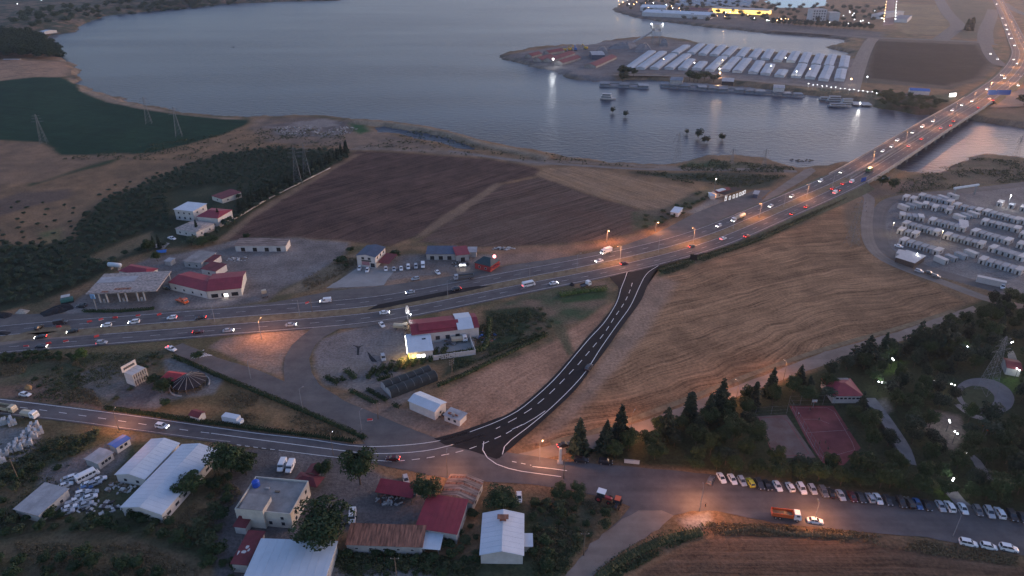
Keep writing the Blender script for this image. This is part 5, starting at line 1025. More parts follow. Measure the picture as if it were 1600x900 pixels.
# shops above the highway
t, Lx, W, r = house('dealer_house', 'white two storey car dealer with a slate blue roof', (557, 399), (586, 402), (596, 386), 6.2, 1.0, WHITEW, BLUER, 'y', 'building', near=0, seam=1.5)
windows_on(t, 'near', Lx, W, 6, 2, 1.5, 1.2, 4.4, m0=1.6, m1=1.6); windows_on(t, 'right', Lx, W, 6, 3, 1.4, 1.2, 4.2)
box_on(t, 'shop_sign', Lx * .25, -.12, 3.3, Lx * .52, .1, .8, DSTEEL); box_on(t, 'shop_poster', Lx * .25, -.10, 1.2, Lx * .42, .08, 2.0, mat('pink_poster', (.30, .16, .18), .7, .35, 1.5)); box_on(t, 'shop_window', Lx * .72, -.08, .4, Lx * .22, .08, 2.2, GLASS)
house('awning', 'dark red awning on the right of the slate roofed dealer', (591, 410), (607, 412), (612, 399), 3.0, .8, None, REDD, 'x', 'awning', mono=True)
house('row_shop', 'low grey roofed workshop row, half red, above the highway', (666, 397), (711, 397), (712, 386), 3.4, .5, GREYW, BLUER, 'x', 'workshop', mono=True, door=3)
house('row_shop', 'red roofed workshop beside the low grey roofed row', (713, 399), (733, 397), (731, 386), 3.8, .7, GREYW, REDR, 'x', 'workshop', mono=True, door=1)
house('row_shop', 'small pale roofed store behind the hut with the dark roof', (731, 394), (744, 394), (743, 387), 3.0, .3, GREYW, GREYR, 'x', 'store', mono=True)
t, Lx, W, r = house('tea_hut', 'red walled hut with a dark hipped roof beside the highway', (742, 410), (766, 416), (777, 405), 3.4, 2.2, mat('red_wall', (.26, .028, .032), .7, .2, .6), mat('dark_green_roof', (.032, .055, .062), .6, .2, .4), 'x', 'hut', hip=2.6, near=2, right=2)
b = MB(); b.lathe([(.1, 0), (.9, .05), (.9, .35), (.1, .4)], 14); s_ = b.build('round_sign', mat('pink_lit_sign', (.8, .2, .2), .5, .1, 1, emit=(1, .30, .30), estr=1.6), r); s_.location = (Lx * .8, W * .8, 5.6); s_.rotation_euler = (math.radians(70), 0, 0)
for k in range(4): box_on(t, 'red_awning', Lx + .2 + k * .05, W * .2 * k, 2.4, 1.5, W * .18, .12, mat('red_wall', (0, 0, 0)))
t = thing('lit_stall', 'small stall with bright lit white panels behind the parked lorry', 'stall', G(723, 421)); 
for k in range(4): box_on(t, 'panel', -1.6 + (k % 2) * 1.7, -.8 + (k // 2) * 1.5, 2.4 + .1 * k, 1.5, 1.3, .1, LED if k < 2 else WHITEW)
for x in (-1.5, 1.6):
    for y in (-.7, 1.9): b = MB(); b.tube((x, y, -.1), (x, y, 2.4), .06, .06, 5); b.build('post', STEEL, t)
junk('scrap_heap', 'dark equipment stacked around the lit stall', 719, 413, 5, 3.0, 60, 1.8, [DSTEEL, GREYW, mat('dark_opening', (0, 0, 0))], 15)
GLOWW = mat('glowing_white_frame', (.7, .7, .7), .5, .05, 1, emit=(1, 1, 1), estr=.22)  # faint glow added so the frames by the cafe stay bright white
# roadside cafe by the lake
t, Lx, W, r = house('roadside_cafe', 'small red and white roofed cafe beside the lay-by near the lake', (1120, 302), (1141, 296), (1149, 289), 3.4, .9, WHITEW, REDD, 'x', 'cafe', near=3); box_on(r, 'white_roof_section', Lx * .15, -.2, 4.0, Lx * .5, W * .75, .5, WHITE); box_on(t, 'lit_wall', -.08, .3, .3, .07, W - .6, 2.4, mat('warm_lit_wall', (.9, .5, .3), .6, .1, 1, emit=(1, .45, .18), estr=.8))
house('dark_pergola', 'dark shade roof in front of the roadside cafe', (1132, 305), (1158, 296), (1150, 292), 3.0, .3, None, mat('dark_canopy_net', (0, 0, 0)), 'x', 'pergola', mono=True)
for k, (x, y) in enumerate(((1133.5, 314), (1140, 312), (1146, 310), (1151, 308.5), (1156, 306.5), (1160, 305), (1163, 303))):
    t = thing('white_display_frame', f'{nth(k + 1)} white upright display frame from the left in front of the roadside cafe', 'frame', G(x, y), .55, 'white frames standing in front of the cafe')
    for q in ((-.8, -.55), (.55, .8)): box_on(t, 'upright', q[0], -.1, -.05, q[1] - q[0], .2, 2.6 + (1.2 if k == 0 else 0), GLOWW)
    box_on(t, 'top_bar', -.55, -.1, 2.3, 1.1, .2, .3, GLOWW); box_on(t, 'bottom_bar', -.55, -.1, .2, 1.1, .2, .3, GLOWW)
house('site_cabin', 'white cabin at the end of the lay-by below the stubble field', (1048, 331), (1060, 333), (1065, 325), 2.6, .1, WHITEW, WHITE, 'x', 'cabin', mono=True, near=1)
house('site_cabin', 'small white cabin just left of the roadside cafe', (1111, 306), (1118, 306), (1118, 301), 2.4, .1, WHITEW, WHITE, 'x', 'cabin', mono=True)
house('guard_booth', 'dark guard booth with a pale roof at the lay-by end', (1177, 303), (1184, 304), (1187, 299), 2.6, .2, BLUER, GREYR, 'x', 'booth', mono=True)
# signs
def road_sign(name, label, px, py, w_, h_, clear, m, az, cat='sign', z=0):
    t = thing(name, label, cat, G(px, py, z), az)
    for x in (-w_ * .35, w_ * .35): b = MB(); b.tube((x, 0, -.2), (x, 0, clear + h_), .09, .09, 6); b.build('post', STEEL, t)
    box_on(t, 'sign_panel', -w_ / 2, -.18, clear, w_, .1, h_, m); return t
BSIGN = mat('blue_road_sign', (.015, .075, .34), .5, .1, .6)
road_sign('road_sign', 'blue direction sign beside the near end of the bridge', 1347, 290, 5.0, 3.6, 2.2, BSIGN, .5)
road_sign('overhead_sign', 'large blue gantry sign over the highway beyond the bridge', 1557, 158, 24, 5.0, 6.5, BSIGN, .0)
road_sign('billboard', 'dark tilted billboard at the mouth of the new road', 1083, 410, 3.6, 3.2, 1.4, mat('dark_board', (.02, .018, .018), .7, .2, 1), -.3, 'billboard')
road_sign('billboard', 'grey billboard below the bridge end among trees', 1381, 290, 6.0, 3.0, 3.0, GREYR, .2, 'billboard')
road_sign('lit_billboard', 'small glowing white billboard near the far bridge end', 1487, 154, 8, 3.6, 2.0, LED, .2, 'billboard')
t = thing('entrance_gantry', 'white beam gantry over the camp entrance road', 'gantry', (0, 0, 0)); a_, c_ = G(1489, 309), G(1522, 304)
for q in (a_, c_): b = MB(); b.box(-.4, .4, -.4, .4, -.2, 6.0); o_ = b.build('leg', STEEL, t); o_.location = q
d = c_ - a_; b = MB(); b.box(-1.5, np.linalg.norm(d) + 1.5, -.5, .5, 6.0, 7.2); o_ = b.build('beam', WHITE, t); o_.location = a_; o_.rotation_euler = (0, 0, math.atan2(d[1], d[0]))
t = thing('blue_roof_hall', 'hall with a bright blue roof on the far river bank', 'hall', G(1421, 147), heading(1421, 147, (10, .6))); gable_parts(t, 19, 11, 4, 1.8, WHITEW, BLUEB, 'x')
pst = thing('memorial_pillar', 'white concrete pillar at the park road corner', 'pillar', G(875, 723)); box_on(pst, 'pillar_shaft', -.4, -.4, -.1, .8, .8, 6.0, WHITEW); box_on(pst, 'base', -.9, -.9, -.1, 1.8, 1.8, .6, GREYW)
bx_ = thing('low_wall', 'short white wall segment among the roadside park trees', 'wall', G(987, 724), heading(987, 724, (10, 1))); box_on(bx_, 'wall_panel', -2.4, -.15, -.2, 4.8, .3, 1.5, WHITEW); box_on(bx_, 'coping', -2.5, -.22, 1.3, 5.0, .44, .12, GREYW)
# concrete slab stacks on the far left
SLAB = mat('pale_concrete', (.40, .40, .40), .9, .15, .6)
for k, (x, y) in enumerate(((6, 662), (14, 660), (20, 663), (55, 668), (48, 674), (62, 677), (53, 684), (44, 681), (37, 688), (45, 696), (28, 694), (22, 701), (15, 707), (8, 711), (3, 723), (30, 703))):
    t = thing('block_stack', f'{nth(k + 1)} stack of pale concrete blocks in the yard at far left, counted from the road', 'block stack', G(x, y), .5 + .1 * (k % 3), 'stacks of concrete blocks')
    for j in range(3):
        for i in range(3): box_on(t, 'block', -1.2 + i * .82 + rnd.uniform(-.04, .04), -1.0 + rnd.uniform(-.05, .05), j * .78 - .05, .76, 2.0, .74, SLAB) if j < 2 + (k + i) % 2 else None
tp = thing('blue_tarpaulin', 'bright blue tarpaulin shelter in the garden above the filling station', 'tarpaulin', G(254, 398), .3); gable_parts(tp, 4.2, 3.2, 2.0, .7, None, BLUEB, 'x', x0=-2.1, y0=-1.6)
for x in (-2, 2):
    for y in (-1.5, 1.5): b = MB(); b.tube((x, y, -.1), (x, y, 2.0), .05, .05, 5); b.build('pole', STEEL, tp)
house('garden_hut', 'small grey hut at the garden edge above the station yard', (257, 408), (266, 409), (268, 404), 2.4, .2, GREYW, GREYR, 'x', 'hut', mono=True)
pad('garden_patio', [(238, 386), (250, 377), (265, 380), (255, 390)], CONCR, .05)
# ------------------------------------------------------------------ cars parked along the park
PK = [(1110, 751, 'grey', 'hatch'), (1127, 747, 'white', 'sedan'), (1144, 749, 'white', 'sedan'), (1159, 752, 'silver', 'hatch'), (1172, 754, 'yellow', 'hatch'), (1186, 757, 'dark', 'suv'), (1198, 758, 'black', 'sedan'), (1214.5, 759.5, 'white', 'sedan'), (1234, 761, 'white', 'hatch'),
      (1252, 764, 'white', 'suv'), (1269, 765, 'silver', 'hatch'), (1286, 769, 'grey', 'suv'), (1297, 770, 'black', 'sedan'), (1313, 774, 'silver', 'sedan'), (1331, 776, 'maroon', 'sedan'), (1344, 777.5, 'dark', 'sedan'), (1359, 778, 'silver', 'hatch'), (1371, 779.5, 'white', 'sedan'), (1386, 782, 'dark', 'hatch'),
      (1407, 785, 'black', 'suv'), (1420, 786, 'black', 'suv'), (1433, 787.5, 'blue', 'sedan'), (1447, 789.5, 'black', 'sedan'), (1469, 791, 'silver', 'sedan'), (1483, 792, 'white', 'suv'), (1504, 795, 'white', 'sedan'), (1527, 798, 'grey', 'hatch'), (1545, 801, 'silver', 'suv'), (1561, 802, 'white', 'suv'), (1580, 806, 'black', 'suv'), (1597, 809, 'dark', 'sedan')]
TXT = {'dark': 'dark grey', 'silver': 'silver grey', 'maroon': 'dark red'}
for k, (x, y, c, kd) in enumerate(PK):
    f = 1 if k % 4 else -1
    car(kd, c, x, y + 2, (4 * f, 6.5 * f) if k else (3, -6.5), f'{TXT.get(c, c)} car, {nth(k + 1)} from the left in the row along the park', 'cars parked along the park')
for k, (x, y, kd, tx) in enumerate(((1512, 851, 'suv', 'leftmost'), (1544, 856, 'hatch', 'middle'), (1575, 859, 'suv', 'rightmost'))): car(kd, 'white', x, y, (10, 2), f'{tx} of three white cars parked at the lower right corner', 'white cars at the lower right corner')
truck(1227, 809, (10, 1.4), 'orange bodied tipper truck parked on the road below the park', 'white', 'orange', 'dump', 8.2)
car('sedan', 'white', 1273, 816, (10, 1.2), 'white car lit by the orange lamp in front of the tipper truck')
def tractor(px, py, d, label, c, roof, s=1.0):
    t = thing('tractor', label, 'tractor', G(px, py, .12), heading(px, py, d), None); t.scale = (s,) * 3
    b = MB(); loft(b, [(-.6, .8, 1.3, .4, .35), (.4, .8, 1.35, .4, .35), (1.9, .75, 1.25, .36, .3), (2.05, .8, 1.1, .3, .25)]); b.build('bonnet', PAINTS[c], t)
    g, r = cabin(-1.3, .5, -1.15, .3, 1.3, 2.35, .75, .65); g.build('cab_windows', GLASS, t); r.build('cab_frame', DSTEEL, t); box_on(t, 'cab_roof', -1.35, -.8, 2.38, 1.9, 1.6, .14, PAINTS[roof])
    for x, rr, w_ in ((-.75, .85, .45), (1.5, .5, .3)):
        for s_ in (-1, 1): b = MB(); b.tube((x, s_ * .75, rr), (x, s_ * (.75 + w_), rr), rr, n=12); b.tube((x, s_ * .74, rr), (x, s_ * (.77 + w_), rr), rr * .5, n=8, m=1); b.build('wheel', [TYRE, PAINTS[c]], t)
    return t
tractor(942, 781, (10, 3), 'red tractor with a white roof parked by the field track', 'red', 'white', 1.35); tractor(964, 790, (-2, 6), 'small orange roofed tractor beside the red tractor', 'dark', 'orange', 1.05)
# highway, left half: far carriageway runs left, near carriageway runs right
L_, R_ = (-10, 1.0), (10, -1.0)
HWC = [('hatch', 'white', 167, 510, L_, 'white hatchback crossing the broken gap in the median', 1, 0), ('suv', 'white', 210, 505, L_, 'white car just right of the broken median gap', 1, 0), ('hatch', 'white', 269, 498, L_, 'white car braking below the filling station', 0, 1), ('sedan', 'black', 314, 498, L_, 'black car behind the braking white car', 0, 1),
       ('sedan', 'black', 114, 519, (-10, 2.0), 'black car in the middle of the broken median gap', 1, 0), ('sedan', 'black', 64, 528, (-10, 1.6), 'black car with glowing tail lamps at far left', 1, 1), ('hatch', 'silver', 160, 537, (10, -.6), 'silver car with red tail lamps beside the bright green tree', 0, 1), ('sedan', 'dark', 65, 543, (10, -.8), 'dark car lowest at far left of the highway', 1, 0),
       ('sedan', 'maroon', 310, 520, R_, 'dark red car below the median lamp', 0, 1), ('sedan', 'silver', 357, 518, R_, 'silver car following the dark red one toward the loop ramp', 1, 0), ('pickup', 'white', 268, 547, (10, 3.5), 'white pickup leaving onto the slip road', 0, 1), ('van', 'white', 509, 472, (-10, 1.0), 'white panel van on the far carriageway above the loop ramp', 1, 0),
       ('sedan', 'silver', 455, 509, R_, 'silver car entering near the loop ramp', 1, 0), ('sedan', 'white', 601, 490, R_, 'white car on the near carriageway left of the totem sign', 1, 0), ('sedan', 'silver', 641, 458, (-10, 1.6), 'silver car on the far carriageway beside the dark median strip', 1, 0), ('sedan', 'black', 713, 453, (-10, 2.1), 'black car with red tail lamps on the far carriageway', 0, 1),
       ('minibus', 'white', 826, 447, (10, -2.2), 'white minibus in the centre of the highway', 0, 1), ('sedan', 'white', 865, 444, (10, -2.2), 'white car just ahead of the minibus', 1, 0), ('sedan', 'white', 936, 409, (-10, 2.4), 'white car on the far carriageway above the new road mouth', 1, 0), ('sedan', 'maroon', 975, 413, (10, -2.4), 'dark red car passing the mouth of the new road', 0, 1),
       ('sedan', 'dark', 1081, 386, (10, -3), 'dark car in the orange light past the new road', 0, 1), ('hatch', 'white', 1123, 354, (-10, 4), 'white car with bright headlights ahead of the tanker', 1, 0), ('sedan', 'white', 1130, 374, (10, -3.4), 'pale car heading to the bridge below the tanker', 0, 1), ('sedan', 'red', 1167, 370, (10, -4), 'red car at the road edge below the tanker', 0, 1),
       ('hatch', 'silver', 649, 437, (-10, 1.6), 'silver car leaving the dealer yard', 0, 0), ('sedan', 'white', 684, 427, (6, 6), 'white car parked beside the parked lorry', 0, 0)]
for kd, c, x, y, d, lb, h_, tl in HWC: car(kd, c, x, y, d, lb, 'vehicles on the highway', HZ(x) + .05, head=bool(h_), tail=bool(tl), spot=14 if h_ and x > 900 else 0)
truck(1153, 344, (-10, 4.2), 'long tanker truck lit orange on the far carriageway', 'white', 'beige', 'tank', 11.5, HZ(1153), head=True); truck(947, 396, (-10, 3), 'white box truck on the far carriageway above the new road', 'white', 'white', 'box', 6.5, HZ(947), head=True)
truck(915, 448, (8, -3), 'small dark truck stopped beside the new road mouth', 'white', 'dark', 'bed', 5.6); truck(725, 436, (-10, 1.0), 'grey lorry parked below the lit stall', 'silver', 'grey', 'dump', 10.0, .15)
BR_F = [(1204, 323), (1237, 308), (1282, 284), (1314, 270), (1379, 237), (1393, 230), (1402, 220), (1426, 208), (1441, 199), (1458, 190), (1488, 173), (1503, 165), (1519, 159), (1542, 140), (1570, 123), (1565, 118), (1589, 100), (1584, 94)]
for k, (x, y) in enumerate(BR_F): car(['sedan', 'hatch', 'suv'][k % 3], ['white', 'silver', 'white', 'grey'][k % 4], x, y, (-10, 6.2), f'oncoming car with headlights on, {nth(k + 1)} from the near end of the bridge line', 'oncoming cars on the bridge road', HZ(min(x, 1560)) + .05, head=True, full=k < 6, spot=25, scale=1.0 if k < 6 else 1.15)
BR_N = [(1238, 335, 'maroon', 'sedan'), (1260, 324, 'red', 'sedan'), (1301, 296, 'red', 'suv'), (1312, 298, 'maroon', 'sedan'), (1305, 302, 'white', 'van'), (1317, 288, 'red', 'sedan'), (1331, 285, 'white', 'van'), (1420, 229, 'silver', 'sedan'), (1440, 218, 'red', 'sedan'), (1470, 201, 'silver', 'sedan'), (1486, 197, 'red', 'sedan'), (1490, 190, 'maroon', 'sedan'), (1529, 169, 'red', 'sedan'), (1552, 158, 'red', 'suv'), (1546, 155, 'white', 'sedan')]
for k, (x, y, c, kd) in enumerate(BR_N): car(kd, c, x, y, (10, -6.0), f'{TXT.get(c, c)} {"van" if kd == "van" else "car"} driving away, {nth(k + 1)} on the outbound side toward the bridge', 'outbound cars toward the bridge', HZ(min(x, 1560)) + .05, tail=True, full=k < 7, scale=1.0 if k < 7 else 1.1)
truck(1358, 268, (10, -6), 'green truck with a pale load entering the bridge', 'green', 'green', 'box', 8.5, 3.05)
for k, (x, y) in enumerate(((1580, 61), (1576, 54), (1573, 47), (1571, 40), (1566, 29), (1557, 7), (1585, 72))): car('suv', 'white', x, y, (-2, 10), f'distant oncoming car, {nth(k + 1)} in the far headlight chain at upper right', 'distant headlights at upper right', .7, head=True, full=False, scale=1.5)
for k, (x, y) in enumerate(((1558, 93), (1547, 85), (1573, 145), (1590, 134), (1594, 122), (1615, 150))): car('sedan', 'white', x, y, (4, 4), f'{nth(k + 1)} pale car waiting at the junction beyond the bridge', 'cars at the far junction', .8, head=True, full=False, scale=1.3)
# local road, new road, yards
car('suv', 'white', 254, 668, (10, 1.6), 'white SUV driving on the local road below the hedge', head=True); car('sedan', 'white', 40, 618, (10, 1.5), 'white car parked at the road edge on the far left')
car('sedan', 'maroon', 614, 718, (-10, -.4), 'dark car with glowing tail lamps by the big roadside tree', tail=True); car('van', 'white', 441, 730, (-4, 9), 'left of the two white vans parked behind the flat roofed house'); car('van', 'white', 454, 732, (-4, 9), 'right of the two white vans parked behind the flat roofed house')
car('van', 'white', 551, 810, (-1, 9), 'white van parked beside the rusty roofed shed'); car('hatch', 'silver', 634.5, 752, (2, 8), 'silver hatchback parked behind the red open shed'); car('sedan', 'white', 811, 779, (0.3, 9), 'white car parked in the weeds right of the white house')
car('suv', 'dark', 920, 576, (6, -6.5), 'lone dark car driving on the new asphalt road', tail=False); car('sedan', 'black', 881, 697, (9, -2), 'black car parked on the park road beside the pillar', tail=True); car('suv', 'black', 908, 721, (10, 1), 'left dark car under the first park trees'); car('suv', 'black', 946, 724, (10, 1), 'right dark car under the first park trees')
car('sedan', 'white', 597, 509, (5, 6), 'white car parked in the shop gravel yard near the highway'); truck(627, 514, (10, .6), 'beige canvas truck beside the totem sign', 'beige', 'beige', 'canvas', 6.5); car('suv', 'silver', 599, 561, (2.5, 9), 'silver SUV parked beside the dark pit in the shop yard')
truck(10, 642, (10, 1.8), 'beige tipper truck at the left edge of the local road', 'beige', 'beige', 'dump', 8.6); truck(48, 652, (10, 1.9), 'white cab flatbed truck behind the beige tipper', 'white', 'beige', 'canvas', 6.0)
for k, (x, y) in enumerate(((562, 421), (574, 424))): car('hatch', 'white', x, y, (-3, 9), f'{["left", "right"][k]} white car parked in front of the slate roofed dealer')
for k, (x, y, c, kd) in enumerate(((603, 422, 'white', 'hatch'), (615.6, 422, 'silver', 'sedan'), (627, 421, 'white', 'sedan'), (638, 419, 'white', 'suv'), (650, 418, 'silver', 'suv'), (661, 416.5, 'white', 'van'))): car(kd, c, x, y, (.5, 9), f'{TXT.get(c, c)} car for sale, {nth(k + 1)} from the left in the dealer yard row', 'cars for sale in the dealer yard')
car('van', 'dark', 95, 506, (10, -1.6), 'black van standing on the closed carriageway at far left'); car('hatch', 'black', 62, 513, (6, -4), 'black car beside the dirt heap at far left'); car('sedan', 'black', 128, 479, (-10, 1), 'black car parked beside the filling station sign'); car('hatch', 'dark', 262, 452, (10, 1), 'dark blue car parked at the restaurant corner'); car('pickup', 'white', 269, 374, (8, 2), 'white car parked in the villa garden')
truck(285, 473, (10, 3.5), 'bright orange flatbed recovery truck on the station forecourt', 'orange', 'orange', 'bed', 6.6); truck(414, 463, (-3, -8), 'pale tracked machine parked at the gravel yard edge', 'beige', 'grey', 'bed', 5.0, name='works_truck')
t = thing('paver_machine', 'green and white paving machine beside the dark asphalt heap', 'machine', G(106, 472, .1), .5); box_on(t, 'body', -2.6, -1.3, .5, 5.0, 2.6, 1.5, mat('machine_green', (.05, .16, .14), .6, .2, 1)); box_on(t, 'canopy', -2.0, -1.4, 3.2, 3.6, 2.8, .15, WHITEW)
for x in (-1.9, 1.5):
    for y in (-1.2, 1.2): b = MB(); b.tube((x, y, 2.0), (x, y, 3.2), .06, .06, 5); b.build('canopy_post', STEEL, t)
for s_ in (-1, 1): b = MB(); loft(b, [(-2.6, .0, .7, .2, .2), (2.6, .0, .7, .2, .2)]); o_ = b.build('track', TYRE, t); o_.location = (0, s_ * 1.1, 0)
# asphalt and sand heaps
def heap(name, label, pts, h, m, seed, cat='heap'):
    P = GP(pts)[:, :2]; c = P.mean(0); rs = random.Random(seed); t = MB(); n = 26; ring = []
    q = np.vstack([P, P[:1]]); s = np.concatenate([[0], np.cumsum(np.linalg.norm(np.diff(q, axis=0), axis=1))]); rings = []
    for f, hh in ((1.0, -.1), (.8, .45), (.55, .8), (.28, 1.0)):
        rings += [(c[0] + (np.interp(u, s, q[:, 0]) - c[0]) * f * rs.uniform(.92, 1.08), c[1] + (np.interp(u, s, q[:, 1]) - c[1]) * f * rs.uniform(.92, 1.08), h * hh * rs.uniform(.85, 1.15) if hh > 0 else -.1) for u in np.linspace(0, s[-1], n, endpoint=False)]
    t.add(rings + [(c[0], c[1], h)], [(j * n + k, j * n + (k + 1) % n, (j + 1) * n + (k + 1) % n, (j + 1) * n + k) for j in range(3) for k in range(n)] + [(3 * n + k, 3 * n + (k + 1) % n, 4 * n) for k in range(n)])
    return tag(t.build(name, m), label, cat)
BLK = mat('asphalt_millings', (.022, .022, .025), .95, .4, .8, bump=.5)
heap('asphalt_heap', 'long black heap of asphalt beside the closed carriageway', [(60, 491), (70, 496), (100, 488), (118, 481), (110, 474), (90, 477)], 1.6, BLK, 1); heap('asphalt_heap', 'black asphalt heap cut by the left picture edge', [(-20, 496), (8, 498), (20, 494), (20, 489), (-20, 489)], 1.3, BLK, 2); heap('asphalt_heap', 'low dark strip of millings left of the dirt heap', [(-20, 524), (15, 524), (20, 519), (-20, 519)], .8, BLK, 3)
heap('sand_heap', 'pale flat heap of sand beside the closed carriageway', [(22, 491), (40, 491), (48, 485), (30, 483)], .9, mat('pale_sand', (.33, .29, .24), 1, .2, .5), 4); heap('asphalt_heap', 'dark heap behind the filling station sign', [(122, 481), (132, 482), (136, 475), (124, 476)], 1.2, BLK, 5)
heap('soil_pit', 'dark pointed patch of soil in the shop yard', [(573, 548), (578, 553), (591, 566), (582, 567), (577, 560)], .15, BLK, 6, 'soil patch'); heap('soil_pit', 'forked dark soil patch in the middle of the shop yard', [(550, 538), (562, 541), (570, 537), (562, 543), (561, 557), (557, 557), (558, 543)], .15, BLK, 7, 'soil patch')
heap('asphalt_heap', 'black heap at the left edge of the new road top', [(889, 446), (898, 448), (898, 445), (892, 442)], 1.0, BLK, 8); heap('sand_heap', 'yellow sand heap at the far left roadside', [(37, 608), (50, 610), (51, 604), (42, 602)], 1.2, mat('yellow_sand', (.33, .20, .09), 1, .25, .6), 9)
# scrapped cars in the yard beside the long sheds
SCR = [(156, 751), (149, 757), (139, 758), (134, 765), (129.5, 772), (125, 779), (120, 784), (112.5, 789), (109, 795), (105, 802), (117, 747), (107, 750), (103, 760), (144, 772), (141, 779), (135, 790)]
for k, (x, y) in enumerate(SCR): car(['sedan', 'hatch', 'sedan'][k % 3], ['white', 'silver', 'white', 'blue' if k == 3 else 'silver'][k % 4], x, y, (9, -3.0), f'scrapped pale car, {nth(k + 1)} counted down the junk rows beside the workshop', 'scrapped cars beside the workshop', scale=.95)
car('minibus', 'white', 138, 747, (9, -4.5), 'scrapped white minibus with dark roof hatches in the junk yard')
# red road-work barriers
BAR = mat('red_white_barrier', (.48, .06, .06), .6, .2, 2)
for k, (x, y) in enumerate(((92, 511), (103, 534), (151, 526), (41, 542), (140, 503), (158, 500), (180, 497), (216, 494), (249, 492), (578, 657), (76, 537), (480, 474))):
    t = thing('road_barrier', f'{["red", "red plastic"][k % 2]} road work barrier, {nth(k + 1)} along the closed carriageway from the left' if k != 9 else 'single red barrier on the slip road near the junction', 'barrier', G(x, y, .15), .2 + .3 * (k % 3), 'red road work barriers'); box_on(t, 'barrier_body', -.9, -.18, 0, 1.8, .36, .75, BAR); box_on(t, 'barrier_foot', -1.0, -.3, -.02, 2.0, .6, .16, WHITEW if k % 2 else BAR)
# ------------------------------------------------------------------ container camp on the right
CABW = mat('cabin_white', (.43, .41, .395), .7, .1, .6, objrand=.12); CABG = mat('cabin_bluegrey', (.27, .30, .32), .75, .15, .5, objrand=.22); CABR = mat('cabin_grey_roof', (.20, .225, .25), .7, .15, .4, objrand=.15)
def cabin_proto(w, l, h, m, rm):
    t = MB(); t.box(-w / 2, w / 2, -l / 2, l / 2, .15, h); r = MB(); r.box(-w / 2 - .06, w / 2 + .06, -l / 2 - .06, l / 2 + .06, h + .003, h + .12)
    d = MB(); d.box(-.45, .45, -l / 2 - .05, -l / 2 + .02, .2, 2.1); g = MB(); g.box(w / 2 - .02, w / 2 + .05, -.6, .6, 1.1, 2.0); f = MB(); f.box(-w / 2 + .1, w / 2 - .1, -l / 2 + .1, l / 2 - .1, -.2, .16)
    return [('wall', t.mesh('cabin_wall', m)), ('roof', r.mesh('cabin_roof', rm)), ('door', d.mesh('cabin_door', DARK)), ('window', g.mesh('cabin_window', GLASS)), ('plinth', f.mesh('cabin_plinth', CONCRETE))]
PW, PG = cabin_proto(3.0, 6.4, 2.75, CABW, CABW), cabin_proto(2.9, 6.0, 2.5, CABG, CABR); PO = cabin_proto(2.7, 5.6, 2.45, CABG, CABR)
def cab(px, py, ang, proto, label, sc_=(1, 1, 1)):
    t = thing('container_cabin', label, 'container cabin', G(px, py), ang, 'container cabins of the camp at right'); t.scale = sc_
    for n_, me in proto: link(n_, me, t)
ROWS = [((275, 160), (330, 172), 2), ((398, 148), (620, 196), 6), ((255, 236), (370, 215), 3), ((425, 215), (620, 252), 5), ((672, 222), (840, 264), 4), ((245, 300), (388, 318), 4), ((480, 342), (722, 402), 6), ((690, 315), (800, 292), 3), ((275, 368), (515, 432), 6),
        ((238, 420), (345, 448), 3), ((600, 460), (860, 528), 6), ((905, 275), (1145, 338), 6), ((890, 350), (1140, 408), 6), ((815, 430), (1070, 502), 6), ((258, 500), (522, 582), 6), ((225, 605), (345, 632), 3), ((545, 650), (780, 600), 4), ((955, 560), (1185, 632), 6), ((876, 652), (1160, 735), 6),
        ((1010, 205), (1190, 242), 3), ((1200, 345), (1400, 400), 5), ((1170, 530), (1400, 590), 5), ((1190, 450), (1400, 500), 5), ((640, 150), (560, 165), 2), ((500, 240), (610, 262), 2)]
for ri, (a_, c_, n_) in enumerate(sorted(ROWS, key=lambda q: q[0][1])):
    A, B = G(1360 + a_[0] / 5, 280 + a_[1] / 5), G(1360 + c_[0] / 5, 280 + c_[1] / 5); d = B - A; ang = math.atan2(d[1], d[0])
    for k in range(n_):
        q = k / max(1, n_ - 1); x, y = 1360 + (a_[0] + (c_[0] - a_[0]) * q) / 5, 280 + (a_[1] + (c_[1] - a_[1]) * q) / 5
        pr = PW if k in (0, n_ - 1) else (PG if (k + ri) % 2 else PO)
        if x < 1660: cab(x, y, ang + rnd.uniform(-.03, .03), pr, f'{"white" if pr is PW else "blue grey"} cabin, {nth(k + 1)} from left in the {nth(ri + 1)} camp row from the back')
t = thing('long_container', 'long white container standing alone at the camp front edge', 'container', G(1547, 444), heading(1547, 444, (10, 2.2))); b = MB(); b.box(-6, 6, -1.3, 1.3, -.1, 2.9); b.build('container_body', CABW, t); b = MB(); b.box(-6.05, 6.05, -1.35, 1.35, 2.9, 3.0); b.build('roof', CABW, t)
house('blue_fronted_cabin', 'cabin with a vivid blue front among the container rows', (1500, 352), (1513, 354), (1518, 346), 2.6, .1, mat('blue_panel', (.02, .07, .30), .6, .1, 1), CABW, 'x', 'cabin', mono=True)
house('dark_cabin', 'dark brown fronted hall at the front left corner of the camp', (1400, 402), (1429, 411), (1437, 398), 2.8, .3, mat('brown_panel', (.06, .045, .04), .7, .2, 1), CABW, 'x', 'hall', mono=True)
car('suv', 'white', 1566, 450, (1, 8), 'white car beside the long white container at the camp edge', full=True); car('sedan', 'white', 1404, 386, (8, 2), 'white car parked between the front left camp rows')
for k, (x, y) in enumerate(((1436, 425), (1452, 428), (1462, 433))): car('hatch', ['silver', 'dark', 'grey'][k], x, y, (10, 2.5), f'{["silver", "dark", "grey"][k]} car parked on the verge outside the camp road')
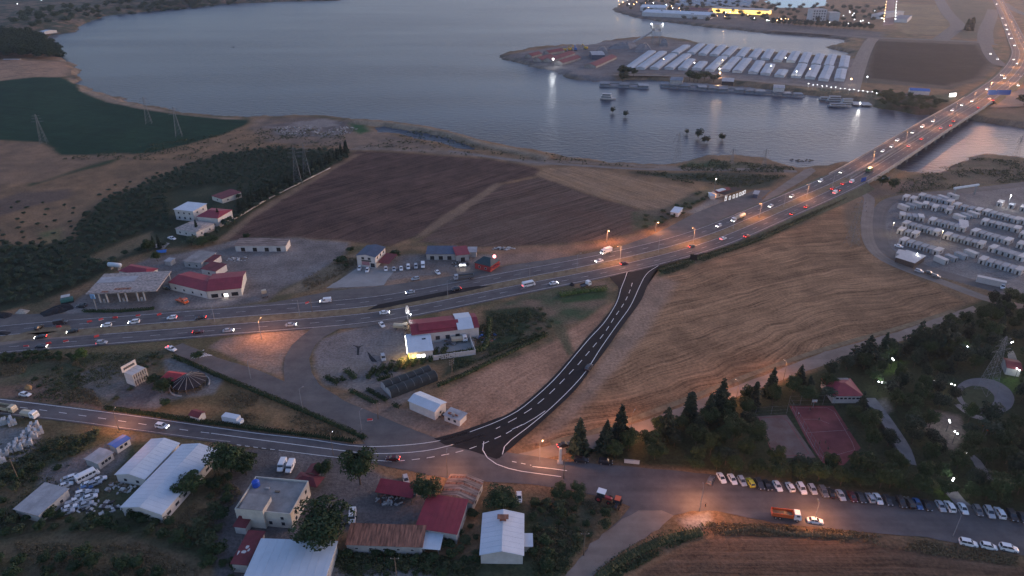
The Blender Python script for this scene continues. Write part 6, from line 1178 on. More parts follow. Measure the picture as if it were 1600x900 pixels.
def far_lamp(px, py, h, label, power=0, col=(.93, .97, 1), m=None, r_=.3, group=None, z=0):
    t = thing('lamp_post', label, 'lamp', G(px, py, z), 0, group); b = MB(); b.lathe([(.14, -.1), (.08, h)], 6); b.build('pole', STEEL, t); g = MB(); g.lathe([(r_ * .5, h), (r_, h + r_ * .6), (r_, h + r_ * 1.2), (r_ * .4, h + r_ * 1.7)], 8); g.build('bulb', m or LAMP_W, t)
    if power: lamp_light(t, (0, -.6, h - .4), power, col)
far_lamp(1573, 325, 8, 'white flood lamp above the lit cabins at the camp back', 900, (.95, .97, 1), None, .28); far_lamp(1468, 379, 7, 'yellowish lamp between the camp rows', 420, (1, .72, .35), LAMP_W, .14); far_lamp(1392, 366, 7, 'yellowish lamp at the left camp road', 300, (1, .72, .35), LAMP_W, .14); far_lamp(1430, 407, 4, 'white lamp on the dark brown hall of the camp', 60, r_=.14)
# wire fence posts along the camp road
# ------------------------------------------------------------------ container rows on the peninsula
PEN = mat('pale_blue_cabin_roof', (.36, .40, .435), .7, .12, .12); PENW = mat('pale_cabin_wall', (.42, .44, .46), .8, .12, .2)
NEARR = [((981, 110), (1019, 82)), ((1000, 109), (1036, 83)), ((1022, 109), (1052, 87)), ((1045, 109), (1074, 87)), ((1066, 110), (1080, 95)), ((1088, 110), (1099, 99)), ((1108, 112), (1130, 91)), ((1132, 112), (1151, 92)), ((1151, 114), (1168, 94)), ((1176, 116), (1188, 98)), ((1195, 118), (1204, 103)), ((1217, 121), (1224, 112)), ((1243, 122), (1254, 103)), ((1265, 124), (1275, 105)), ((1286, 127), (1296, 106)), ((1311, 127), (1315, 111))]
FARR = [((1054, 85), (1073, 73)), ((1079, 85), (1096, 71)), ((1097, 87), (1112, 72)), ((1115, 88), (1130, 73)), ((1133, 89), (1148, 75)), ((1155, 91), (1167, 77)), ((1175, 93), (1186, 79)), ((1195, 94), (1204, 80)), ((1214, 97), (1225, 82)), ((1235, 98), (1244, 83)), ((1254, 101), (1262, 85)), ((1274, 103), (1282, 87)), ((1294, 105), (1301, 88)), ((1317, 108), (1321, 90))]
for blk, rows in (('near', NEARR), ('far', FARR)):
    for k, (a_, c_) in enumerate(rows):
        A, B = G(*a_), G(*c_); d = B - A; l = np.linalg.norm(d); t = thing('container_row', f'{nth(k + 1)} pale container row from the left in the {blk} block on the peninsula', 'container row', A, math.atan2(d[1], d[0]), 'container rows on the peninsula'); n_ = max(2, int(l / 14))
        for j in range(n_):
            x0_, x1_ = l * j / n_ + .5, l * (j + 1) / n_ - .5; b = MB(); b.box(x0_, x1_, -5.6, 5.6, -.2, 2.7); bd = b.build('cabin_block', PENW, t)
            for s_ in (-1, 1): b = MB(); y0_, y1_ = (0.15, 6.0) if s_ > 0 else (-6.0, -.15); b.add([(x0_ - .3, y0_, 3.5 if s_ > 0 else 2.71), (x1_ + .3, y0_, 3.5 if s_ > 0 else 2.71), (x1_ + .3, y1_, 2.71 if s_ > 0 else 3.5), (x0_ - .3, y1_, 2.71 if s_ > 0 else 3.5)], [(0, 1, 2, 3)]); b.build('roof', PEN, bd)
for k, (a_, c_, w_) in enumerate((((831, 91), (847, 87), 14), ((846, 97), (866, 91), 16), ((863, 98), (899, 86), 18), ((879, 102), (908, 93), 16), ((931, 107), (964, 92), 20), ((858, 86), (882, 82), 14))):
    A, B = G(*a_), G(*c_); d = B - A; l = np.linalg.norm(d); t = thing('long_barn', f'{nth(k + 1)} dark red roofed barn from the left at the peninsula tip', 'barn', A, math.atan2(d[1], d[0]), 'barns at the peninsula tip'); gable_parts(t, l, w_ * .8, 3.0, 2.8, CONCRETE, REDD, 'x')
# batching plant
t = thing('concrete_plant', 'tall concrete batching plant with bright floodlights on the peninsula', 'plant', G(1024, 68)); 
for x in (-5, 5):
    for y in (-5, 5): b = MB(); b.tube((x, y, 0), (x, y, 30), .7, .7, 6); b.build('leg', STEEL, t)
box_on(t, 'mixer_house', -7, -7, 12, 14, 14, 7, PENW); box_on(t, 'upper_house', -9, -7, 23, 18, 14, 6, GREYW); box_on(t, 'roof', -9.5, -7.5, 29, 19, 15, .8, GREYR)
b = MB(); b.tube((-7, 0, 18), (-42, -10, .5), 1.8, 1.8, 6); b.build('conveyor', GREYR, t)
for x in (-10, 8): b = MB(); b.lathe([(.3, 29.8), (.7, 30.0), (.7, 31.0), (.3, 31.3)], 10, (x, -6)); b.build('flood_light', LAMP_W, t); lamp_light(t, (x, -9, 28), 350, (.95, .97, 1), 1.0)
GRH = mat('grey_aggregate', (.17, .165, .17), 1, .2, .2)
for k, pts in enumerate((((950, 76), (985, 77), (1000, 70), (965, 70)), ((990, 82), (1020, 82), (1015, 74), (995, 75)), ((930, 84), (950, 84), (948, 77), (932, 78)), ((1030, 72), (1045, 73), (1042, 68), (1032, 68)))): heap('aggregate_heap', f'{nth(k + 1)} grey gravel heap around the batching plant', pts, 7 + k % 2 * 2, GRH, 20 + k)
house('silo_shed', 'dark low shed west of the batching plant', (925, 86), (945, 86), (948, 80), 6, 1.5, BLUER, GREYR, 'x', 'shed')
for k, (x, y) in enumerate(((883, 80), (891, 79), (899, 79), (915, 77))):
    t = thing('excavator', f'{["yellow", "blue"][k == 2]} digger, {nth(k + 1)} from the left on the peninsula work yard', 'excavator', G(x, y), k * .8); m_ = mat('digger_yellow', (.55, .33, .03), .6, .2, 1) if k != 2 else BLUEB
    box_on(t, 'undercarriage', -3, -2.2, -.1, 6, 4.4, 1.4, DSTEEL); box_on(t, 'upper_body', -3.2, -1.8, 1.4, 5, 3.6, 2.6, m_); b = MB(); b.tube((1.5, 0, 3), (6, 0, 7.5), .5, .4, 6); b.tube((6, 0, 7.5), (9.5, 0, 3), .4, .3, 6); b.build('boom', m_, t)
far_lamp(864, 104, 9, 'bright white lamp at the peninsula shore mirrored in the water', 1800, (.95, .98, 1), None, .9)
for k, (x, y) in enumerate(((1036, 101), (1123, 117), (1084, 107), (1128, 103), (1203, 112), (1243, 121), (1264, 117), (1226, 99), (1353, 130), (1328, 133))): far_lamp(x, y, 7, f'{nth(k + 1)} small lamp glowing among the peninsula container rows', 500 if k % 2 else 0, (1, .85, .6), LAMP_W if k % 3 else LAMP_O, .45, 'lamps of the peninsula camp')
for k in range(16): q = k / 15; far_lamp(1262 + 106 * q, 138 + 14 * q + (k % 2), 5, f'{nth(k + 1)} promenade lamp from the left along the far waterfront', 120 if k % 3 == 0 else 0, (1, .95, .85), LAMP_W, .2, 'waterfront promenade lamps')
# pontoons, houseboats, boat, jetty
PON = mat('pontoon_grey', (.20, .215, .24), .8, .2, .3); PON2 = mat('pontoon_roof_blue_grey', (.15, .18, .215), .75, .15, .2)
def pontoon(px, py, w_, d_, label, k):
    t = thing('floating_pontoon', label, 'pontoon', G(px, py, WZ), math.radians(-7) + .0, 'floating pontoons along the far shore'); box_on(t, 'float', -w_ / 2, -d_ / 2, -.3, w_, d_, 1.1, PON)
    if k % 4 != 3: box_on(t, 'deck_house', -w_ * .42, -d_ * .3, .8, w_ * .84, d_ * .6, 2.4, PON2); box_on(t, 'roof', -w_ * .45, -d_ * .36, 3.2, w_ * .9, d_ * .72, .25, [PON, GREYR, PON2][k % 3])
    else:
        for s_ in (-1, 1): box_on(t, 'railing', -w_ / 2, s_ * d_ * .48, .8, w_, .1, 1.0, STEEL)
for k in range(5): pontoon(945 + 15 * k, 133.5 + .8 * k, 13, 20, f'{nth(k + 1)} low floating pontoon from the left in the short western line', 3 if k % 2 else k)
for k in range(15): pontoon(1040 + 14.6 * k, 134.5 + 1.15 * k, 13.5, 22 if k < 7 else 15, f'{nth(k + 1)} houseboat pontoon from the left in the long line off the far shore', k)
def boat(px, py, l, w_, az, label, m1=WHITEW, decks=2, group=None):
    t = thing('boat', label, 'boat', G(px, py, WZ), az, group); b = MB(); V = []
    for x, hw in ((-l / 2, w_ * .42), (-l * .2, w_ * .5), (l * .2, w_ * .46), (l * .4, w_ * .25), (l / 2, .1)): V += [(x, -hw * .7, -.4), (x, -hw, 1.5), (x, hw, 1.5), (x, hw * .7, -.4)]
    b.add(V, [(i * 4 + j, i * 4 + 4 + j, i * 4 + 4 + (j + 1) % 4, i * 4 + (j + 1) % 4) for i in range(4) for j in range(4)] + [(0, 1, 2, 3)]); b.build('hull', m1, t)
    for k in range(decks):
        c = box_on(t, 'deck_cabin', -l * (.42 - .06 * k), -w_ * .36, 1.5 + 2.3 * k, l * (.62 - .1 * k), w_ * .72, 2.0, PENW); box_on(c, 'window_band', -l * (.41 - .06 * k), -w_ * .365, 2.2 + 2.3 * k, l * (.60 - .1 * k), .06, .8, GLASS); box_on(t, 'deck_roof', -l * (.44 - .06 * k), -w_ * .4, 3.5 + 2.3 * k, l * (.68 - .1 * k), w_ * .8, .22, m1)
    return t
boat(950, 155, 17, 6.5, math.radians(-12), 'white two deck passenger boat alone on the lake'); 
for k, (x, y, l) in enumerate(((1292, 157, 16), (1306, 159, 20), (1312, 167, 24), (1325, 163, 18))): boat(x, y, l, 6.5, -.25 + .1 * k, f'{nth(k + 1)} moored grey boat from the left at the far jetty', PON, 1 + k % 2, 'boats moored at the far jetty')
t = thing('jetty', 'flat grey jetty platform lit from below at the far shore', 'jetty', G(1345, 164, WZ), -.2); box_on(t, 'deck', -9, -8, 1.4, 18, 15, .5, GREYR)
for x in (-8, 0, 8):
    for y in (-7, 6): b = MB(); b.tube((x, y, -3), (x, y, 1.4), .4, .4, 6); b.build('pile', DSTEEL, t)
far_lamp(1343, 166, 3, 'bright lamp on the far jetty mirrored in the water', 700, (1, .98, .9), None, .5, None, WZ + 1.9)
house('far_shed', 'white boat shed by the far waterfront lamps', (1209, 137), (1226, 138), (1227, 133), 4, 1, WHITEW, GREYR, 'x', 'shed'); house('far_shed', 'green grey boat shed behind the houseboat line', (1047, 125), (1066, 126), (1067, 121), 4, 1, GREYW, PON2, 'x', 'shed'); house('far_shed', 'dark open boat shed near the orange shore lights', (1128, 127), (1146, 128), (1147, 123), 4, .6, DARK, GREYR, 'x', 'shed', mono=True)
far_lamp(1124, 121, 5, 'orange lamp above the far shore road', 1800, (1, .5, .2), LAMP_O, .6)
# ------------------------------------------------------------------ opposite town shore
t = thing('white_market_hall', 'long white roofed hall near the tip of the opposite shore', 'hall', G(1003, 25), heading(1003, 25, (10, .5))); gable_parts(t, 150, 55, 8, 4, PENW, WHITE, 'x'); t = thing('white_market_hall', 'second white roof behind the long hall on the opposite shore', 'hall', G(1000, 17), heading(1000, 17, (10, .3))); gable_parts(t, 60, 60, 8, 4, PENW, WHITE, 'x')
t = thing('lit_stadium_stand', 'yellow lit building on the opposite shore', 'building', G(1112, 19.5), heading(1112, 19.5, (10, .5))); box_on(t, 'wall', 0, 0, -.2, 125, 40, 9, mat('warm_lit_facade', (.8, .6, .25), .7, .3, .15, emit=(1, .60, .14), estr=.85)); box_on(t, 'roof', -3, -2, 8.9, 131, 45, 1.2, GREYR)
t = thing('pink_building', 'small reddish building left of the yellow lit one', 'building', G(1075, 21), heading(1075, 21, (10, .5))); gable_parts(t, 45, 25, 9, 3, mat('pinkish_wall', (.30, .20, .19), .9, .2, .2), REDD, 'x'); windows_on(t, 'near', 45, 25, 9, 6, 3, 3, 3)
for r_ in range(5):
    for k in range(11):
        x, y = 1062 + k * 10.6 + r_ * 4, 9 - r_ * 2.6 + k * .15; t = thing('tent_block', f'pale tent block, {nth(k + 1)} from the left in row {nth(r_ + 1)} of the far town camp', 'tent', G(x, y), .5, 'pale tent blocks of the far camp'); gable_parts(t, 13, 22, 3, 2, PENW, PEN, 'y')
t = thing('apartment_block', 'grey block building behind the opposite shore trees', 'building', G(1267, 33)); 
for k, (x, w_, h_) in enumerate(((0, 30, 22), (36, 22, 16))): box_on(t, 'wall', x, 0, -.2, w_, 25, h_, PENW); box_on(t, 'roof', x - .4, -.4, h_ - .19, w_ + .8, 25.8, .6, GREYR)
for r_ in range(4):
    for k in range(5): box_on(t, 'window', 3 + k * 5.4, -.12, 3 + r_ * 5, 2.6, .1, 2.4, GLASS)
house('far_hall', 'white hall beside the lamp lined avenue', (1362, 22), (1376, 23), (1377, 15), 9, 1.5, PENW, GREYR, 'x', 'hall'); house('far_hall', 'dark roofed building right of the lamp lined avenue', (1398, 29), (1418, 30), (1420, 24), 7, 1.5, PENW, BLUER, 'x', 'hall')
pool = pad('swimming_lake', [(1195, 2), (1225, -6), (1290, -6), (1292, 8), (1262, 12), (1215, 12)], mat('turquoise_pool_water', (.16, .50, .52), .35, .08, .02), .3, 4, step=20)  # water colour brightened to look lit, in place of pool lights
av = pad('avenue', [(1380, 40), (1387, -2), (1399, -2), (1396, 38)], mat('reddish_paving', (.23, .13, .115), .9, .25, .05), .25, 1, step=10)
for k in range(9):
    for s_, x0_, x1_ in (('left', 1379, 1385), ('right', 1397, 1400)): q = k / 8; far_lamp(x0_ + (x1_ - x0_) * q, 38 - 38 * q, 10, f'{nth(k + 1)} lamp of the {s_} line along the reddish avenue', 900 if k % 3 == 0 else 0, (1, .65, .45), LAMP_O if s_ == 'left' else LAMP_W, .5, 'avenue lamps on the opposite shore')
rs = random.Random(5)
for k in range(34):
    x = 965 + 270 * rs.random(); y = max(2, (x - 960) * .155 + 4 - rs.random() * 12 + 8); y = min(y, 46)
    far_lamp(x, y * .8 + 3, 9, f'tiny {["white", "orange"][k % 3 != 0]} lamp among the far shore buildings', 1300 if k % 4 == 0 else 0, (1, .6, .3), LAMP_O if k % 3 else LAMP_W, rs.uniform(.35, .7), 'tiny lamps of the far shore')
for k in range(18): x = 1290 + 90 * rs.random(); far_lamp(x, 20 + 24 * rs.random(), 8, f'tiny lamp in the lawn area beside the lamp lined avenue', 0, (1, .8, .6), LAMP_W, .4, 'tiny lamps beside the avenue')
for k, (x, y) in enumerate(((29, 12), (66, 5), (168, 4), (118, 3))):
    far_lamp(x, y, 8, f'{nth(k + 1)} lone white light on the far left shore', 0, m=LAMP_W, r_=.8, group='lone lights on the far left shore')
house('shore_house', 'small white house at the water edge on the far left', (62, 49), (69, 49.5), (70, 46), 4, 1.5, WHITEW, WHITE, 'x', 'house'); house('shore_house', 'tiny white house on the hill road at far left', (165, 5), (171, 5), (171, 2.5), 6, 2, WHITEW, WHITE, 'x', 'house')
for k in range(9): house('farm_building', f'{nth(k + 1)} pale farm building from the left under the far left woods', (2 + k * 2.6, 95 + (k % 2)), (6 + k * 2.6, 95 + (k % 2)), (6.5 + k * 2.6, 92.6 + (k % 2)), 4, 1.5, WHITEW, GREYR, 'x', 'building', group='farm buildings under the woods') if k % 2 == 0 else None
# ------------------------------------------------------------------ park: courts, pavilion, plaza, lamps
COURT = mat('red_court_surface', (.165, .040, .042), .9, .18, .25, col2=(.19, .05, .05)); COURT2 = mat('faded_court_surface', (.19, .105, .085), .95, .3, .2, col2=(.14, .105, .098)); LINE = mat('court_line', (.40, .30, .29), .9, .2, 1)
c1 = pad('sports_court', [(1233, 634), (1302, 634), (1345, 700), (1318, 727), (1286, 724), (1262, 690)], COURT, .05, .02); c2 = pad('sports_court', [(1181, 650), (1229, 648), (1275, 715), (1212, 716), (1200, 690)], COURT2, .045, .02)
for pts in (((1238, 637), (1300, 637), (1338, 702), (1282, 718), (1238, 637)), ((1262, 676), (1322, 672)), ((1256, 655), (1290, 655), (1296, 662))): marking(c1, GP(pts, .05), .09, z=.012, m=LINE, name='court_line')
for pts in (((1186, 653), (1226, 651), (1266, 712), (1208, 712), (1186, 653)),): marking(c2, GP(pts, .045), .3, z=.012, m=mat('court_border_red', (.22, .07, .065), .9, .2, .5), name='court_line')
def fence(name, label, pts, h, step=3.0):
    P = smooth_line([G(*q) for q in pts], step) if len(pts) > 2 else resamp(GP(pts), max(2, int(np.linalg.norm(G(*pts[0]) - G(*pts[1])) / step))); t = thing(name, label, 'fence', (0, 0, 0))
    for q in P: b = MB(); b.tube((q[0], q[1], -.2), (q[0], q[1], h), .05, .05, 5); b.build('post', STEEL, t)
    for zz in (h - .05, h * .5, .3):
        b = MB()
        for a_, c_ in zip(P[:-1], P[1:]): b.tube((a_[0], a_[1], zz), (c_[0], c_[1], zz), .025, .025, 4)
        b.build('rail', STEEL, t)
fence('court_fence', 'wire fence along the back of the red court', [(1232, 633), (1303, 632)], 4.0); fence('court_fence', 'wire fence between the two sports courts', [(1232, 633), (1284, 722)], 3.4); fence('court_fence', 'wire fence behind the faded court', [(1180, 649), (1229, 646)], 3.4)
bb = thing('basketball_hoop', 'basketball hoop board at the back of the red court', 'basketball hoop', G(1270, 637)); b = MB(); b.tube((0, 0, 0), (0, 0, 3.2), .1, .1, 6); b.build('pole', STEEL, bb); box_on(bb, 'backboard', -.9, -.3, 2.6, 1.8, .06, 1.1, WHITEW); b = MB(); b.lathe([(.24, 2.85), (.24, 2.9)], 10, (0, -.55)); b.build('rim', PAINTS['orange'], bb)
PSK = mat('skin', (.35, .20, .14), .7, .1, 2)
def person(px, py, c, label, z=.06):
    """small standing figure: one skinned body, clothes and hair as its children"""
    t = thing('person', label, 'person', G(px, py, z), rnd.uniform(0, 6.28), None); me = bpy.data.meshes.new('body'); V = [(0, 0, .95), (0, 0, 1.2), (0, 0, 1.42), (0, 0, 1.52), (0, .0, 1.66), (0, 0, 1.74), (.19, 0, 1.40), (.27, .05, 1.12), (.26, .18, .92), (-.19, 0, 1.40), (-.27, -.05, 1.12), (-.26, .08, .88), (.1, 0, .9), (.13, .06, .5), (.13, -.05, .07), (.13, .1, .03), (-.1, 0, .9), (-.13, -.1, .5), (-.13, -.22, .07), (-.13, -.08, .03)]
    me.from_pydata(V, [(0, 1), (1, 2), (2, 3), (3, 4), (4, 5), (2, 6), (6, 7), (7, 8), (2, 9), (9, 10), (10, 11), (0, 12), (12, 13), (13, 14), (14, 15), (0, 16), (16, 17), (17, 18), (18, 19)], []); me.materials.append(PSK)
    o = link('body', me, t); sk = o.modifiers.new('skin', 'SKIN'); R_ = [.15, .15, .14, .055, .10, .08, .07, .05, .04, .07, .05, .04, .09, .065, .045, .04, .09, .065, .045, .04]
    for v_, r_ in zip(me.skin_vertices[0].data if me.skin_vertices else [], R_): v_.radius = (r_, r_)
    o.modifiers.new('sub', 'SUBSURF').levels = 1
    b = MB(); b.lathe([(.17, .88), (.19, 1.1), (.21, 1.38), (.09, 1.5)], 8); b.build('shirt', PAINTS[c], t, True); b = MB()
    for s_ in (-1, 1): b.tube((s_ * .1, 0, .95), (s_ * .13, 0, .5), .11, .085, 7)
    b.build('shorts', PAINTS['dark'], t); b = MB(); b.lathe([(.11, 1.66), (.105, 1.74), (.04, 1.79)], 8); b.build('hair', DARK, t); return t
for k, (x, y, c) in enumerate(((1265, 642, 'dark'), (1279, 658, 'black'), (1289, 694, 'black'), (1280, 695, 'maroon'), (1293, 704, 'dark'), (1247, 650, 'white'), (1324, 675, 'dark'))): person(x, y, c, f'person in a {TXT.get(c, c)} shirt on the red court, {nth(k + 1)} counting from the fence' if k else 'person in dark clothes near the basketball hoop')
person(1102, 793, 'dark', 'person standing at the foot of the lamp beside the main road')
t, Lx, W, r = house('park_pavilion', 'red roofed pavilion among trees above the courts', (1303, 618), (1348, 618), (1350, 592), 3.4, 1.8, WHITEW, REDR, 'x', 'pavilion', hip=4.5, near=6, wz=1.8, wh=.7); box_on(r, 'grey_roof_part', Lx * .45, W * .72, 3.9, Lx * .45, W * .26, .12, CONCRETE)
house('park_pavilion', 'small red roofed kiosk at the right edge of the park', (1574, 574), (1596, 578), (1605, 566), 3.2, 1.0, WHITEW, REDD, 'x', 'kiosk')
el = [(1539 + 46 * math.cos(q), 619 + 28 * math.sin(q) + .12 * 46 * math.cos(q)) for q in np.linspace(0, 6.283, 40, endpoint=False)]; pad('oval_plaza', el, mat('plaza_paving', (.155, .145, .15), .9, .15, .3), .05, .05)
pad('plaza_lawn', [(1528 + 26 * math.cos(q), 620 + 17 * math.sin(q) + .12 * 26 * math.cos(q)) for q in np.linspace(0, 6.283, 30, endpoint=False)], mat('lawn_grass', (.035, .05, .024), 1, .35, .5), .07, .2)
PATH = mat('park_path', (.22, .20, .195), .95, .2, .4)
def path(pts, w_, z=.055): m_ = strip('park_path', px_line(pts, 0, 3), (w_ / 2, 0, -w_ / 2), PATH, z)
path([(1358, 622), (1372, 640), (1392, 668), (1412, 700), (1420, 725)], 4.5); path([(1495, 632), (1520, 650), (1540, 655)], 2.6); path([(1500, 700), (1525, 720), (1545, 750)], 3.0, .06); path([(1480, 760), (1500, 785), (1520, 800)], 4.0, .06); path([(1575, 545), (1582, 560), (1575, 580)], 3.0)
b = smooth_line([G(*q) for q in ((1362, 632), (1380, 655), (1400, 685), (1418, 720))], 4); t = thing('retaining_wall', 'dark retaining wall beside the park path', 'wall', (0, 0, 0)); 
for a_, c_ in zip(b[:-1], b[1:]): d = (c_ - a_)[:2]; q = MB(); q.box(0, np.linalg.norm(d), -2.6, -2.3, -.2, 1.4); o_ = q.build('wall_segment', DSTEEL, t); o_.location = a_; o_.rotation_euler = (0, 0, math.atan2(d[1], d[0]))
PL = [(1391, 576, 500), (1371, 612, 500), (1508, 557, 350), (1576, 549, 400), (1585, 592, 500), (1484, 616, 150), (1478, 674, 500), (1488, 692, 150), (1483, 766, 450), (1552, 524, 120), (1600, 776, 300), (1502, 722, 60), (1455, 612, 60), (1445, 530, 40)]
for k, (x, y, pw) in enumerate(PL):
    t = thing('park_lamp', f'white twin globe lamp in the park, {nth(k + 1)} of the lit ones from the upper left', 'lamp', G(x, y), rnd.uniform(0, 3), 'lit lamps in the park'); b = MB(); b.lathe([(.12, -.1), (.07, 4.2)], 7); b.build('pole', DSTEEL, t)
    for s_ in (-1, 1): b = MB(); b.tube((0, 0, 4.0), (s_ * .5, 0, 4.2), .04, .04, 5); b.build('arm', DSTEEL, t); g = MB(); g.lathe([(.06, 4.15), (.17, 4.24), (.19, 4.38), (.13, 4.5), (.04, 4.55)], 9, (s_ * .55, 0)); g.build('globe', LAMP_W, t, True)
    lamp_light(t, (0, 0, 4.9), pw * .3, (.90, .97, .92), .3)
t = thing('playground_set', 'small orange playground set among the park trees', 'playground', G(1543, 678)); 
for x in (-1.2, 1.2):
    for y in (-.8, .8): b = MB(); b.tube((x, y, -.1), (x, y, 2.6), .08, .08, 6); b.build('post', STEEL, t)
gable_parts(t, 2.8, 2.0, 2.6, .8, None, PAINTS['orange'], 'x', x0=-1.4, y0=-1.0); b = MB(); b.add([(1.2, -.4, 1.4), (1.2, .4, 1.4), (3.6, .4, .2), (3.6, -.4, .2)], [(0, 1, 2, 3)]); b.build('slide', PAINTS['yellow'], t)
# ------------------------------------------------------------------ trees one can point at
BT = [('broad', 362, 738, 7.0, 12, 'big dark tree at the roadside right of the long white shed'), ('broad', 385, 742, 5.0, 9, 'tree at the right foot of the big dark roadside tree'), ('broad', 563, 757, 6.6, 14.5, 'tall dark tree standing on the roadside below the junction hedge'), ('broad', 507, 848, 8.6, 13.5, 'very large dark tree between the flat roofed house and the van'),
      ('broad', 668, 783, 4.6, 9.5, 'round green tree beside the striped brown barn'), ('broad', 785, 795, 5.6, 7.5, 'broad low tree behind the white gable house'), ('broad', 300, 773, 5.4, 8.5, 'light green tree leaning on the long white shed'), ('bright', 131, 562, 3.4, 5.4, 'bright green round tree below the highway at left'),
      ('broad', 508, 745, 3.2, 6.5, 'small tree left of the tall roadside tree'), ('broad', 258, 612, 4.6, 5.5, 'dark bushy tree between the white stand and the pavilion'), ('broad', 242, 600, 3.4, 4.6, 'darker bush touching the white stand'), ('bush', 260, 634, 2.8, 3.2, 'round shrub below the pavilion path'), ('broad', 310, 562, 2.6, 4.0, 'small tree at the hatched road marking corner'),
      ('dark_round', 588, 396, 2.6, 4.2, 'shrub behind the slate roofed dealer'), ('bush', 547, 394, 3.0, 3.4, 'round dark shrub left of the dealer, upper one'), ('bush', 536, 409, 3.6, 3.6, 'wide dark shrub left of the dealer, lower one'), ('bush', 530, 411, 3.0, 3.0, 'dark shrub touching the wide one left of the dealer'), ('bush', 541, 417, 2.0, 2.0, 'small shrub at the dealer yard corner'), ('broad', 618, 403, 3.4, 4.6, 'green shrub right of the red dealer awning'),
      ('broad', 1393, 296, 5.0, 8.5, 'dark tree right of the grey billboard by the bridge'), ('broad', 1378, 290, 4.6, 7.0, 'dark tree left of the grey billboard by the bridge'), ('cypress', 309, 365, .9, 8.5, 'thin dark cypress in front of the lowest orchard villa'), ('cypress', 343, 348, 1.0, 9.0, 'thin cypress in front of the red hipped villa'), ('cypress', 250, 388, .9, 8.0, 'thin cypress in the garden above the filling station'), ('cypress', 241, 386, .7, 6.5, 'shorter cypress in the garden above the filling station'),
      ('broad', 231, 394, 4.4, 7.5, 'dense garden tree above the filling station'), ('olive', 300, 384, 4.5, 6.0, 'broad grey green tree beside the villa garden'), ('broad', 318, 385, 5.0, 6.0, 'dense shrub mass right of the villa garden'), ('broad', 333, 380, 4.2, 5.0, 'dense shrub at the boundary wall end'), ('broad', 385, 373, 2.6, 3.2, 'bush behind the faded long shed'), ('broad', 246, 408, 3.0, 5.5, 'dark tree beside the small grey garden hut')]
for kd, x, y, r_, h_, lb in BT: tree(kd, x, y, r_, h_, lb)
CON = [('pine', 905, 706, 4.0, 14), ('pine', 968, 692, 4.2, 16), ('pine', 946, 703, 3.4, 12.5), ('cedar', 1040, 684, 4.2, 13), ('cypress', 1076, 658, 2.2, 12.5), ('pine', 1124, 645, 4.2, 15), ('pine', 1105, 660, 3.4, 12.5), ('cypress', 1176, 640, 1.6, 12), ('cedar', 1352, 566, 6.0, 12.5), ('pine', 1247, 603, 2.8, 9.5), ('pine', 1203, 616, 3.2, 12.0), ('cedar', 1430, 548, 5.0, 14.5), ('cedar', 1465, 548, 5.4, 16), ('pine', 1553, 494, 3.2, 10.5), ('cedar', 1452, 552, 5.0, 13), ('pine', 1376, 562, 3.4, 13), ('cedar', 1396, 556, 4.0, 6.0)]
for k, (kd, x, y, r_, h_) in enumerate(CON): tree(kd, x, y, r_, h_, f'dark conifer, {nth(k + 1) if k < 8 else nth(k + 1)} in the line along the park road from the left', 'conifers along the park road')
# park grove: poisson scatter inside the park, keeping the open places free
def poisson(poly, dmin, n, seed, avoid=()):
    rs = np.random.RandomState(seed); P = GP(poly)[:, :2]; lo, hi = P.min(0), P.max(0); q = lo + rs.random_sample((min(40000, n * 40), 2)) * (hi - lo); m_ = inside(q[:, 0], q[:, 1], P)
    for a_ in avoid: m_ &= ~inside(q[:, 0], q[:, 1], GP(a_)[:, :2])
    q = q[m_]; out = np.zeros((n, 2)); k = 0
    for c_ in q:
        if k and (((out[:k] - c_) ** 2).sum(1) < dmin * dmin).any(): continue
        out[k] = c_; k += 1
        if k >= n: break
    return list(out[:k])
def near_label(q, what, marks):
    best = min(marks, key=lambda m_: (G(*m_[0])[0] - q[0]) ** 2 + (G(*m_[0])[1] - q[1]) ** 2)
    d = G(*best[0])[:2] - np.array(q[:2]); side = ('right of' if d[0] < 0 else 'left of') if abs(d[0]) > abs(d[1]) else ('behind' if d[1] < 0 else 'in front of')
    return f'{what} {side} {best[1]}'
PARKMARKS = [((1326, 610), 'the red roofed park pavilion'), ((1208, 690), 'the faded sports court'), ((1285, 690), 'the red sports court'), ((1400, 690), 'the dark retaining wall path'), ((1540, 620), 'the oval plaza'), ((1478, 670), 'the lit sandy clearing'), ((1400, 575), 'the lit lawn patch'), ((1585, 575), 'the red roofed kiosk'), ((1543, 680), 'the orange playground'), ((1508, 557), 'the park lamp near the pylon'), ((1552, 490), 'the upper right park corner'), ((1483, 768), 'the park entrance lamp'), ((1060, 700), 'the conifers by the park road'), ((1140, 690), 'the middle of the left grove'), ((985, 715), 'the short white roadside wall'), ((1575, 740), 'the lower right park corner')]
ORCHMARKS = [((290, 325), 'the white orchard villa'), ((348, 303), 'the small red roofed garden house'), ((180, 415), 'the white storage tank'), ((200, 390), 'the grassy orchard clearing'), ((80, 370), 'the yellow grass patch'), ((10, 430), 'the left picture edge of the orchard'), ((70, 445), 'the lower orchard corner'), ((130, 400), 'the middle of the lower orchard'), ((200, 330), 'the orchard middle'), ((330, 270), 'the upper orchard slope'), ((430, 290), 'the windbreak conifers'), ((20, 395), 'the young plantation edge')]
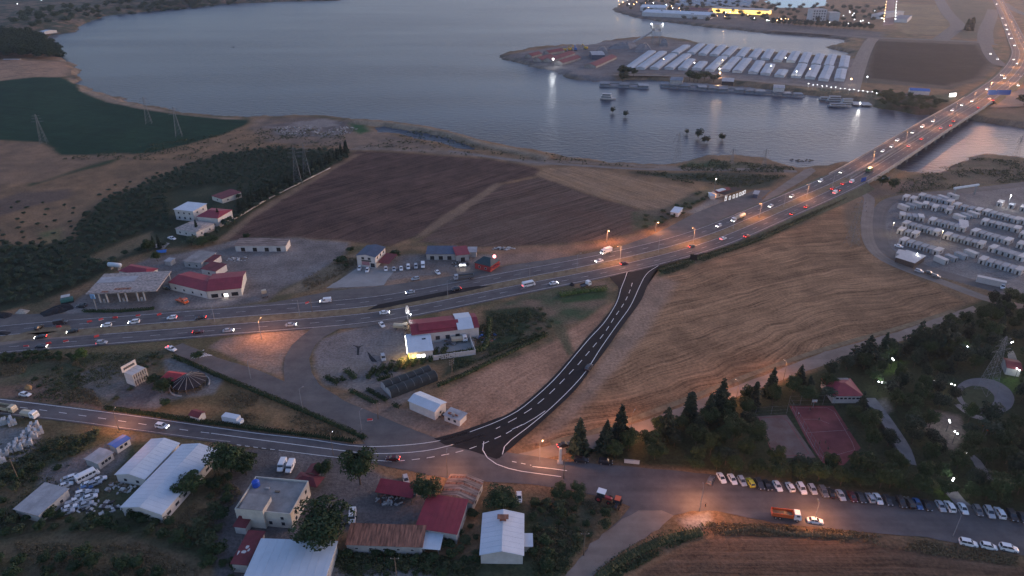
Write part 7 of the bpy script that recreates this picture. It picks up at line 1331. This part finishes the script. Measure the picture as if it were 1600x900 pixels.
OPEN = [[(1225, 628), (1310, 628), (1356, 702), (1335, 738), (1280, 738)], [(1175, 642), (1232, 642), (1285, 725), (1205, 730)], [(1298, 588), (1355, 588), (1362, 640), (1302, 645)], [(1484, 590), (1560, 580), (1598, 630), (1590, 655), (1500, 655)], [(1380, 566), (1420, 560), (1425, 590), (1385, 600)], [(1355, 615), (1385, 610), (1432, 730), (1405, 735)], [(1455, 640), (1500, 645), (1515, 690), (1495, 715), (1455, 690)],
        [(1465, 755), (1500, 750), (1515, 795), (1475, 790)], [(1540, 582), (1600, 585), (1600, 620), (1550, 618)], [(1565, 540), (1600, 540), (1600, 600), (1565, 600)], [(1495, 700), (1520, 705), (1560, 760), (1540, 765)], [(1260, 600), (1330, 575), (1360, 590), (1300, 592)]]
PARK = [(945, 712), (1010, 686), (1110, 650), (1210, 616), (1300, 583), (1440, 535), (1530, 490), (1570, 470), (1680, 500), (1680, 800), (1600, 792), (1400, 764), (1200, 738), (1050, 722), (950, 715)]
pp = poisson(PARK, 5.4, 175, 11, OPEN)
for k, q in enumerate(sorted(pp, key=lambda v: v[1])):
    kd = rnd.choice(['broad', 'broad', 'broad', 'dark_round', 'broad', 'dark_round', 'olive' if rnd.random() < .3 else 'broad', 'pine' if rnd.random() < .4 else 'broad']); r_ = rnd.uniform(2.8, 4.6)
    lb = near_label(q, 'leafy park tree' if r_ < 3.9 else 'broad leafy park tree', PARKMARKS) if kd in ('broad', 'olive') else near_label(q, 'dark dense park tree', PARKMARKS) if kd == 'dark_round' else near_label(q, 'slim park conifer', PARKMARKS)
    tree(kd, 0, 0, r_ if kd != 'pine' else 2.6, rnd.uniform(6.0, 10.5), lb, 'trees of the park grove', world=(q[0], q[1], 0))
for k in range(16): x = 1090 + k * 32 + rnd.uniform(-8, 8); tree('broad', x, 735 + (x - 1090) * .112 + rnd.uniform(-5, 0), rnd.uniform(2.6, 3.8), rnd.uniform(5.5, 8), f'{nth(k + 1)} tree from the left directly behind the parked car row', 'trees behind the parked cars')
# lone trees standing in the lake
for k, (x, y, r_) in enumerate(((1073, 210, 2.6), (1091, 216, 4.4), (1100, 224, 3.4), (1105, 223, 3.0), (1128, 220, 3.4), (957, 177, 3.4), (977, 183, 3.4))): tree('dark_round', x, y, r_, r_ * 2.1, f'{nth(k + 1)} flooded tree standing in the lake' if k < 5 else f'{["left", "right"][k - 5]} of two flooded trees below the passenger boat', 'flooded trees in the lake', z=WZ - .5, stem=0)
rk = junk('rock', 'small dark rock alone in the lake at left', 363, 70, 3.0, 2.0, 12, 1.6, [DSTEEL], 40, 'rock'); rk.location.z = WZ + .3
rk = junk('driftwood', 'dark line of debris in the water near the bridge', 1168, 239, 12, 2.0, 40, .6, [DSTEEL], 41, 'debris'); rk.location.z = WZ + .1; rk.rotation_euler = (0, 0, -.5)
rk = junk('driftwood', 'small dark islets in the water left of the bridge', 1255, 243, 10, 4.0, 40, .7, [DSTEEL, EMB], 42, 'debris'); rk.location.z = WZ + .1
# orchard
ORP = [(-60, 392), (0, 386), (60, 384), (118, 374), (130, 342), (170, 312), (220, 292), (300, 258), (350, 243), (420, 234), (545, 238), (548, 246), (478, 283), (400, 326), (345, 366), (300, 380), (240, 388), (190, 403), (150, 430), (115, 450), (60, 468), (0, 480), (-60, 490)]
OAV = [[(262, 300), (330, 290), (372, 290), (372, 320), (356, 345), (330, 372), (265, 372), (262, 330)], [(132, 405), (200, 373), (240, 358), (300, 365), (300, 385), (232, 385), (165, 414)], [(62, 362), (97, 354), (100, 374), (70, 384)], [(90, 470), (140, 435), (175, 420), (200, 430), (130, 470)]]
oo = sorted(poisson(ORP, 4.6, 900, 21, OAV), key=lambda v: v[1])
for k, q in enumerate(oo[:290]): tree('olive', 0, 0, rnd.uniform(2.0, 3.1), rnd.uniform(3.2, 4.8), near_label(q, ['low olive tree', 'grey green olive tree', 'rounded olive tree'][k % 3], ORCHMARKS), 'olive trees of the orchard', world=(q[0], q[1], 0))
def mass(name, label, cat, pts, meshes, rr, hh, seed):
    """many copies of a crown joined into one mesh that reads as one mass"""
    rs = np.random.RandomState(seed); VV = []; QQ = []; o_ = 0
    for q in pts:
        me = meshes[rs.randint(len(meshes))]; n_ = len(me.vertices); co = np.zeros(n_ * 3, np.float32); me.vertices.foreach_get('co', co); co = co.reshape(-1, 3).reshape(-1, 4, 3)[rs.rand(n_ // 4) < .55].reshape(-1, 3).copy(); a_ = rs.rand() * 6.28; r_ = rs.uniform(*rr)
        c, s = math.cos(a_), math.sin(a_); co = np.stack([(co[:, 0] * c - co[:, 1] * s) * r_ + q[0], (co[:, 0] * s + co[:, 1] * c) * r_ + q[1], co[:, 2] * rs.uniform(*hh) / 2 + (q[2] if len(q) > 2 else 0)], 1); VV.append(co); QQ.append(np.arange(len(co)).reshape(-1, 4) + o_); o_ += len(co)
    me = np_mesh(name, np.vstack(VV), np.vstack(QQ)); me.materials.append(meshes[0].materials[0]); return tag(link(name, me), label, cat, kind='stuff')
if len(oo) > 290: mass('olive_orchard', 'far part of the dense olive orchard reading as one mass', 'orchard', oo[290:], CR['olive'], (2.0, 3.1), (3.2, 4.8), 3)
ln = resamp(GP([(549, 240), (500, 266), (450, 292), (405, 318), (380, 334)]), 34)
for k, q in enumerate(ln): tree('pine' if k % 3 else 'cypress', 0, 0, rnd.uniform(1.5, 2.4) if k % 3 else 1.3, rnd.uniform(6, 9.5) if k > 2 else 11, f'dark conifer, {nth(k + 1)} from the far end of the windbreak by the ploughed field', 'conifers of the windbreak', world=(q[0] - 3 + rnd.uniform(-1, 1), q[1] + rnd.uniform(-2, 2), 0))
yo = [(x, y) for x, y in poisson([(-40, 320), (30, 318), (110, 316), (125, 340), (115, 370), (40, 378), (-40, 384)], 8.5, 70, 31)]
for k, q in enumerate(yo): tree('olive', 0, 0, rnd.uniform(1.2, 1.9), rnd.uniform(1.8, 2.8), 'small young tree in the open plantation left of the orchard', 'young plantation trees', world=(q[0], q[1], 0))
y2 = poisson([(150, 300), (230, 275), (330, 245), (420, 225), (420, 232), (345, 240), (230, 285), (160, 312)], 9, 36, 32)
for q in y2: tree('olive', 0, 0, rnd.uniform(1.2, 2.2), rnd.uniform(1.8, 3.0), 'small shrub on the slope above the dense orchard', 'shrubs above the orchard', world=(q[0], q[1], 0))
# far woods
def zland(P): return [(q[0], q[1], 0.) for q in P]
fw = poisson([(-60, 66), (0, 62), (50, 60), (75, 66), (92, 78), (96, 90), (60, 96), (0, 98), (-60, 100)], 12, 260, 41)
hz = lambda q: float(Z_LAND[min(NY - 1, int(np.searchsorted(ys, q[1]))) * NX + int(np.clip(np.searchsorted(sx, q[0] / (q[1] + 60)), 0, NX - 1))])
mass('far_wood', 'dark wood on the far left bank above the pale field', 'wood', [(q[0], q[1], hz(q)) for q in fw], CR['broad'], (7, 11), (13, 20), 5)
fw = poisson([(40, 30), (100, 22), (180, 12), (260, 6), (340, 2), (340, 6), (250, 15), (170, 22), (120, 33), (60, 50), (20, 50)], 24, 80, 42) + poisson([(235, 5), (330, -2), (420, -3), (350, 5), (240, 15)], 18, 50, 43)
mass('far_wood', 'scattered scrub wood on the far left hillside', 'wood', [(q[0], q[1], hz(q)) for q in fw], CR['broad'], (8, 13), (10, 16), 6)
fw = poisson([(-40, 2), (100, -3), (300, -8), (500, -9), (500, -12), (-40, -8)], 40, 160, 44); mass('far_wood', 'dark tree belt along the top of the far left shore', 'wood', [(q[0], q[1], hz(q)) for q in fw], CR['dark_round'], (14, 24), (14, 22), 7)
for k in range(38): x = 1208 + 160 * (k // 2) / 19 + rnd.uniform(-2, 2); y = 38 + 8.5 * (x - 1208) / 160 + (3.2 if k % 2 else 0) - 2; tree('dark_round', x, y, rnd.uniform(6, 8), rnd.uniform(10, 13), f'shore tree, {nth(k // 2 + 1)} from the left in the {["back", "front"][k % 2]} row on the opposite bank', 'rows of trees on the opposite bank')
fw = poisson([(970, 12), (1040, 2), (1200, 8), (1380, 14), (1380, 34), (1210, 34), (1100, 36), (1000, 20)], 30, 130, 45); mass('far_wood', 'dotted trees between buildings of the opposite town', 'trees', fw, CR['dark_round'], (6, 10), (9, 14), 8)
fw = poisson([(1365, 145), (1400, 150), (1460, 156), (1480, 164), (1450, 174), (1380, 166)], 8, 46, 46); mass('bank_bushes', 'bushes on the far river bank below the blue roofed hall', 'bushes', fw, CR['broad'], (4, 6), (5, 8), 9)
for k, (x, y) in enumerate(((972, 119), (980, 118), (990, 119), (973, 127), (1077, 126), (1084, 128), (1100, 127), (1115, 128), (1090, 129))): tree('broad', x, y, rnd.uniform(6, 9), rnd.uniform(10, 14), f'{nth(k + 1)} dark tree from the left beside the houseboats', 'trees beside the houseboats')
tree('cypress', 1516, 48, 5, 24, 'dark conifer beside the far slip road, larger one'); tree('cypress', 1510, 47, 4, 20, 'dark conifer beside the far slip road, smaller one'); tree('dark_round', 1599, 165, 9, 12, 'round dark tree at the far junction')
# ------------------------------------------------------------------ hedges
def hedge(label, pts, w_, h_, seed, m=None, name='hedge'):
    P = smooth_line([G(*q) for q in pts], .8); rs = np.random.RandomState(seed); per = 24; T = np.gradient(P[:, :2], axis=0); T /= np.linalg.norm(T, axis=1)[:, None] + 1e-9; Nn = np.stack([-T[:, 1], T[:, 0]], 1)
    u = rs.uniform(-1, 1, (len(P), per)); zz = rs.random((len(P), per)); zz = np.where(np.abs(u) > .75, zz, .8 + .25 * zz); hv = h_ * (.8 + .4 * fbm(P[:, 0], P[:, 1], 5, seed))[:, None]
    Q = np.stack([P[:, 0:1] + Nn[:, 0:1] * u * w_ / 2, P[:, 1:2] + Nn[:, 1:2] * u * w_ / 2, zz * hv], -1).reshape(-1, 3); d = np.stack([np.repeat(Nn[:, 0], per) * u.ravel(), np.repeat(Nn[:, 1], per) * u.ravel(), np.full(u.size, .6)], 1)
    V, F = cards(Q, d, .34, rs); core = MB()
    for a_, c_ in zip(P[:-1:2], P[2::2]):
        n_ = np.array([-(c_ - a_)[1], (c_ - a_)[0]]); n_ = n_ / (np.linalg.norm(n_) + 1e-9) * w_ * .26; core.add([(a_[0] - n_[0], a_[1] - n_[1], -.1), (c_[0] - n_[0], c_[1] - n_[1], -.1), (c_[0] + n_[0], c_[1] + n_[1], -.1), (a_[0] + n_[0], a_[1] + n_[1], -.1), (a_[0] - n_[0], a_[1] - n_[1], h_ * .5), (c_[0] - n_[0], c_[1] - n_[1], h_ * .5), (c_[0] + n_[0], c_[1] + n_[1], h_ * .5), (a_[0] + n_[0], a_[1] + n_[1], h_ * .5)], [(4, 5, 6, 7), (0, 1, 5, 4), (2, 3, 7, 6), (1, 2, 6, 5), (3, 0, 4, 7)])
    V2 = np.array(core.v); F2 = np.array(core.f) + len(V); me = np_mesh(name, np.vstack([V, V2]), np.vstack([F, F2])); me.materials.append(m or LEAF['hedge']); return tag(link(name, me), label, 'hedge')
hedge('long clipped hedge along the slip road down to the junction', [(272, 559), (296, 569), (340, 588), (400, 613), (480, 646), (555, 679), (572, 687)], 1.8, 1.6, 1); hedge('dark hedge along the upper edge of the local road', [(165, 639), (230, 648), (300, 658), (400, 671), (480, 681), (556, 691)], 1.5, 1.3, 2); hedge('low hedge in front of the filling station', [(131, 487), (185, 487), (241, 483)], 2.2, 1.0, 3)
for k in range(9): q = k / 8; x, y = 574 + 112 * q, 592 - 30 * q; hedge(f'{nth(k + 1)} nursery plant row from the left above the greenhouse', [(x, y), (x + 12, y - 15 - 4 * q)], 2.4, 1.6, 10 + k, LEAF['broad'] if k % 2 else LEAF['hedge'], 'plant_row')
for k, pts in enumerate((((510, 590), (530, 600)), ((541, 580), (555, 592)), ((533, 592), (540, 597)), ((548, 612), (590, 632)), ((575, 610), (605, 628)), ((615, 634), (625, 638)), ((590, 595), (612, 588)))): hedge(f'{nth(k + 1)} planting bed from the left in the nursery below the shop', pts, 3.0 if k < 2 else 1.8, 1.3, 30 + k, LEAF['hedge'], 'planting_bed')
hedge('hedge along the back wall of the shop', [(690, 560), (740, 550), (760, 540), (765, 500)], 2.6, 1.8, 40, LEAF['broad']); hedge('dark fence line overgrown with plants right of the greenhouse', [(684, 604), (740, 580), (800, 550), (855, 524)], 1.6, 1.4, 41)
hedge('pale topped wall of plants beside the shop fence', [(765, 556), (800, 540), (850, 522)], 1.5, 1.2, 42, LEAF['weed']); hedge('reeds along the ditch right of the new road', [(1030, 424), (1090, 405), (1160, 384), (1240, 350), (1320, 312)], 3.5, 1.6, 43, LEAF['weed'], 'reed_belt')
hedge('green reeds beside the new road mouth', [(875, 462), (910, 456), (948, 452)], 4.5, 1.6, 44, LEAF['bright'], 'reed_belt'); hedge('shrubs along the track edge at the bottom right field', [(935, 905), (980, 872), (1040, 845), (1100, 832)], 4.5, 1.8, 45, LEAF['weed'], 'shrub_belt')
hedge('dark shrubs at the right end of the bottom field edge', [(1130, 832), (1180, 826), (1240, 834), (1330, 838)], 2.2, 1.0, 46, LEAF['dry'], 'shrub_belt')
# ------------------------------------------------------------------ bushes one can count
BU = [((-20, 812), 'lower left'), ]
def bushes(poly, dmin, n, seed, kinds, rr, label, group, hk=(1.0, 1.5), avoid=()):
    for q in poisson(poly, dmin, n, seed, avoid):
        r_ = rnd.uniform(*rr); kd_ = rnd.choice(kinds); tree(kd_, 0, 0, r_, r_ * rnd.uniform(*hk), ('large ' if r_ > .6 * rr[1] + .4 * rr[0] else 'small ') + label.replace('dark bush', 'bush').replace('low bush', 'bush') + {'bush': ', dark', 'weedbush': ', pale green'}.get(kd_, ', tall'), group, world=(q[0], q[1], 0), cat='bush', name='bush', stem=0)
bushes([(-40, 800), (110, 808), (180, 812), (250, 808), (320, 835), (370, 880), (365, 915), (330, 890), (280, 845), (180, 828), (60, 830), (-40, 840)], 3.4, 70, 51, ['bush', 'bush', 'weedbush', 'broad'], (1.6, 3.2), 'dark bush in the thicket at the lower left', 'bushes of the lower left thicket')
bushes([(-40, 880), (60, 870), (150, 862), (230, 880), (290, 930), (280, 980), (-40, 980)], 3.8, 50, 52, ['bush', 'bush', 'broad'], (1.8, 3.4), 'dark bush at the very bottom left corner', 'bushes at the bottom left corner')
bushes([(335, 760), (375, 715), (390, 700), (370, 760), (360, 800), (330, 860), (310, 840)], 4.0, 16, 53, ['bush', 'broad', 'weedbush'], (1.8, 3.4), 'bush between the long shed and the flat roofed house', 'bushes beside the flat roofed house')
bushes([(-20, 745), (40, 715), (110, 690), (165, 672), (150, 690), (100, 730), (40, 770), (-20, 800)], 3.8, 36, 54, ['bush', 'weedbush', 'weedbush'], (1.3, 2.8), 'bush on the slope between the block stacks and the cabins', 'bushes behind the cabins')
bushes([(540, 862), (640, 868), (745, 875), (690, 900), (540, 900)], 2.8, 34, 55, ['bush', 'bush', 'weedbush'], (1.2, 2.2), 'bush in the strip below the rusty roofed shed', 'bushes below the rusty shed', (.9, 1.3))
bushes([(830, 790), (870, 772), (920, 790), (962, 812), (930, 835), (900, 850), (850, 890), (830, 870)], 3.4, 34, 56, ['bush', 'weedbush', 'bush'], (1.2, 2.8), 'bush in the weedy lot right of the white house', 'bushes right of the white house')
bushes([(670, 850), (745, 800), (750, 865), (700, 880)], 3.0, 14, 57, ['bush', 'weedbush'], (1.2, 2.4), 'bush between the red barn and the white house', 'bushes between barn and white house')
bushes([(0, 560), (40, 553), (120, 556), (115, 566), (40, 566), (0, 568)], 3.0, 18, 58, ['bush', 'broad'], (1.6, 2.6), 'dark bush in the row below the highway at far left', 'bushes below the highway')
bushes([(40, 600), (80, 575), (130, 580), (120, 610), (70, 612)], 3.4, 14, 59, ['weedbush', 'bush'], (1.0, 2.0), 'low bush on the waste ground left of the white stand', 'bushes on the waste ground', (.7, 1.0))
bushes([(180, 625), (210, 600), (225, 590), (220, 560), (260, 552), (265, 560), (235, 575), (195, 620)], 3.4, 14, 60, ['weedbush', 'bush'], (1.0, 2.0), 'low bush around the white stand', 'bushes around the white stand', (.7, 1.1))
bushes([(765, 490), (840, 480), (870, 505), (855, 520), (780, 548)], 3.2, 34, 61, ['weedbush', 'bush', 'weedbush'], (.9, 2.0), 'low bush on the plot right of the shop', 'bushes right of the shop', (.6, .9))
bushes([(990, 345), (1030, 332), (1060, 320), (1100, 298), (1120, 300), (1060, 340), (1010, 360)], 4.0, 22, 62, ['weedbush', 'bush'], (1.4, 2.6), 'bush on the verge between stubble field and lay-by', 'bushes on the lay-by verge', (.7, 1.0))
bushes([(860, 765), (905, 765), (905, 785), (870, 785)], 3.0, 7, 63, ['bush', 'broad'], (1.6, 2.6), 'roadside bush left of the red tractor', 'bushes left of the tractor')
# weeds and dry grass: nobody could count them
scatter_stuff('dry_grass', 'dry grass tufts along road edges and vacant lots', 'grass', [[(235, 600), (300, 590), (440, 630), (550, 684), (300, 650)], [(260, 835), (340, 735), (380, 770), (300, 860)], [(20, 850), (230, 850), (380, 930), (100, 930)], [(430, 462), (535, 400), (600, 395), (480, 456)], [(1060, 815), (1250, 822), (1450, 845), (1590, 870), (1590, 885), (1250, 838), (1100, 835)], [(840, 770), (960, 790), (900, 850), (840, 880)], [(1030, 415), (1345, 295), (1340, 308), (1030, 434)], [(0, 600), (160, 636), (120, 560), (0, 560)]], [1300, 700, 1200, 700, 1600, 900, 1300, 900], .45, .5, LEAF['dry'], 71)
scatter_stuff('green_weeds', 'green weeds growing over vacant lots and verges', 'weeds', [[(515, 862), (760, 872), (740, 900), (515, 900)], [(830, 780), (965, 800), (880, 900), (830, 900)], [(-40, 700), (150, 675), (60, 800), (-40, 850)], [(1030, 418), (1200, 366), (1345, 297), (1200, 372), (1030, 434)], [(755, 485), (850, 480), (855, 520), (700, 585)], [(-40, 550), (120, 552), (250, 550), (165, 640), (-40, 615)], [(935, 900), (1100, 832), (1060, 850), (960, 905)]], [1400, 900, 1500, 1500, 1500, 1300, 500], .5, .55, LEAF['weed'], 72)
scatter_stuff('shore_scrub', 'low scrub scattered along the near lake shore', 'scrub', [[(560, 230), (820, 252), (1000, 262), (960, 256), (760, 226), (660, 200)], [(1060, 260), (1100, 248), (1240, 262), (1240, 270), (1060, 268)], [(985, 268), (1230, 275), (1150, 298), (1040, 280)], [(1420, 276), (1530, 247), (1700, 262), (1600, 283), (1400, 303)], [(90, 250), (400, 200), (540, 200), (540, 232), (300, 250)]], [500, 600, 700, 900, 900], .9, .8, LEAF['weed'], 73)
# ------------------------------------------------------------------ lamps, poles, pylons
pole_lamp(409, 531, 9.5, 'lamp post in the triangle between slip road and highway', 'o', 2400, 1.6, 1.2); pole_lamp(186, 672, 8, 'wooden pole with a lamp beside the local road at left', 'o', 1500, 1.4, 1.6, wood=True); pole_lamp(699, 743, 9, 'roadside lamp pole above the striped brown barn', 'o', 1400, 1.4, 1.5, wood=True); pole_lamp(843, 722, 8, 'lamp with a visible orange bulb at the park road mouth', 'o', 2000, .8, .8, bare=True)
pole_lamp(1093, 799, 9, 'lamp post lighting the main road orange near the field track', 'o', 3000, 1.5, 1.4); pole_lamp(1272, 816, 7.5, 'lamp lighting the white car beside the tipper truck', 'o', 2200, .8, 1.5); pole_lamp(1489, 838, 8, 'unlit street lamp by the three white parked cars', 'off', 0, 1.3, 1.5); pole_lamp(986, 676, 8.5, 'lamp post on the park road between the conifers', 'o', 1700, 1.2, 1.0, wood=True); pole_lamp(1224, 594, 8, 'lamp pole at the upper part of the park road', 'o', 1100, 1.2, 2.0, wood=True); pole_lamp(1150, 625, 8, 'lamp pole hidden among the park road conifers', 'o', 1200, 1.2, 2.2, wood=True)
pole_lamp(948, 378, 7, 'lamp at the edge of the ploughed field above the highway', 'o', 1500, 1.2, -1.2, bare=True); pole_lamp(1024, 362, 6, 'lamp at the verge beside the lay-by start', 'o', 1300, 1.2, -1.0, bare=True); pole_lamp(1116, 297, 8, 'white lamp on a pole behind the roadside cafe', 'w', 400, .6, -1.5, col=(1, .8, .6), bare=True); pole_lamp(521, 712, 9, 'thin lamp pole beside the tall roadside tree', 'w', 0, .8, 1.0, wood=True); pole_lamp(565, 672, 8, 'thin lamp pole at the tip of the slip road', 'off', 0, 1.0, 1.0); pole_lamp(472, 636, 8, 'thin lamp pole in the middle of the slip road edge', 'off', 0, 1.2, .6); pole_lamp(392, 592, 8, 'thin lamp pole at the top of the slip road', 'off', 0, 1.2, .6)
for k, px_ in enumerate((320, 482, 690, 830, 912, 972, 1030, 1077, 1140, 1180, 1222, 1262, 1300)):
    q = HW[hw_at(px_)]; on = px_ > 900; t = pole_lamp(0, 450, 9 if on else 8, f'{nth(k + 1)} lamp post from the left on the highway median', 'o' if on and k % 2 else 'off', 2300 if on and k % 2 else 0, 1.8, .6 + (k % 2) * 3.1, group='lamp posts on the highway median'); t.location = q
for k, j in enumerate(range(I0 + 6, len(HW) - 4, 9)):
    q = HW[j]; t = pole_lamp(0, 450, 10, f'{nth(k + 1)} lamp post along the bridge and beyond, from the near end', 'o', 3600, 2.0, -2.2 if j < I1 else -1.8, group='lamp posts along the bridge'); t.location = q
for k, j in enumerate(range(I1, min(I1 + 24, len(HW) - 1), 8)): t = pole_lamp(0, 450, 10, f'{nth(k + 1)} lamp post on the right side beyond the bridge', 'o', 4500, 2.0, 2.0, group='lamp posts right of the far highway'); t.location = offset_rows(HW, (-15,))[0][j]
utility_pole(30, 752, 9, 'leaning pale utility pole on the left slope', arms=1, az=.4); utility_pole(912, 868, 8.5, 'utility pole beside the dirt track at the bottom', arms=1); utility_pole(620, 905, 8, 'utility pole at the bottom picture edge', arms=1); utility_pole(707, 594, 9.5, 'wooden pole with crossarms right of the greenhouse', arms=3, az=.8); utility_pole(881, 748, 8, 'utility pole at the roadside above the small bushes', arms=1); utility_pole(591, 655, 7, 'thin pole between the nursery and the slip road'); utility_pole(488, 488, 7, 'signal pole on the highway median', arms=0)
pylon(69, 224, 24, 'lattice pylon at the lower left of the dark green field'); pylon(233, 193, 24, 'middle lattice pylon in the dark green field'); pylon(280, 213, 25, 'right lattice pylon in the dark green field'); pylon(466, 288, 26, 'lattice pylon in front of the orchard windbreak, left one'); pylon(480, 276, 24, 'lattice pylon in front of the orchard windbreak, right one'); pylon(1057, 257, 24, 'lattice pylon on the near lake shore'); pylon(1143, 256, 12, 'small lattice mast on the shore left of the bridge'); pylon(1193, 262, 14, 'small lattice mast closer to the bridge'); pylon(1330, 382, 26, 'lattice pylon at the edge of the big stubble field'); pylon(1540, 612, 24, 'tall lattice pylon rising from the park grove'); pylon(1586, 248, 18, 'lattice mast on the right water bank')
# ------------------------------------------------------------------ evening haze
hm = bpy.data.materials.new('haze'); hm.use_nodes = True; N = hm.node_tree.nodes; L = hm.node_tree.links; N.remove(N['Principled BSDF'])
pv = N.new('ShaderNodeVolumePrincipled'); pv.inputs['Color'].default_value = (.72, .78, .92, 1); pv.inputs['Density'].default_value = 0.00006; pv.inputs['Anisotropy'].default_value = .55
L.new(pv.outputs['Volume'], N['Material Output'].inputs['Volume'])
b = MB(); b.box(-17500, 17500, -120, 15200, -12, 172); tag(b.build('haze', hm), 'thin evening haze over the whole landscape', 'haze', kind='stuff')
